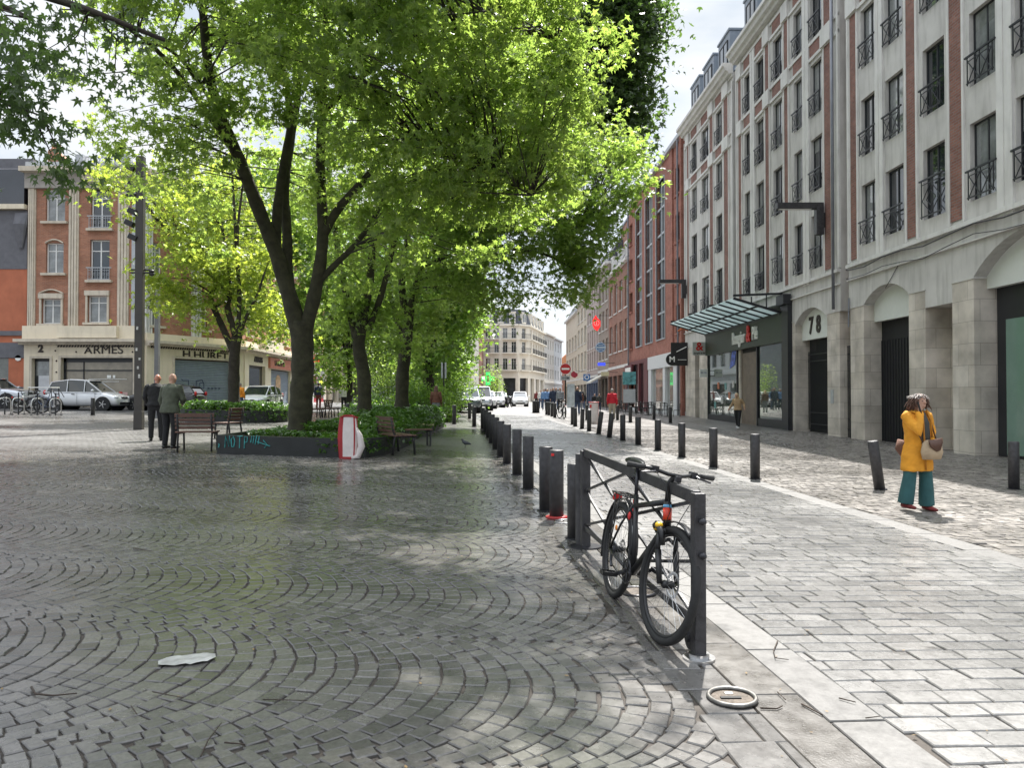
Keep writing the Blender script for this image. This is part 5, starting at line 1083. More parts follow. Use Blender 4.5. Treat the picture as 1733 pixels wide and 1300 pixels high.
# further wing behind the trees
def wing(label, a, b, top, wm, gm, nw, stripes=False, rowsz=((5.9, 7.6), (9, 11), (12.2, 14))):
    t, L, z0 = facade('town_house', label, 'building', a, b); H = lambda z: z-z0; holes = []
    for i in range(nw):
        c = L*(i+.5)/nw
        for p_, q_ in rowsz: holes.append((c-.6, c+.6, H(p_), H(q_)))
    wall(L, H(4.9), H(top), holes, .22).build('wall', wm, t); body(t, L, 9, H(top)-.1, wm, y0=.5)
    for h in holes: window(t, h[0], h[2], 1.2, h[3]-h[2], .16, 'transom', .5); q = MB(); q.box(h[0]-.15, h[1]+.15, -.15, .05, h[2]-.12, h[2]); q.build('sill', M_conc2, t)
    q = MB(); q.box(0, L, -.4, .3, H(top), H(top)+.3); q.box(0, L, -.5, .2, H(4.7), H(4.9)); q.build('cornice', gm, t)
    n = max(2, nw); sh = []
    for i in range(n): c = L*(i+.5)/n; sh.append((c-L/n*.34, c+L/n*.34, .1, H(3.6)))
    wall(L, -1, H(4.7), sh, .25, y=-.1).build('shop_wall', gm, t); p = MB(); p.box(0, L, .14, .18, 0, H(3.7)); p.build('shop_window', M_glass, t)
    if stripes:
        for h in sh:
            p = MB(); k = int((h[1]-h[0])/.16)
            for i in range(k): p.box(h[0]+i*.16, h[0]+i*.16+.08, -.02, .0, H(2.9), H(3.6))
            p.build('striped_blind', mat('pink_stripe', (.7, .2, .22), .7), t); p = MB(); p.box(h[0], h[1], .0, .01, H(2.9), H(3.6)); p.build('blind', mw, t)
            p = MB(); p.box(h[0], h[1], -.06, .02, .1, .5); p.build('red_base', mat('shop_red', (.45, .05, .06), .5), t)
    return t
wg = wing('white-fronted shop building with pink striped blinds behind the tree trunks', (A3[0]-.01, A3[1]+.1), (A3[0]-.5, 80), 14, M_obrick, mat('white_front', (.72, .71, .68), .6, var=.05), 5, True)
x = A3[0]-.2; y = 72.5; t = thing('sign', 'small red lit lozenge sign on the white shop front', 'sign', (x+.7, y, 5.0)); q = MB(); q.box(-.5, .5, -.08, .08, -.2, .25); q.build('panel', mat('lit_red2', (.9, .05, .04), .4, emit=.5), t); q = MB(); q.tube((-.5, 0, 0), (-.8, 0, 0), .03, 6); q.build('bracket', M_frame, t)
wing('brick town house behind the far trees on the left', (A3[0]-.52, 80.2), (-19.9, 104), 14.5, M_bbrick, M_cream, 8)
wing('pale house closing the square behind the thicket', (-20, 108), (-6.3, 106), 13.5, M_pale, M_cream, 6)
# ======================= TREES AND PLANTS =======================
M_bark = mat('bark', (.036, .030, .023), .9, var=.4, vs=6, bump=.9, bs=18)
M_barkm = mat('mossy_bark', (.04, .038, .021), .9, var=.5, vs=4, bump=.9, bs=16)
ML_main = leafmat('maple_leaves', (.05, .08, .03), (.11, .16, .04), (.56, .73, .13), .57)
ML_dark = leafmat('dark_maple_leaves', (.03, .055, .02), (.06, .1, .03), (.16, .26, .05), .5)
ML_yel = leafmat('yellow_maple_leaves', (.07, .13, .015), (.15, .2, .03), (.66, .76, .10), .55)
ML_mid = leafmat('far_maple_leaves', (.04, .075, .022), (.09, .14, .035), (.52, .7, .12), .58)
ML_ivy = leafmat('ivy_leaves', (.03, .08, .014), (.08, .18, .025), (.2, .4, .04), .3)
ML_bush = leafmat('bush_leaves', (.05, .12, .02), (.1, .19, .03), (.4, .62, .08), .5)
def leaf_tpl(kind):
    if kind == 'star':        # five pointed lobes
        V = []; F = []
        for a, ln in ((0, 1.0), (52, .85), (-52, .85), (112, .55), (-112, .55)):
            a = R(a); c, s_ = math.cos(a), math.sin(a); b = len(V)
            for (u, v) in ((-.03, 0), (.38*ln, -.17), (ln, 0), (.38*ln, .17)): V.append((u*c - v*s_, u*s_ + v*c, -.22*ln*(u > .9) + .03*(abs(v) > 0)))
            F.append((b, b+1, b+2, b+3))
        return np.array(V), np.array(F)
    if kind == 'tri':
        V = []; F = []
        for a, ln in ((0, 1.0), (58, .8), (-58, .8)):
            a = R(a); c, s_ = math.cos(a), math.sin(a); b = len(V)
            for (u, v) in ((-.1, 0), (.4*ln, -.22), (ln, 0), (.4*ln, .22)): V.append((u*c - v*s_, u*s_ + v*c, -.2*ln*(u > .9)))
            F.append((b, b+1, b+2, b+3))
        return np.array(V), np.array(F)
    return np.array([(0, 0, 0), (.45, -.35, .05), (1, 0, -.1), (.45, .35, .05)]), np.array([(0, 1, 2, 3)])
def leaf_mesh(name, Cc, size, m, kind='star', droop=.5, svar=.3, flat=.6):
    n = len(Cc); V, F = leaf_tpl(kind); k = len(V)
    az = RNG.uniform(0, 2*np.pi, n); dip = RNG.normal(droop, .45, n)
    X = np.stack([np.cos(az)*np.cos(dip), np.sin(az)*np.cos(dip), -np.sin(dip)], 1)
    up = np.stack([RNG.normal(0, flat, n), RNG.normal(0, flat, n), np.ones(n)], 1)
    Y = np.cross(up, X); Y /= np.linalg.norm(Y, axis=1)[:, None]; Z = np.cross(X, Y)
    s = size*RNG.uniform(1-svar, 1+svar, n)[:, None, None]
    P_ = (V[None, :, 0, None]*X[:, None] + V[None, :, 1, None]*Y[:, None] + V[None, :, 2, None]*Z[:, None])*s + Cc[:, None]
    FF = (np.arange(n)[:, None, None]*k + F[None]).reshape(-1, 4)
    # weld centre so each leaf is one island: join lobes through first vertex
    if kind != 'quad':
        FF = FF.reshape(n, len(F), 4); FF[:, :, 0] = (np.arange(n)*k)[:, None]; FF = FF.reshape(-1, 4)
    return npmesh(name, P_.reshape(-1, 3), FF, m)
def crown(par, name, blobs, m, dens, size, kind='star', base=(0, 0, 0), cl=55, crad=.42, limbs=None, twigs=200, droop=.5, squash=.62):
    """blobs: (px,py,depth,rx px,ry px,rdepth m, weight); leaves grow in clumps inside them"""
    cs = []
    for (px, py, d, rx, ry, rd, w) in blobs:
        c = P(px, py, d); rx_, rz_ = rx/FPX*d, ry/FPX*d; vol = rx_*rz_*rd; n = int(dens*w*vol**.75*2.2)+2
        v = RNG.normal(0, 1, (n, 3)); v /= np.linalg.norm(v, axis=1)[:, None]; r = RNG.uniform(.15, 1, n)**.45
        cs.append(np.array(c)[None] + v*r[:, None]*np.array([rx_, rd, rz_])[None])
    cs = np.concatenate(cs); nl = RNG.poisson(cl, len(cs)); idx = np.repeat(np.arange(len(cs)), nl)
    rad = crad*RNG.uniform(.6, 1.5, len(cs))[idx]
    off = RNG.normal(0, 1, (len(idx), 3))*rad[:, None]*np.array([.62, .62, squash*.62])
    off[:, 2] -= (off[:, 0]**2+off[:, 1]**2)*.35
    pts = cs[idx] + off - np.array(base)[None]
    o = ob(name, leaf_mesh(name, pts, size, m, kind, droop), par)
    if limbs is not None and twigs:
        lp = np.array(limbs); mb = MB()
        for c in cs[RNG.permutation(len(cs))[:twigs]]:
            d = np.linalg.norm(lp-c, axis=1); i = np.argmin(d + (lp[:, 2] > c[2]+.6)*1.5); a = lp[i]
            if d[i] > 4.5: continue
            mid = (a+c)/2 + np.array([random.uniform(-.2, .2), random.uniform(-.2, .2), .12*d[i]])
            r = .008+.006*d[i]; mb.loft([a-base, mid-np.array(base), c-base], [r, r*.6, r*.25], 5)
        if mb.v: mb.build('twigs', M_bark, par, True)
    return o
def limb(pts, base, r0, r1, n=10, m=None):
    """pts [(px,py,depth)] -> list of world points, smoothed"""
    w = [np.array(P(*p)) for p in pts]; out = []
    for i in range(len(w)-1):
        p0 = w[max(i-1, 0)]; p1 = w[i]; p2 = w[i+1]; p3 = w[min(i+2, len(w)-1)]
        for k in range(5):
            t = k/5; out.append(.5*((2*p1)+(-p0+p2)*t+(2*p0-5*p1+4*p2-p3)*t*t+(-p0+3*p1-3*p2+p3)*t**3))
    out.append(w[-1]); L = len(out)
    rad = [r0+(r1-r0)*(i/(L-1))**.8 for i in range(L)]
    rad = [r*(1+.05*math.sin(i*1.7)) for i, r in enumerate(rad)]
    return out, rad
def tree(label, base, trunk, limbs, m, group, rr):
    t = thing('maple_tree', label, 'tree', base, 0, group); B = np.array(base); allp = []
    mb = MB(); pts, rad = limb(trunk, base, rr[0], rr[1]); rad[0] *= 1.35; rad[1] *= 1.12
    mb.loft([p-B for p in pts], rad, 16); allp += pts
    for pl, r0, r1 in limbs:
        pts, rad = limb(pl, base, r0, r1); mb.loft([p-B for p in pts], rad, 10); allp += pts
    mb.build('trunk', m, t, True); return t, allp
GT = 'maple trees in the planters of the square'
# main tree
D = 19.5; bx, by, = P(507, 735, D).x, D; base = (bx, by, g(bx, by)+.35)
t1, lp1 = tree('large maple with three mossy limbs rising from the graffitied planter', base, [(506, 742, D), (509, 690, D), (512, 640, D), (512, 590, D), (512, 545, D)], [
    ([(512, 590, D), (495, 520, D), (468, 430, D), (440, 360, D-.3), (405, 270, D-.8), (375, 200, D-1.3), (355, 130, D-1.7), (345, 40, D-2), (338, -80, D-2)], .25, .08),
    ([(498, 540, D), (487, 470, D+.1), (486, 400, D+.3), (482, 320, D+.4), (492, 240, D+.6), (505, 150, D+.8), (515, 0, D+1)], .17, .08),
    ([(466, 430, D), (470, 350, D), (480, 280, D-.2), (492, 200, D-.4), (478, 110, D-.5), (470, -20, D-.6)], .15, .07),
    ([(514, 570, D), (532, 500, D), (544, 430, D), (546, 370, D), (542, 280, D), (545, 190, D-.2), (550, 60, D-.4), (560, -80, D-.5)], .20, .08),
    ([(548, 395, D), (575, 350, D-.1), (620, 300, D-.4), (660, 250, D-.7), (700, 190, D-1.2), (760, 120, D-2)], .13, .05),
    ([(538, 480, D), (565, 450, D), (600, 415, D), (632, 370, D+.2), (665, 300, D+.4), (690, 210, D+.5)], .10, .04),
    ([(405, 270, D-.8), (350, 190, D-1.5), (290, 110, D-2.2), (220, 50, D-3), (120, 15, D-3.6)], .09, .03),
    ([(375, 200, D-1.3), (330, 130, D-2), (280, 80, D-2.6), (200, 70, D-3.2)], .06, .02),
    ([(660, 250, D-.7), (730, 260, D-2), (820, 290, D-3), (900, 330, D-3.5)], .06, .02),
    ([(545, 190, D-.2), (640, 110, D-1.5), (780, 60, D-2.8), (920, 60, D-3.5), (1000, 110, D-3.5)], .08, .02),
], M_barkm, GT, (.31, .27))
bl1 = [(330, 60, 16.5, 210, 110, 3.2, .75), (240, 190, 16.5, 130, 80, 2, .5), (360, 250, 18, 110, 90, 2, .3), (480, 130, 18.5, 170, 150, 3, .65), (620, 110, 17, 200, 150, 3.5, 1), (690, 250, 16.5, 190, 130, 3, 1),
       (800, 80, 15.5, 190, 120, 3, 1), (860, 210, 15.5, 170, 120, 2.6, 1), (925, 190, 15.8, 95, 110, 2.2, .75), (930, 60, 16, 130, 90, 2.4, .9), (750, 360, 17, 150, 85, 2.4, .9), (600, 330, 20.5, 120, 90, 2, .5), (560, -60, 17, 480, 90, 5, 1.1), (900, 310, 17, 130, 60, 2, .8), (500, 330, 21.5, 150, 80, 1.5, .3),
       (310, 320, 18, 70, 80, 1.6, .3), (345, 420, 18.5, 40, 50, 1, .15), (630, 440, 21, 60, 60, 1.2, .6), (560, 30, 13, 230, 80, 2, .5)]
crown(t1, 'foliage', bl1, ML_main, 4.5, .12, 'star', base, 62, .34, lp1, 600)
crown(t1, 'upper_shade_foliage', [(350, -420, 13, 260, 110, 2.5, .8), (600, -480, 11.5, 300, 100, 2.4, 1.1), (980, -450, 12.5, 210, 100, 2.0, 1.3), (760, -400, 14, 260, 120, 2.4, 1.2), (700, -600, 9.6, 330, 90, 1.6, 1.0), (560, -300, 17, 420, 110, 3, .9)], ML_main, 9, .17, 'tri', base, 50, .55, None, 0)  # unseen canopy above the frame, added and shaped to shade the foreground cobbles
# second crown: darker maple rising behind to the right
D = 24; base = (P(617, 700, D).x, D, g(-4.5, D)+.3)
t3, lp3 = tree('slimmer dark maple leaning over the ivy bed, right of the big one', base, [(617, 706, D), (616, 640, D), (607, 585, D), (612, 545, D)], [
    ([(607, 590, D), (590, 520, D), (575, 440, D), (560, 330, D), (550, 200, D)], .14, .06), ([(612, 550, D), (625, 480, D), (632, 400, D), (640, 300, D), (650, 150, D)], .17, .07),
    ([(622, 560, D), (645, 500, D), (665, 420, D), (690, 330, D), (720, 200, D)], .12, .05)], M_barkm, GT, (.23, .19))
crown(t3, 'foliage', [(610, 480, 24, 55, 70, 1.8, .8), (600, 380, 24.5, 100, 80, 2, .6), (660, 550, 25, 45, 50, 1.2, .6), (700, 250, 24, 220, 130, 3, .7), (560, 570, 25, 40, 45, 1.4, .3)], ML_mid, 7, .13, 'star', base, 55, .5, lp3, 160)
D = 28; base = (P(680, 692, D).x, D, g(-4, D)+.3)
t4, lp4 = tree('maple behind the clipped hedge whose limbs reach over the street', base, [(680, 696, D), (681, 640, D), (686, 590, D), (690, 550, D)], [
    ([(690, 560, D), (700, 500, D), (720, 440, D), (765, 400, D-.5), (830, 380, D-1.2), (900, 375, D-2), (980, 390, D-2.5)], .17, .04), ([(690, 550, D), (680, 480, D), (690, 400, D), (720, 300, D), (760, 150, D)], .17, .05),
    ([(715, 450, D), (770, 430, D-.8), (840, 420, D-1.5), (920, 430, D-2), (980, 460, D-2)], .09, .03), ([(686, 580, D), (665, 520, D), (655, 440, D+.5), (640, 330, D+1)], .12, .05),
    ([(725, 430, D), (760, 330, D-.5), (830, 250, D-1), (930, 180, D-1)], .10, .03)], M_barkm, GT, (.26, .21))
bl4 = [(830, 340, 26.5, 150, 70, 3, 1), (930, 380, 25.5, 100, 60, 2.6, 1), (985, 410, 26, 50, 60, 2, .9), (790, 430, 26.5, 100, 55, 2.4, .85), (850, 465, 26, 60, 45, 2, .55), (985, 465, 26, 40, 60, 1.6, .6), (730, 480, 28.5, 70, 60, 2.4, .9), (700, 560, 29.5, 45, 60, 1.8, .9), (1030, 330, 25, 70, 45, 2, .6), (1075, 305, 25, 40, 25, 1.2, .45),
       (940, 265, 26, 150, 60, 3, .9), (850, 150, 27, 120, 100, 4, .7), (1040, 250, 27, 45, 45, 2, .4), (800, 500, 28, 45, 30, 1.5, .4)]
crown(t4, 'foliage', bl4+[(1000, 460, 26, 38, 50, 1.4, .6), (950, 490, 26, 35, 35, 1.2, .35), (850, 510, 26, 60, 28, 1.4, .3)], ML_mid, 6, .14, 'star', base, 50, .48, lp4, 260)
# dark tall tree top right, farther
D = 40; base = (P(830, 690, D).x-3.2, D, .6)
t5, lp5 = tree('tall dark maple whose top stands highest beside the sky gap', base, [(724, 700, D), (728, 600, D), (740, 480, D), (780, 300, D), (850, 150, D), (930, 20, D)], [([(780, 300, D), (880, 220, D), (1000, 160, D), (1070, 120, D)], .16, .05), ([(850, 150, D), (960, 90, D), (1060, 40, D)], .12, .05)], M_bark, GT, (.34, .12))
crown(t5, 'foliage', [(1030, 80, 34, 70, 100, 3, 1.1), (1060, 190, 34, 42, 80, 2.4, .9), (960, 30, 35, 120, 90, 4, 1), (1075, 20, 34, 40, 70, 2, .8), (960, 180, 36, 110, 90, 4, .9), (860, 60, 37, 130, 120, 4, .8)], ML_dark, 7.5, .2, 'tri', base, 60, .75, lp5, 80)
# yellow green tree at left
D = 32; base = (P(396, 690, D).x, D, g(-11, D)+.3)
t2, lp2 = tree('smaller yellow-green maple in the round ivy planter at the left', base, [(396, 692, D), (396, 640, D), (397, 600, D), (400, 570, D)], [
    ([(397, 600, D), (375, 550, D), (358, 510, D), (362, 490, D), (378, 480, D)], .16, .08), ([(360, 520, D), (385, 500, D), (340, 450, D), (310, 420, D)], .08, .03), ([(400, 570, D), (385, 520, D), (392, 490, D), (385, 440, D), (375, 380, D)], .16, .06),
    ([(402, 580, D), (405, 500, D), (400, 420, D), (395, 330, D), (390, 250, D)], .12, .04), ([(404, 580, D), (415, 540, D), (435, 500, D), (448, 460, D)], .10, .04), ([(405, 500, D), (402, 400, D), (410, 320, D), (420, 250, D)], .08, .03)], M_bark, GT, (.25, .2))
crown(t2, 'foliage', [(215, 300, 31, 50, 25, 1.6, .9), (290, 370, 31, 60, 60, 2, .9), (320, 460, 31, 70, 60, 2.2, 1), (290, 510, 31, 50, 35, 1.8, .6), (400, 430, 33, 80, 90, 2.6, 1), (440, 520, 32, 45, 45, 2, .8), (330, 548, 32, 50, 10, 1.3, .2), (480, 560, 33, 30, 20, 1.2, .4), (360, 300, 33, 90, 60, 2.5, .6)], ML_yel, 4.3, .15, 'star', base, 55, .6, lp2, 160)
# trees in the thicket behind, left of the street
for (px, py, D, tw, lb, blobs, mm_) in [
    (590, 690, 46, .2, 'light green tree behind the far benches, between the two nearest trunks', [(560, 600, 46, 40, 60, 2, .9), (480, 470, 47, 120, 90, 3, .8), (600, 480, 46, 80, 90, 3, .8), (440, 350, 48, 150, 100, 3, .8)], ML_mid),
    (722, 680, 40, .2, 'thin-stemmed light tree just right of the trunk behind the hedge', [(725, 560, 40, 50, 80, 2.5, 1), (760, 500, 41, 60, 60, 2.5, 1), (700, 420, 42, 120, 80, 3, .8)], ML_bush),
    (757, 670, 47, .18, 'bright green tree hanging down beside the double street lamp', [(770, 520, 46, 50, 60, 2.5, 1), (740, 600, 47, 50, 50, 2.5, 1)], ML_bush),
    (775, 675, 60, .2, 'farthest green tree before the parked cars', [(765, 600, 60, 25, 60, 3, .8), (785, 535, 60, 32, 40, 2.5, .9), (660, 560, 60, 70, 90, 4, 1)], ML_mid)]:
    base = (P(px, py, D).x, D, g(P(px, py, D).x, D)); t, lp = tree(lb, base, [(px, 696 if D > 45 else py+14, D), (px+2, 640, D), (px-2, 560, D), (px, 470, D)], [([(px, 600, D), (px+20, 540, D), (px+35, 480, D)], .09, .03), ([(px-2, 600, D), (px-25, 540, D), (px-40, 470, D)], .09, .03)], M_bark, 'background trees of the square', (tw, tw*.5))
    crown(t, 'foliage', blobs, mm_, 4.2, .22, 'tri', base, 60, .8, lp, 50)
# overhanging maple whose trunk is outside the left edge
base = (-10.5, 7.5, g(-10.5, 7.5)); t6 = thing('maple_tree', 'near maple branches with big dark leaves hanging in at the top left corner', 'tree', base, 0, GT); B = np.array(base)
mb = MB(); mb.loft([(0, 0, -.1), (.1, 0, 2), (.3, -.1, 4)], [.4, .32, .26], 14)
lp6 = []
for tip in ((-5.2, 7.6, 4.6), (-4.6, 7.2, 5.2), (-3.9, 8.5, 5.6)):
    a = np.array([.3, -.1, 3.8]); c = np.array(tip)-B; pts = [a + (c-a)*k/8 + np.array([0, 0, 1.2*math.sin(math.pi*k/8)]) for k in range(9)]; mb.loft(pts, [.12*(1-k/9)+.01 for k in range(9)], 7); lp6 += [p+B for p in pts]
mb.build('trunk', M_bark, t6, True)
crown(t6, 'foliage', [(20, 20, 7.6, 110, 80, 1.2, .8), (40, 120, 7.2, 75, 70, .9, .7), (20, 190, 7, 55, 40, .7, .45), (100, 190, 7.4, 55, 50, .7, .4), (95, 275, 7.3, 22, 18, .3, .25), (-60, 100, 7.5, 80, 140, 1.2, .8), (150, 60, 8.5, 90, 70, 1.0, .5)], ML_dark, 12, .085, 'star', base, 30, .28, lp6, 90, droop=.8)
# ---------------- planters, ivy, hedge ----------------
M_planter = mat('dark_planter', (.022, .025, .025), .5, var=.25, vs=3, bump=.2, dirt=.3)
def planter(name, label, outline, h, ivy_n, hv, size=.09, m=ML_ivy, moss=True, wallh=None):
    cx_ = sum(p[0] for p in outline)/len(outline); cy_ = sum(p[1] for p in outline)/len(outline); z = g(cx_, cy_)
    t = thing(name, label, 'planter', (cx_, cy_, z)); n = len(outline); rel = [(a-cx_, b-cy_) for a, b in outline]
    def zz2(p): return g(p[0]+cx_, p[1]+cy_)-z
    q = MB(); out = [(a, b, zz2((a, b))-.1) for a, b in rel]; top = [(a, b, h+zz2((a, b))) for a, b in rel]; inn = [(a*.965, b*.965, h+zz2((a, b))) for a, b in rel]; low = [(a*.965, b*.965, h-.12+zz2((a, b))) for a, b in rel]
    q.add(out+top+inn+low, [(i, (i+1) % n, (i+1) % n+n, i+n) for i in range(n)] + [(i+n, (i+1) % n+n, (i+1) % n+2*n, i+2*n) for i in range(n)] + [(i+2*n, (i+1) % n+2*n, (i+1) % n+3*n, i+3*n) for i in range(n)])
    q.build('planter_wall', M_planter, t)
    q = MB(); q.add([(a, b, c+.02) for a, b, c in low], [tuple(range(n))]); q.build('soil', mat('mossy_soil', (.09, .1, .03), .95, var=.5, vs=5, bump=.6), t)
    # ivy
    pts = []; poly = rel
    def inside(x, y):
        c = False; j = n-1
        for i in range(n):
            if ((poly[i][1] > y) != (poly[j][1] > y)) and (x < (poly[j][0]-poly[i][0])*(y-poly[i][1])/(poly[j][1]-poly[i][1]+1e-9)+poly[i][0]): c = not c
            j = i
        return c
    x0, x1 = min(p[0] for p in rel), max(p[0] for p in rel); y0, y1 = min(p[1] for p in rel), max(p[1] for p in rel)
    while len(pts) < ivy_n:
        x, y = random.uniform(x0-.12, x1+.12), random.uniform(y0-.12, y1+.12)
        if not inside(x/1.04, y/1.04): continue
        hh = hv(x+cx_, y+cy_)
        if hh <= 0: continue
        zt = h + hh*(.75+.5*math.sin(x*5+y*3)*math.sin(y*4-x*2)*.5+.25*random.random())
        edge = not inside(x*1.12, y*1.12)
        pts.append((x, y, zz2((x, y)) + (random.uniform(h*.25, zt) if edge else zt - abs(random.gauss(0, .05)))))
    ob('ivy', leaf_mesh('ivy', np.array(pts), size, m, 'tri', .35, .35, .5), t)
    return t
c = [at(367, 768), at(582, 775), at(612, 770)]
x0, y0 = c[0]; x1, y1 = c[1]; dx, dy = (x1-x0), (y1-y0)
o1 = [(x0, y0), (x1, y1), (x1+.45, y1+.1), (x1+.75, y1+.9), (x1+.9, y1+4), (x1+.6, y1+6.5), (x0+1.6, y0+5.6), (x0+.2, y0+3.2)]
pl = planter('planter', 'dark planter with cyan graffiti and ivy around the big maple', o1, .42, 5200, lambda x, y: 0 if y < 18.3 and x < -4.3 else (.03 if (x < -5.2 or y < 18.8) else .22), .10)
cyan = mat('cyan_paint', (.05, .3, .3), .6, var=.5, vs=12)
q = MB(); pz = Vector((x0, y0, 0))
def gp(u, v): return (x0 + dx*u - pl.location.x, y0 + dy*u - .012 - pl.location.y, v + g(x0+dx*u, y0+dy*u) - pl.location.z)
def strokes(L_, u0, sc, z0=.14):
    for s_ in L_: q.loft([gp(u0+a*sc, z0+b*.26) for a, b in s_], .011, 5)
for i, ch in enumerate([[[(0, 0), (.1, .2), (0, .35)]], [[(0, 0), (.1, 1), (.6, .1), (.7, 1.05)]], [[(.1, .1), (.0, .7), (.3, 1), (.55, .6), (.4, .1), (.1, .1)]], [[(.3, 0), (.35, 1)], [(0, 1), (.75, 1.05)]], [[(.1, 0), (.15, 1), (.55, .95), (.5, .55), (.15, .5)]], [[(.1, .5), (.3, 1.1)], [(.45, .45), (.6, 1.1)], [(.75, .35), (1.0, 1.15)]], [[(1.2, .4), (1.35, 1.1)]], [[(1.0, .6), (2.9, .25)], [(1.9, .75), (2.5, .35), (2.1, .1)]]]): strokes(ch, .015+i*.05 if i < 6 else .265, .055)
q.build('graffiti', cyan, pl)
# round planter at left
cx_, cy_ = P(392, 700, 32.5).x, 32.6; o2 = [(cx_+2.35*math.cos(R(a)), cy_+1.7*math.sin(R(a))) for a in range(0, 360, 20)]
planter('planter', 'round dark planter overflowing with ivy around the yellow-green maple', o2, .5, 5200, lambda x, y: .3, .11)
# long hedge bed
h0, h1, h2 = at(618, 772), at(752, 721), at(700, 700)
o3 = [(-3.55, 17.9), (-3.2, 18.6), (-2.95, 21), (-2.9, 25), (-2.75, 30.8), (-3.1, 32.3), (-4.6, 32.8), (-6.5, 30), (-5.2, 24), (-4.0, 20)]
planter('hedge_bed', 'long low ivy hedge running back behind the right-hand benches', o3, .18, 15000, lambda x, y: .62, .10)
# shrubs of the thicket
def shrub(label, px, py, D, w, h, m, n=1500, size=.12, kind='quad', cat='shrub'):
    x, z_ = P(px, py, D).x, 0; z = g(x, D); t = thing('shrub', label, cat, (x, D, z), 0, 'shrubs of the garden beside the street')
    v = RNG.normal(0, 1, (n, 3)); v /= np.linalg.norm(v, axis=1)[:, None]; r = RNG.uniform(.3, 1, n)**.4
    k = RNG.integers(0, 9, n); cc = RNG.uniform(-.45, .45, (9, 3))*np.array([w, w*.8, h*.6]); v = v*r[:, None]*np.array([w*.33, w*.3, h*.36]) + cc[k] + np.array([0, 0, h*.5]); v[:, 2] = np.maximum(v[:, 2], .03)
    ob('foliage', leaf_mesh('foliage', v, size, m, kind, .3), t)
    q = MB()
    for i in range(7): q.loft([(0, 0, 0), (random.uniform(-.3, .3)*w, random.uniform(-.2, .2)*w, h*.4), (random.uniform(-.45, .45)*w, random.uniform(-.4, .4)*w, h*.8)], [.025, .015, .005], 5)
    q.build('stems', M_bark, t)
SH = [('bright shrub just left of the walking woman with long hair', 715, 680, 37, 2.2, 2.1, ML_bush, 3200), ('feathery light shrub behind the double street lamp', 748, 680, 43, 2.6, 2.6, ML_bush, 3500), ('rounded shrub beside the grey parked off-roader', 752, 690, 46, 1.6, 1.8, ML_bush, 2000),
      ('tall shrub between the hedge trunk and the slim maple', 655, 680, 38, 2.6, 3.0, ML_mid, 3200), ('low shrub behind the ivy bed, left of the trunk behind the hedge', 640, 690, 34, 1.8, 1.2, ML_bush, 1800), ('pale airy shrub behind the slim dark maple', 600, 690, 36, 1.2, .9, ML_bush, 900),
      ('dark tall shrub deep in the thicket', 700, 680, 50, 4.5, 5, ML_mid, 4500), ('wide shrub far back between the trees and the street', 760, 680, 56, 4, 4, ML_bush, 4500), ('small tuft of grass-like plant beside the hedge end', 757, 700, 36, .9, .8, ML_bush, 700)]
for a in SH: shrub(*a)
x, y = P(832, 672, 75).x, 75; shrub('small street tree-like shrub below the green pharmacy cross', 831, 672, 75, 2.2, 4.2, ML_mid, 1800)
# ---------------- benches ----------------
M_slat = mat('bench_slat', (.11, .055, .04), .55, var=.3, vs=8, dirt=.2); M_bfr = mat('bench_frame', (.03, .03, .032), .5, metal=.3)
def bench(label, loc, rz, w=1.3, group='slatted benches around the planters'):
    t = thing('bench', label, 'bench', loc, rz, group)      # sitter looks along -y
    for s_ in (-1, 1):
        x = s_*(w/2-.06); q = MB()
        q.loft([(x, .30, 0), (x, .27, .3), (x, .24, .43), (x, .29, .6), (x, .33, .86)], [(.022, .03)]*5, 8); q.loft([(x, -.24, 0), (x, -.22, .3), (x, -.2, .41)], [(.022, .028)]*3, 8); q.loft([(x, -.28, .42), (x, 0, .42), (x, .26, .42)], [(.02, .02)]*3, 8); q.build('leg', M_bfr, t, True)
    q = MB()
    for i in range(5): yy = -.26+i*.115; q.box(-w/2, w/2, yy, yy+.09, .435, .465)
    q.build('seat', M_slat, t, bevel=.004); q = MB()
    for i in range(4 if True else 0): z = .52+i*.09; y_ = .25+(z-.43)*.19; q.box(-w/2, w/2, y_-.012, y_+.014, z, z+(.062 if i < 3 else .09))
    q.build('backrest', M_slat, t, bevel=.004); return t
def chairw(*a, **k): return bench(*a, w=.62, **k)
def bat(px, py): x, y = at(px, py); return (x, y, g(x, y))
bx_, by_, bz_ = bat(338, 763); bench('brown slatted bench seen from behind next to the two men', (bx_, by_-.1, bz_), R(180+8), .86)
bx_, by_, bz_ = bat(385, 742); chairw('brown slatted single seat seen sideways between bench and round planter', (bx_, by_, bz_), R(250), group='slatted benches around the planters')
bx_, by_, bz_ = bat(672, 768); bench('weathered slatted bench seen from behind at the ivy bed, left one of the pair', (bx_-.02, by_+.1, bz_), R(118), 1.25)
bx_, by_, bz_ = bat(697, 757); t = thing('bench', 'backless slatted bench beside the weathered one at the ivy bed', 'bench', (bx_+.02, by_+.35, bz_), R(20), 'slatted benches around the planters')
q = MB()
for i in range(4): q.box(-.5, .45, -.22+i*.115, -.13+i*.115, .435, .465)
q.build('seat', M_slat, t)
for s_ in (-.45, .4): q = MB(); q.box(s_-.02, s_+.02, -.2, .2, .4, .43); q.box(s_-.02, s_+.02, -.2, -.15, 0, .4); q.box(s_-.02, s_+.02, .15, .2, 0, .4); q.build('leg', M_bfr, t)
for px, py, rz, lb in ((535, 708, 95, 'small dark slatted seat far off behind the big trunk, left one'), (548, 707, 250, 'small dark slatted seat far off behind the big trunk, right one'), (562, 706, 80, 'dark slatted seat far off before the pink-striped shop')): chairw(lb, bat(px, py), R(rz))
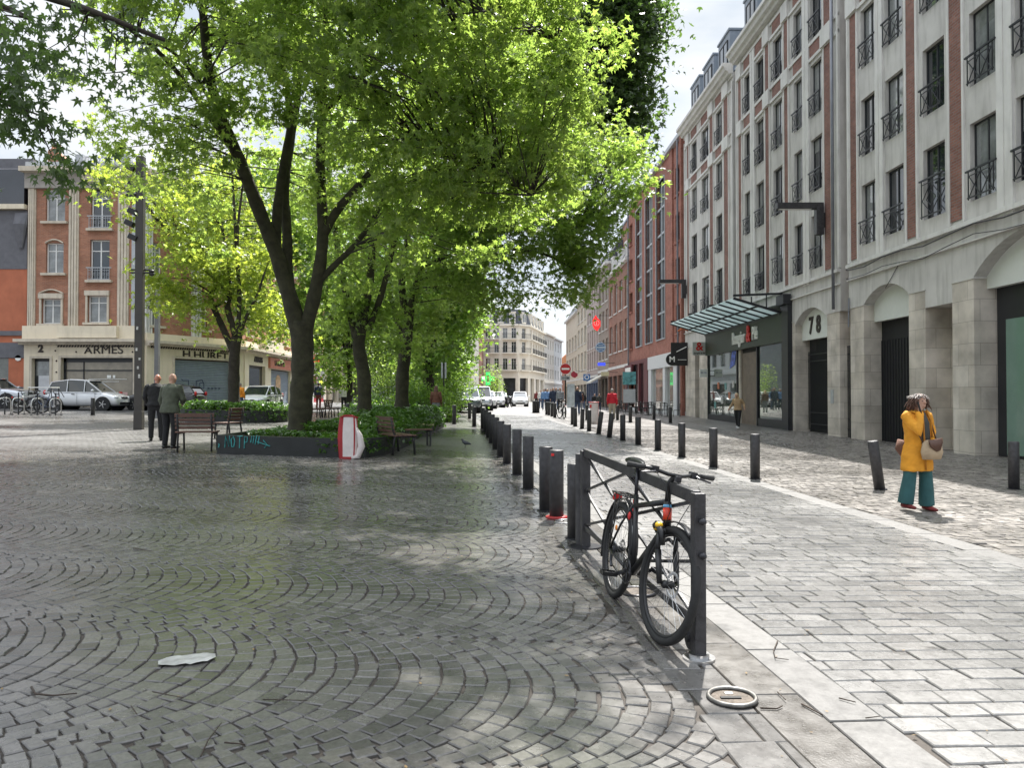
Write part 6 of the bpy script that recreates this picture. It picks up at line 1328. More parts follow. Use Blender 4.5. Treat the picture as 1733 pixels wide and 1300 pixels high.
# ---------------- striped bag ----------------
M_bagr = mat('bag_red', (.33, .015, .02), .5, var=.2); M_bagw = mat('bag_white', (.68, .62, .6), .5, var=.1, vs=5)
x, y = at(592, 776); t = thing('shopping_bag', 'big red and white striped bag standing against the end of the graffitied planter', 'bag', (x, y-.05, g(x, y)), R(-6)); t.scale = (.84, .84, .92)
def bagsec(z):   # half width, half depth, centre shift
    k = z/.98; return .24+.05*math.sin(k*2.6)-.04*k, .13-.06*k, -.03+.0*k
q = MB(); zs = [0, .05, .25, .5, .75, .98]; nr = 24
for z in zs:
    a, b, c_ = bagsec(z)
    for j in range(nr): th = 2*math.pi*j/nr; rr_ = 1+.04*math.sin(5*th+z*6); q.v.append((c_+a*math.copysign(abs(math.cos(th))**.6, math.cos(th))*rr_, b*math.copysign(abs(math.sin(th))**.7, math.sin(th))*rr_, z))
for i in range(len(zs)-1):
    for j in range(nr): q.f.append((i*nr+j, i*nr+(j+1) % nr, (i+1)*nr+(j+1) % nr, (i+1)*nr+j)); q.m.append(1 if (17 <= j <= 22 and i > 0 and j != 20) else 0)
q.build('bag_body', [M_bagr, M_bagw], t, True)
q = MB(); q.loft([(-.2, -.07, .98), (-.1, -.09, 1.02), (.1, -.09, 1.02), (.18, -.07, .98), (.22, 0, .97), (.1, .07, .98), (-.1, .07, .98), (-.2, 0, .98)], .02, 6); q.build('rim', M_bagr, t, True)
q = MB(); q.loft([(.2, -.06, .75), (.32, -.14, .55), (.36, -.12, .3), (.26, -.1, .06), (.1, -.12, .02)], [(.02, .08), (.07, .1), (.09, .1), (.07, .08), (.03, .05)], 10); q.build('side_bulge', M_bagw, t, True)
# ---------------- poles, lamps, street signs ----------------
M_pole = mat('pole_paint', (.045, .04, .036), .5, var=.2, vs=2)
x, y = at(235, 727); t = thing('light_pole', 'tall square dark pole with stacked spotlights left of the trees', 'lamp post', (x, y, g(x, y)), R(4)); hp = (727-263)/1290*y
q = MB(); q.box(-.125, .125, -.11, .11, 0, hp); q.box(-.135, .135, -.12, .12, 0, .6); q.build('pole', M_pole, t, bevel=.01)
for pz, dx in ((283, -.27), (312, -.2), (330, -.24), (358, -.2), (378, -.3), (402, -.18)):
    z = (727-pz)/1290*y; M_ = Matrix.Translation((dx, -.05, z)) @ Matrix.Rotation(R(25), 4, 'Y'); q = MB(); q.box(-.16, .12, -.12, .12, -.1, .08, M_); f = q.build('spotlight', M_black, t, bevel=.01); q = MB(); q.box(-.175, -.161, -.1, .1, -.08, .06, M_); q.build('lens', M_zincl, f)
for pz in (456, 461): z = (727-pz)/1290*y; q = MB(); q.loft([(-.3, 0, z), (.35, 0, z)], [(.02, .03)]*2, 8); q.ball((.38, 0, z-.05), .09, .08, .06); q.build('small_lamp', M_black, t)
q = MB()
for z, xx in ((2.6, -.05), (2.3, .05), (2.0, 0), (3.3, -.03), (1.7, .04)): q.box(xx-.03, xx+.03, -.115, -.111, z, z+random.uniform(.05, .14))
q.build('sticker', mat('old_sticker', (.5, .5, .48), .6, var=.4, vs=20), t)
x, y = at(266, 716); y += 4; x = P(266, 600, y).x; t = thing('light_pole', 'thinner grey pole behind the tall spotlight pole with a small camera', 'lamp post', (x, y, g(x, y))); hp = 1.6+(670-478)/1290*y-g(x, y)
q = MB(); q.box(-.09, .09, -.09, .09, 0, hp); q.build('pole', mat('grey_pole', (.16, .16, .17), .5), t); z = 1.6+(670-510)/1290*y-g(x, y)
q = MB(); q.box(-.35, -.1, -.1, .1, z+.35, z+.5); q.box(-.35, -.1, -.1, .1, z, z+.2); q.ball((-.25, 0, z-.25), .15); q.build('camera_lamp', M_black, t)
x, y = P(751, 690, 38).x, 38; t = thing('street_lamp', 'slim dark double-headed street lamp at the garden edge', 'street lamp', (x, y, g(x, y))); hp = 1.6+(670-615)/1290*y-g(x, y)
q = MB(); q.cyl((0, 0), .035, 0, hp); q.build('pole', M_black, t)
for s_ in (-1, 1): q = MB(); q.box(s_*.09-.04, s_*.09+.04, -.05, .05, hp-.75, hp+.05); q.build('lamp_head', M_zincl, t); 
q = MB(); q.box(-.12, .12, -.02, .02, hp-.1, hp-.05); q.build('cross_arm', M_black, t)
# no entry sign
y = 46; x = P(957, 690, y).x; t = thing('no_entry_sign', 'red round no entry sign with a white bar on a dark post', 'road sign', (x, y, g(x, y))); zc = 1.6+(670-624.5)/1290*y-g(x, y)
q = MB(); q.cyl((0, 0), .045, 0, zc-.2); q.build('post', M_black, t); q = MB(); q.loft([(0, -.06, zc), (0, -.03, zc)], .345, 36); q.build('rim', mw, t); q = MB(); q.loft([(0, -.075, zc), (0, -.061, zc)], .315, 36); d = q.build('disc', mat('sign_disc_red', (.5, .015, .02), .35), t); q = MB(); q.box(-.235, .235, -.085, -.076, zc-.055, zc+.055); q.build('bar', mw, d)
q = MB(); q.box(-.28, .28, -.06, -.04, zc-.68, zc-.42); q = q.build('plate', M_zincl, t); p = MB(); p.torus((-.14, -.065, zc-.55), .05, .012, n=14, m=4); p.torus((.02, -.065, zc-.55), .05, .012, n=14, m=4); p.box(.1, .2, -.065, -.061, zc-.6, zc-.5); p.build('bicycle_symbol', M_black, q)
q = MB(); q.box(.1, .55, -.03, .03, .55, zc-.9); q.build('poster_panel', mat('poster_pale', (.5, .55, .58), .5, var=.3, vs=4), t)
# notice panel, rubbish sack
x, y, z = bat(1067, 713); t = thing('notice_panel', 'grey standing notice panel before the terrace', 'sign', (x, y+.4, z)); q = MB(); q.box(-.33, .33, -.03, .03, 1.0, 1.75); q.build('board', M_zincl, t); q = MB(); q.tube((0, .02, 0), (0, .02, 1.0), .04, 8); q.build('post', M_black, t)
q = MB(); q.box(-.36, .36, -.035, .035, 2.0, 2.7); q.build('poster', mat('poster_teal', (.1, .3, .32), .5, var=.6, vs=6), t)
x, y, z = bat(1005, 723); t = thing('litter_bag_stand', 'white plastic rubbish sack on a stand between the right bollards', 'rubbish bag', (x, y, z)); q = MB(); q.loft([(0, 0, .12), (0, 0, .3), (.02, 0, .7), (0, 0, 1.0), (0, 0, 1.12)], [.15, .2, .18, .2, .22], 14); q.build('sack', M_bagw, t, True); q = MB(); q.torus((0, 0, 1.1), .215, .02, axis='z', n=20); q.tube((.2, .15, 0), (.2, .15, 1.1), .03, 8); q.box(-.2, -.12, -.22, -.2, .85, 1.0); q.build('stand', M_red, t); 
# ---------------- café terrace ----------------
def cafe_chair(label, x, y, rz):
    t = thing('cafe_chair', label, 'chair', (x, y, g(x, y)), rz, 'dark terrace chairs')
    q = MB(); q.box(-.2, .2, -.2, .2, .43, .46); q.build('seat', M_black, t); q = MB(); q.loft([(-.2, .2, .86), (0, .24, .88), (.2, .2, .86)], [(.03, .02)]*3, 6, side=(0, 0, 1)); q.tube((-.2, .2, .45), (-.2, .21, .86), .014, 6); q.tube((.2, .2, .45), (.2, .21, .86), .014, 6); q.tube((0, .21, .45), (0, .24, .86), .012, 6); q.build('backrest', M_black, t)
    for a in (-1, 1):
        for b in (-1, 1): q = MB(); q.tube((a*.18, b*.18, .44), (a*.22, b*.22, 0), .014, 6); q.build('leg', M_black, t)
    return t
def cafe_table(label, x, y):
    t = thing('cafe_table', label, 'table', (x, y, g(x, y)), 0, 'dark terrace tables'); q = MB(); q.box(-.35, .35, -.35, .35, .72, .75); q.build('table_top', M_black, t); q = MB(); q.cyl((0, 0), .03, .03, .72, 8); q.box(-.25, .25, -.03, .03, 0, .03); q.box(-.03, .03, -.25, .25, 0, .03); q.build('pedestal', M_black, t); return t
pc = cafe_chair('dark metal café chair of the terrace in front of the white and maroon shops', 9.2, 52, 0); pt = cafe_table('dark square café table of the terrace in front of the white and maroon shops', 9.9, 52)
for i in range(9):
    y = 51+i*2.3; x = FX(y)-1.9-(i % 2)*.8
    a = copy_tree(pt) if i else pt; a.location = (x, y, g(x, y))
    for j, (ox, oy, rz) in enumerate(((-.65, 0, 1.6), (.65, .05, -1.5), (0, .7, 0.1))):
        c = pc if (i == 0 and j == 0) else copy_tree(pc); c.location = (x+ox, y+oy, g(x+ox, y+oy)); c.rotation_euler.z = rz+random.uniform(-.3, .3)
# wooden box seating far left
for i, (px, py) in enumerate(((480/4.33+340, 700),)):
    pass
x, y = P(437, 690, 40).x, 40; t = cafe_table('low dark table with white car roof behind it, beyond the round planter', x, y); t['group'] = 'tables beyond the round planter'
# ======================= CARS =======================
M_tyre = M_rubber
def paint(name, c, metal=.4): return mat(name, c, .28, metal=metal, var=.04, coat=.8)
M_cglass = glass('car_glass', (.03, .035, .035), .03, var=.3); M_chrome = M_steel
def car(label, loc, heading, L=4.2, Wd=1.76, Hh=1.58, col=None, kind='hatch', plate=None, lights=True):
    """x forward, profile lofted from stations; body, glass house, wheels, lamps"""
    t = thing('parked_car', label, 'car', loc, heading, 'cars'); h = L/2; w = Wd/2; m = col
    if kind == 'hatch': hood = (.93, .98); st = [(-h, .42, .78, .82), (-h+.06, .3, .95, .93), (-h+.5, .24, 1.0, .99), (-.4*L, .22, 1.02, 1), (-.1*L, .2, 1.0, 1), (.18*L, .2, 1.0, 1), (.27*L, .2, 1.0, .99), (.38*L, .2, .93, .97), (.45*L, .22, .80, .92), (h-.06, .24, .72, .84), (h, .3, .62, .74)]
    else: st = [(-h, .5, .9, .85), (-h+.06, .35, 1.05, .94), (-h+.5, .3, 1.08, .99), (-.35*L, .28, 1.08, 1), (-.1*L, .26, 1.08, 1), (.18*L, .26, 1.07, 1), (.3*L, .28, 1.05, .99), (.42*L, .3, .97, .95), (h-.1, .32, .86, .88), (h, .45, .7, .76)]
    q = MB(); n = 12
    for (x, z0, z1, ww) in st:
        W_ = w*ww; zm = (z0+z1)/2
        ring = [(0, z0), (W_*.8, z0), (W_*.97, z0+.08), (W_, zm), (W_*.97, z1-.12), (W_*.88, z1-.02), (0, z1+.02)]
        full = ring + [(-a, b) for a, b in ring[-2:0:-1]]
        for a, b in full: q.v.append((x, a, b))
    k = 12
    for i in range(len(st)-1):
        for j in range(k): q.f.append((i*k+j, (i+1)*k+j, (i+1)*k+(j+1) % k, i*k+(j+1) % k)); q.m.append(0)
    q.f.append(tuple(range(k))); q.f.append(tuple(range((len(st)-1)*k, len(st)*k))[::-1]); q.m += [0, 0]
    # wheel arches: dark rings
    b = q.build('body', m, t, True); b.data.flip_normals()
    sb = b.modifiers.new('sub', 'SUBSURF'); sb.levels = 1; sb.render_levels = 1
    zb_ = 1.0 if kind == 'hatch' else 1.07
    if kind == 'hatch': rf = [(-h+.14, zb_-.02, .80), (-h+.42, Hh-.12, .70), (-.14*L, Hh, .72), (.07*L, Hh-.05, .70), (.295*L, zb_-.09, .80)]
    else: rf = [(-h+.1, zb_-.04, .84), (-h+.35, Hh-.10, .74), (-.12*L, Hh, .76), (.07*L, Hh-.05, .74), (.235*L, zb_-.07, .84)]
    q = MB()      # glass house as solid, roof skin on top
    pts = []
    for x, z, f in rf: pts += [(x, -w*f, z), (x, w*f, z)]
    nb = len(rf); base = [(x, s_*w*.90, zb_-.16) for x, z, f in rf for s_ in (-1, 1)]
    q.add(pts+base, [(2*i, 2*i+1, 2*i+3, 2*i+2) for i in range(nb-1)] + [(2*i, 2*i+2, 2*nb+2*i+2, 2*nb+2*i) for i in range(nb-1)] + [(2*i+1, 2*nb+2*i+1, 2*nb+2*i+3, 2*i+3) for i in range(nb-1)])
    q.build('windows', M_cglass, t)
    q = MB(); a0, a1, a2 = rf[1], rf[2], rf[3]
    rp_ = [(a0[0]-.1, a0[1]-.03, a0[2]+.02), (a0[0]+.02, a0[1]+.02, a0[2]+.02), (a1[0], a1[1]+.02, a1[2]+.02), (a2[0], a2[1]+.02, a2[2]+.02), (a2[0]+.12, a2[1]-.03, a2[2]+.03)]
    vs = []
    for x, z, f in rp_: vs += [(x, -w*f, z-.03), (x, -w*f*.9, z+.02), (x, w*f*.9, z+.02), (x, w*f, z-.03)]
    q.add(vs, [(4*i+j, 4*i+j+1, 4*i+5+j, 4*i+4+j) for i in range(4) for j in range(3)]); q.build('roof', m, t, True)
    q = MB()
    for s_ in (-1, 1):
        for i, j in ((0, 1), (3, 4)):
            a, b_ = rf[i], rf[j]; q.bar((a[0], s_*w*(a[2]+.01), a[1]), (b_[0], s_*w*(b_[2]+.015), b_[1]), .045, .05)
        for fx in (-.17, .06): xx = fx*L; q.bar((xx, s_*w*.935, zb_-.05), (xx-.04, s_*w*.73, Hh-.05), .03, .04 if fx > 0 else .06)
        q.bar((rf[0][0], s_*w*.945, zb_-.03), (rf[4][0], s_*w*.945, zb_-.06), .05, .05)
    q.build('pillars', m, t)
    for s_ in (-1, 1): q = MB(); q.ball((.19*L, s_*(w+.08), zb_+.05), .08, .11, .07); q.build('mirror', m, t, True)
    for nm_, fx in (('wheel', -.315), ('wheel', .31)):
        for s_ in (-1, 1):
            x = fx*L; y = s_*(w-.1); wr = .32 if kind == 'hatch' else .36
            q = MB(); q.loft([(x, y-.11, wr), (x, y+.11, wr)], wr+.06, 28); q2 = MB(); q2.loft([(x, s_*(w*.5), wr+.02), (x, s_*(w+.004), wr+.02)], wr+.07, 28); q2.build('wheel_arch', M_dark, t)
            e = thing('wheel', None, None); e.parent = t; e.location = (x, s_*(w-.09), wr)
            q = MB(); q.torus((0, 0, 0), wr-.07, .075, n=32, m=8, squash=1.3); q.build('tyre', M_tyre, e, True)
            q = MB(); q.torus((0, s_*.07, 0), wr-.125, .014, n=28, m=5)
            for i in range(5): th = i*1.2566; q.bar((0, s_*.075, 0), ((wr-.12)*math.cos(th), s_*.075, (wr-.12)*math.sin(th)), .03, .07, up=(0, 1, 0))
            q.loft([(0, s_*.04, 0), (0, s_*.09, 0)], .045, 12); q.build('rim', M_chrome, e); q = MB(); q.loft([(0, s_*.0, 0), (0, s_*.05, 0)], wr-.11, 24); q.build('brake_drum', M_ironw, e)
    zl = .68 if kind == 'hatch' else .82
    for s_ in (-1, 1):
        q = MB(); q.ball((h-.17, s_*w*.7, zl), .14, .16, .075); q.build('headlight', mat('lamp_glass', (.6, .63, .65), .1, coat=1), t, True)
        q = MB(); q.ball((-h+.08, s_*w*.8, .95), .07, .1, .13); q.build('tail_light', M_red, t, True)
    q = MB(); q.box(h-.14, h-.005, -.3, .3, zl-.05, zl+.03); q.box(h-.1, h+.02, -.5, .5, .3, .42); q.build('grille', M_black, t)
    q = MB(); q.loft([(h+.0, 0, zl-.02), (h+.02, 0, zl-.02)], .06, 14); q.build('emblem', M_chrome, t)
    q = MB(); q.box(h+.015, h+.03, -.26, .26, .43, .54); q.build('number_plate', mw, t)
    for s_ in (-1, 1): 
        q = MB(); 
        for xx in (.21*L, -.03*L, -.27*L): q.bar((xx, s_*(w*1.004), .3), (xx, s_*(w*.985), zb_-.06), .006, .012)
        for xx in (-.08*L, -.28*L): q.bar((xx-.08, s_*w*1.01, .86), (xx+.08, s_*w*1.01, .86), .03, .03)
        q.build('door_seams', M_black, t)
    return t
def gat(x, y): return (x, y, g(x, y))
M_silver = paint('silver_paint', (.68, .69, .71), .35); M_silver2 = paint('pale_silver_paint', (.5, .52, .56), .5); M_greyc = paint('dark_grey_paint', (.12, .14, .15), .5); M_whc = paint('white_car_paint', (.75, .76, .77), 0); M_blkc = paint('black_car_paint', (.015, .015, .018), .2)
yc = 41.3; xc = (P(149, 690, yc).x); car('silver five-door hatchback parked in front of the ARMES shop window', gat(xc, yc), 0, 4.0, 1.76, 1.63, M_silver)
xc = P(-18, 690, yc).x; car('silver estate car at the left edge with only its front half in view', gat(xc, yc+.1), 0, 4.6, 1.82, 1.62, M_silver2, 'suv')
yc = 42.5; xc = P(270, 690, yc).x; car('black car mostly hidden behind the two men', gat(xc+.2, yc+.2), R(180), 4.2, 1.76, 1.45, M_blkc)
yc = 50.5; xc = P(789, 690, yc).x; car('dark grey off-roader facing us at the garden corner', gat(xc, yc+1), R(-84), 4.3, 1.8, 1.63, M_greyc, 'suv')
car('silver people carrier parked right behind the dark grey off-roader', gat(P(812, 690, 58).x, 58.5), R(-86), 4.5, 1.85, 1.8, M_silver2, 'suv')
car('white car parked third in the row, partly hidden', gat(P(830, 690, 66).x-.4, 67), R(-86), 4.2, 1.76, 1.5, M_whc)
car('silver car fourth in the parked row', gat(P(838, 690, 73).x, 74), R(-86), 4.2, 1.76, 1.5, M_silver)
car('dark car fifth and farthest in the parked row', gat(P(846, 690, 84).x, 84), R(-86), 4.2, 1.76, 1.5, M_greyc)
car('pale car driving towards us in the middle of the far street', gat(P(880, 690, 84).x, 84), R(-90), 4.2, 1.8, 1.6, M_whc)
car('small white car behind the low table beyond the round planter', gat(P(436, 690, 44).x-.0, 44.5), R(-90), 4.0, 1.7, 1.5, M_whc)
for i, px in enumerate((855, 862)):
    y = 74+i*3; x = P(px, 690, y).x; t = thing('motorcycle', ['dark motorcycle parked beyond the white cars', 'second dark motorcycle parked farther on near the moving car'][i], 'motorcycle', gat(x, y), R(-70)); q = MB(); q.loft([(-.6, 0, .75), (-.2, 0, .8), (.2, 0, .9), (.5, 0, .8)], [.12, .16, .2, .1], 8); q.box(-.3, .3, -.15, .15, .3, .7); q.build('body', M_blkc, t, True)
    for fx in (-.65, .68): q = MB(); q.torus((fx, 0, .31), .25, .065, n=20, m=6); q.build('wheel', M_rubber, t, True)
    q = MB(); q.tube((.68, 0, .31), (.4, 0, 1.0), .035, 6); q.tube((.4, -.35, 1.05), (.4, .35, 1.05), .02, 6); q.build('handlebar', M_ironw, t)
# ======================= PEOPLE =======================
M_skin = mat('skin', (.42, .24, .17), .55, var=.08); M_skind = mat('ruddy_skin', (.4, .17, .11), .5, var=.1)
def cloth(name, c): return mat(name, c, .85, var=.22, vs=5, bump=.3, bs=25)
def person(label, loc, rz, H=1.72, jacket=None, trousers=None, hair=None, hairstyle='short', shoes=None, skin=None, pose='stand', coat=.0, lean=0, flare=0, arms=None, head=(0, 0), stride=.0, spread=0, extras=None, build=1.0, shirt=None, lod=1):
    """faces -y; z up; heights scaled to H"""
    s = H/1.75; t = thing('person', label, 'person', loc, rz, None); skin = skin or M_skin
    def V3(x, y, z): return Vector((x*s, (y - lean*max(0, z-.95))*s, z*s))
    hipw, shw = .095*build, .185*build
    arms = arms or [[(shw, .0, 1.42), (shw+.06, .03, 1.13), (shw+.06, -.08, .88)], [(-shw, .0, 1.42), (-shw-.06, .03, 1.13), (-shw-.06, -.08, .88)]]
    legs = []
    for sg, st_ in ((1, stride), (-1, -stride)):
        kb = .06 if st_ < 0 else 0
        legs.append([(sg*hipw, 0, .92), (sg*(hipw+.01+spread*.5), -st_*.45-.02, .5+kb*.2), (sg*(hipw+.015+spread), -st_+.02, .09+kb*.6)])
    hx, hy = head; HC = V3(hx, -.03+hy, 1.625)
    # body (skin) one continuous mesh through a voxel remesh
    q = MB()
    q.loft([V3(0, 0, .86), V3(0, 0, .95), V3(0, .0, 1.1), V3(0, 0, 1.28), V3(0, .01, 1.4), V3(0, .0, 1.47)], [(.15*s*build, .1*s), (.165*s*build, .11*s), (.13*s*build, .1*s), (.16*s*build, .115*s), (.15*s*build, .09*s), (.07*s, .06*s)], 14)
    q.loft([V3(0, .0, 1.43), V3(hx*.6, -.012+hy*.5, 1.55)], [.058*s, .052*s], 12)
    q.ball(HC, .077*s, .095*s, .115*s, 18, 12); q.ball(HC+Vector((0, -.035*s, -.055*s)), .055*s, .058*s, .055*s, 12, 8)
    q.loft([HC+Vector((0, -.088*s, .02*s)), HC+Vector((0, -.118*s, -.018*s)), HC+Vector((0, -.088*s, -.03*s))], [.008*s, .016*s, .012*s], 8)
    for sg in (-1, 1): q.ball(HC+Vector((sg*.078*s, .005*s, -.005*s)), .012*s, .02*s, .032*s, 8, 6)
    q.ball(HC+Vector((0, -.085*s, -.062*s)), .026*s, .012*s, .012*s, 8, 6)
    for L_ in legs:
        a, b, c = [V3(*p) for p in L_]; q.loft([a, (a+b)/2, b, b+(c-b)*.35, c], [.088*s, .075*s, .056*s, .055*s, .036*s], 12)
        q.loft([c+Vector((0, .04*s, -.05*s)), c+Vector((0, -.06*s, -.055*s)), c+Vector((0, -.17*s, -.065*s))], [.034*s, .036*s, .025*s], 10, side=(1, 0, 0))
    for A_ in arms:
        a, b, c = [V3(*p) for p in A_]; q.loft([a, b, c], [.048*s, .04*s, .027*s], 10)
        d = (c-b).normalized(); q.loft([c, c+d*.05*s, c+d*.09*s], [(.026*s, .018*s), (.036*s, .017*s), (.034*s, .014*s)], 8)
        sd = d.cross(Vector((0, 1, .3))).normalized()
        for i_, ln in enumerate((.06, .072, .068, .055)):
            o_ = c+d*.085*s+sd*(i_-1.5)*.017*s; q.loft([o_, o_+d*ln*.5*s, o_+d*ln*s+Vector((0, -.012*s, 0))], [.0085*s, .008*s, .006*s], 6)
        o_ = c+d*.03*s-sd*.03*s; q.loft([o_, o_-sd*.025*s+d*.03*s, o_-sd*.03*s+d*.055*s], [.010*s, .009*s, .007*s], 6)
    b_ = q.build('body', skin, t, True); rm = b_.modifiers.new('remesh', 'REMESH'); rm.mode = 'VOXEL'; rm.voxel_size = (.011 if lod == 1 else .02)*s; rm.use_smooth_shade = True
    # eyes
    q = MB()
    for sg in (-1, 1): q.ball(HC+Vector((sg*.03*s, -.086*s, .008*s)), .012*s, .008*s, .007*s, 8, 6)
    q.build('eyes', M_black, t, True)
    # trousers
    q = MB(); q.loft([V3(0, 0, .8), V3(0, 0, .92), V3(0, 0, 1.02)], [(.16*s*build, .11*s), (.18*s*build, .125*s), (.165*s*build, .115*s)], 14)
    for L_ in legs:
        a, b, c = [V3(*p) for p in L_]; c2 = c+Vector((0, 0, -.02*s)); q.loft([a, (a+b)/2, b, (b+c2)/2, c2], [.105*s, .095*s, (.075+flare*.35)*s, (.068+flare*.75)*s, (.062+flare)*s], 14)
    o_ = q.build('trousers', trousers, t, True); rm = o_.modifiers.new('remesh', 'REMESH'); rm.mode = 'VOXEL'; rm.voxel_size = .016*s; rm.use_smooth_shade = True
    # shoes
    q = MB()
    for L_ in legs:
        c = V3(*L_[2]); q.loft([c+Vector((0, .06*s, -.055*s)), c+Vector((0, 0, -.045*s)), c+Vector((0, -.1*s, -.06*s)), c+Vector((0, -.19*s, -.068*s))], [(.036*s, .034*s), (.045*s, .044*s), (.047*s, .034*s), (.032*s, .022*s)], 12)
    q.build('shoes', shoes or M_black, t, True)
    # jacket
    lo = .93-coat; fw = 1+coat*.35
    q = MB(); zs = [lo, (lo+1.0)/2, 1.02, 1.15, 1.3, 1.41, 1.47, 1.5]
    rs = [(.215*build*fw, .16*fw), (.208*build*fw, .155*fw), (.18*build, .14), (.178*build, .14), (.2*build, .145), (.19*build, .12), (.11, .085), (.075, .07)]
    q.loft([V3(0, 0, z) for z in zs], [(a*s, b*s) for a, b in rs], 18)
    for A_ in arms:
        a, b, c = [V3(*p) for p in A_]; q.loft([a+Vector((-a.x*.15, 0, .01)), a, (a+b)/2, b, (b+c)/2, c], [.06*s, .075*s, .066*s, .062*s, .054*s, .046*s], 12)
    o_ = q.build('jacket', jacket, t, True); rm = o_.modifiers.new('remesh', 'REMESH'); rm.mode = 'VOXEL'; rm.voxel_size = .014*s; rm.use_smooth_shade = True
    ns = o_.modifiers.new('folds', 'DISPLACE'); tx_ = bpy.data.textures.get('folds') or bpy.data.textures.new('folds', 'CLOUDS'); tx_.noise_scale = .11; ns.texture = tx_; ns.strength = .032; ns.mid_level = .32
    # hair
    if hair:
        q = MB()
        if hairstyle in ('short', 'bald'):
            k = 1.0; q.ball(HC+Vector((0, .018*s, .03*s)), .083*s, .09*s, .098*s, 16, 10)
        elif hairstyle == 'long':
            q.ball(HC+Vector((0, .02*s, .025*s)), .095*s, .1*s, .11*s, 16, 10); q.loft([HC+Vector((0, .05*s, .02*s)), HC+Vector((0, .07*s, -.12*s)), HC+Vector((0, .09*s, -.3*s))], [(.1*s, .06*s), (.12*s, .055*s), (.09*s, .035*s)], 12)
        elif hairstyle == 'curly':
            q.ball(HC+Vector((0, .02*s, .02*s)), .088*s, .09*s, .105*s, 14, 10)
            for i in range(420):
                th = random.uniform(0, 2*math.pi); ph = random.uniform(-.2, 1.45); v = Vector((math.cos(th)*math.cos(ph)*.09, math.sin(th)*math.cos(ph)*.095+.02, math.sin(ph)*.11))
                if v.y < -.03 and v.z < .05: continue
                p_ = HC+v*s; d_ = Vector((v.x*1.3, v.y*.8+.02, .03)); pts_ = [p_]; ln_ = random.uniform(.018, .032)
                for k_ in range(6):
                    d_ = (d_.normalized() + Vector((random.uniform(-.9, .9), random.uniform(-.7, .8), -.75)))*1.0; p_ = p_ + d_.normalized()*ln_*s
                    r_ = Vector((p_.x-HC.x, p_.y-HC.y, 0)).length
                    if p_.y < HC.y-.06*s and abs(p_.x-HC.x) < .075*s: p_.y += .05*s
                    pts_.append(p_.copy())
                q.loft(pts_, [.007*s]*5+[.005*s, .002*s], 5, cap=False)
        elif hairstyle == 'hood':
            q.loft([HC+Vector((0, .06*s, -.16*s)), HC+Vector((0, .05*s, -.08*s))], [(.13*s, .09*s), (.1*s, .07*s)], 12)
        o_ = q.build('hair', hair, t, True)
    return t
J = {k: cloth('cloth_'+k, c) for k, c in dict(olive=(.07, .08, .055), black=(.014, .014, .016), mustard=(.62, .27, .02), teal=(.025, .09, .095), beige=(.36, .25, .14), red=(.5, .015, .03), navy=(.02, .03, .06), blue=(.12, .22, .42), khaki=(.38, .33, .25), grey=(.2, .21, .23), white=(.6, .6, .58), brown=(.12, .05, .03), orange=(.7, .25, .02), denim=(.06, .09, .16), darkred=(.16, .03, .03), char=(.045, .045, .04)).items()}
M_hg = mat('grey_hair', (.3, .27, .25), .8, var=.5, vs=15); M_hb = mat('brown_hair', (.09, .045, .03), .7, var=.4, vs=20); M_hd = mat('dark_hair', (.02, .015, .012), .6); M_hbl = mat('blond_hair', (.5, .36, .2), .6, var=.3, vs=20)
def pat(px, py, dy=0): x, y = at(px, py); return (x, y+dy, g(x, y))
# the woman on the phone
wl = pat(1552, 864); x, y, z = wl
arms = [[(.185, 0, 1.42), (.26, .0, 1.16), (.14, -.17, 1.02)], [(-.185, 0, 1.42), (-.16, -.24, 1.17), (-.075, -.15, 1.47)]]
w = person('woman in a mustard coat talking on her phone, beside the leaning bollard', wl, R(14), 1.64, J['mustard'], J['teal'], M_hb, 'curly', cloth('cloth_maroon', (.15, .02, .02)), pose='stand', coat=.33, spread=.06, flare=.05, arms=arms, head=(.01, -.03), stride=.02)
# spread legs handled by small extras: grey hair top, dark top, bag, phone
s = 1.64/1.75
q = MB()
for i in range(110):
    th = random.uniform(0, 2*math.pi); ph = random.uniform(.75, 1.5); p_ = Vector((.01, -.03, 1.64))*s + Vector((math.cos(th)*math.cos(ph)*.1, math.sin(th)*math.cos(ph)*.1, math.sin(ph)*.10))*s; pts_ = [p_]
    for k_ in range(4): p_ = p_ + Vector((math.cos(th)*.02+random.uniform(-.014, .014), math.sin(th)*.02+random.uniform(-.012, .014), random.uniform(-.022, .002)))*s; pts_.append(p_)
    q.loft(pts_, [.007*s]*4+[.002*s], 5, cap=False)
q.build('grey_roots', M_hg, w, True)
q = MB(); q.loft([(.0, -.125, 1.47*s), (.02, -.155, 1.3*s), (.02, -.15, 1.12*s), (.02, -.15, 1.0*s)], [(.03, .012), (.06, .014), (.075, .014), (.07, .012)], 10); q.build('dark_top', J['char'], w, True)
q = MB(); q.loft([(-.06, -.12, 1.5*s), (-.035, -.165, 1.35*s), (-.03, -.175, 1.1*s), (-.02, -.185, .8*s), (-.01, -.185, .62*s)], [(.012, .012)]*5, 6); q.loft([(.07, -.11, 1.5*s), (.10, -.155, 1.35*s), (.11, -.165, 1.1*s)], [(.014, .012)]*3, 6); q.build('coat_edge', cloth('cloth_mustard_dark', (.4, .16, .012)), w, True)
q = MB(); q.loft([(-.1, .0, 1.47*s), (-.09, -.09, 1.47*s), (-.03, -.15, 1.42*s)], [(.03, .02), (.035, .02), (.02, .014)], 8); q.loft([(.1, .0, 1.47*s), (.1, -.09, 1.47*s), (.1, -.14, 1.40*s)], [(.03, .02), (.035, .02), (.02, .014)], 8); q.build('collar', J['mustard'], w, True)
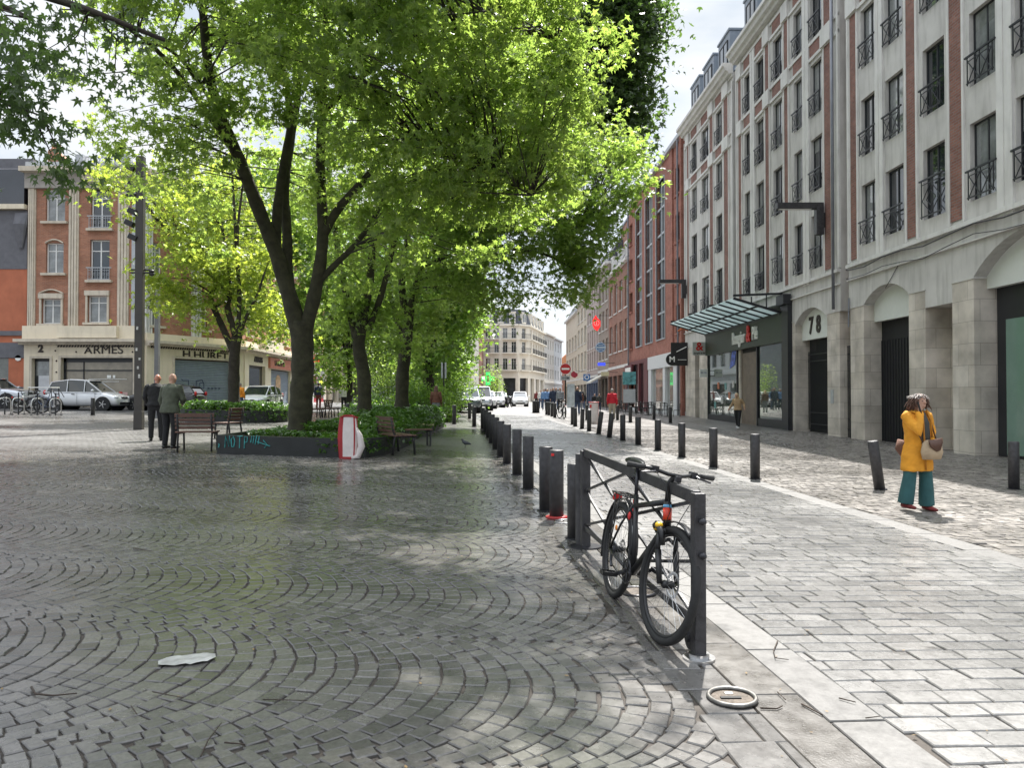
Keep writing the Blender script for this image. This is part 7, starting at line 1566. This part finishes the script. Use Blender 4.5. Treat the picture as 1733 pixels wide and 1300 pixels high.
q = MB(); q.loft([(-.088, -.185, 1.45*s), (-.1, -.175, 1.52*s), (-.11, -.15, 1.62*s)], [(.006, .02)]*3, 8); q.build('phone', M_black, w)
bg_ = thing('handbag', 'beige handbag with a brown flap hanging in front of the woman in mustard', 'bag', (x, y, z+.78*s), R(14))
q = MB(); q.loft([(.05, -.22, .0), (.05, -.225, .1), (.05, -.22, .22), (.05, -.21, .26)], [(.15, .05), (.18, .06), (.15, .05), (.10, .04)], 16); q.build('bag_body', mat('canvas_beige', (.38, .29, .19), .8, var=.2, bump=.3, bs=60), bg_, True)
q = MB(); q.loft([(.06, -.275, .28), (.07, -.285, .2), (.1, -.29, .12)], [(.12, .012), (.11, .012), (.04, .01)], 10); q.build('flap', mat('brown_leather', (.08, .035, .02), .5), bg_, True)
q = MB(); q.loft([(-.08, -.2, .24), (-.13, -.08, .5), (-.1, 0, .68), (0, .02, .72), (.12, -.1, .6), (.17, -.18, .24)], .01, 6); q.build('strap', MATS['brown_leather'], bg_, True)
q = MB(); q.loft([(-.26, .08, .22), (-.27, .1, .1), (-.22, .1, -.02)], [(.05, .1), (.06, .12), (.03, .06)], 10); tag(q.build('shoulder_bag', MATS['cloth_brown'], smooth=True, loc=(x+.11, y+.02, z+.80*s)), 'brown shoulder bag behind the hip of the woman in mustard', 'bag')
# two men by the pole
person('bald man in an olive jacket leaning forward beside the bench', pat(287, 759), R(160), 1.80, J['olive'], J['black'], None, 'bald', M_black, M_skin, coat=.1, lean=.10, build=1.16, head=(.04, -.02), arms=[[(.22, 0, 1.40), (.31, -.02, 1.12), (.26, -.12, .86)], [(-.22, 0, 1.42), (-.28, -.1, 1.15), (-.12, -.25, 1.05)]])
person('bald man in black standing left of the man in olive', pat(264, 746), R(205), 1.80, J['black'], J['black'], None, 'bald', M_black, M_skind, coat=.02, lean=.08, build=1.1, head=(-.03, -.03), arms=[[(.2, 0, 1.42), (.28, -.05, 1.15), (.2, -.2, .95)], [(-.2, 0, 1.42), (-.3, -.02, 1.14), (-.24, -.2, 1.0)]])
# walker by the shop
person('woman in a beige jacket walking with swinging arms past the art shop window', pat(1249, 725), R(-40), 1.64, J['beige'], J['black'], M_hbl, 'long', M_white, coat=.02, lean=.12, stride=.2, arms=[[(.18, 0, 1.42), (.28, .1, 1.2), (.38, -.08, 1.02)], [(-.18, 0, 1.42), (-.3, .06, 1.2), (-.42, -.02, 1.0)]], head=(0, -.05))
person('man in a bright red jacket and khaki trousers seen from behind', pat(1036, 711), R(170), 1.76, J['red'], J['khaki'], M_hg, 'short', M_black, stride=.05, lod=2)
person('person in a dark hooded coat seen from behind near the no entry sign', pat(977, 702), R(175), 1.86, J['navy'], J['denim'], M_hd, 'hood', lod=2, coat=.12)
person('fair-haired woman in brown right of the dark hooded coat', pat(988, 700, 3), R(180), 1.66, J['brown'], J['grey'], M_hbl, 'long', lod=2)
person('person in black at the right end of the group near the blue sign', pat(995, 699, 4), R(190), 1.62, J['black'], J['denim'], M_hd, 'long', lod=2)
person('dark-haired woman in a brown top walking away behind the hedge', (P(738, 680, 36).x, 36, g(-3.6, 36)), R(175), 1.68, J['brown'], J['grey'], M_hb, 'long', lod=2)
person('man in a navy jacket and dark trousers before the striped shop', (P(539, 680, 52).x, 52, g(-13, 52)), R(170), 1.8, J['navy'], J['darkred'], M_hd, 'short', lod=2)
person('woman in a pale top left of the person sitting near the striped shop', (P(582, 680, 50).x, 50, g(-11, 50)), R(200), 1.66, J['white'], J['black'], M_hd, 'long', lod=2)
person('person in black right of the woman in the pale top', (P(594, 680, 51).x, 51, g(-11, 51)), R(180), 1.62, J['black'], J['grey'], M_hg, 'short', lod=2)
person('person in an orange jacket half hidden behind the yellow-green maple', (P(406, 680, 41).x, 41, g(-14, 41)), R(170), 1.66, J['orange'], J['denim'], M_hg, 'short', lod=2)
for i, (px, D, c_, tr, lb, H_) in enumerate([(921, 62, 'blue', 'denim', 'man in a light blue top, leftmost of the walking group', 1.72), (926, 60, 'blue', 'navy', 'person in a bright blue jacket second in the walking group', 1.7), (932, 66, 'grey', 'black', 'grey-dressed person at the back of the walking group', 1.72), (936, 60, 'navy', 'navy', 'man in a dark suit and white shirt in the walking group', 1.8), (941, 64, 'black', 'denim', 'tall person in black behind the suited man', 1.85), (948, 56, 'grey', 'black', 'cyclist in a grey-blue shirt standing by the black bicycle', 1.74), (915, 70, 'white', 'denim', 'pale-dressed walker just before the far bollards', 1.7), (908, 78, 'darkred', 'black', 'person in dark red far off at the street end', 1.68)]):
    person(lb, (P(px, 680, D).x, D, g(0, D)), R(random.uniform(-30, 30)), H_, J[c_], J[tr], [M_hd, M_hg, M_hb][i % 3], 'short', lod=2)
for px, D, c_, lb in [(1006, 66, 'black', 'left one of two people in black seated look at the awning doorway'), (1014, 64, 'char', 'right one of two people in dark clothes at the awning doorway')]:
    person(lb.replace('seated look ', ''), (P(px, 680, D).x, D, g(8, D)), R(20), 1.5, J[c_], J['navy'], M_hd, 'short', lod=2)
person('person in a pale jacket walking far behind the hedge and trunks', (P(655, 680, 44).x, 44, g(-7, 44)), R(100), 1.66, J['white'], J['darkred'], M_hg, 'short', lod=2)
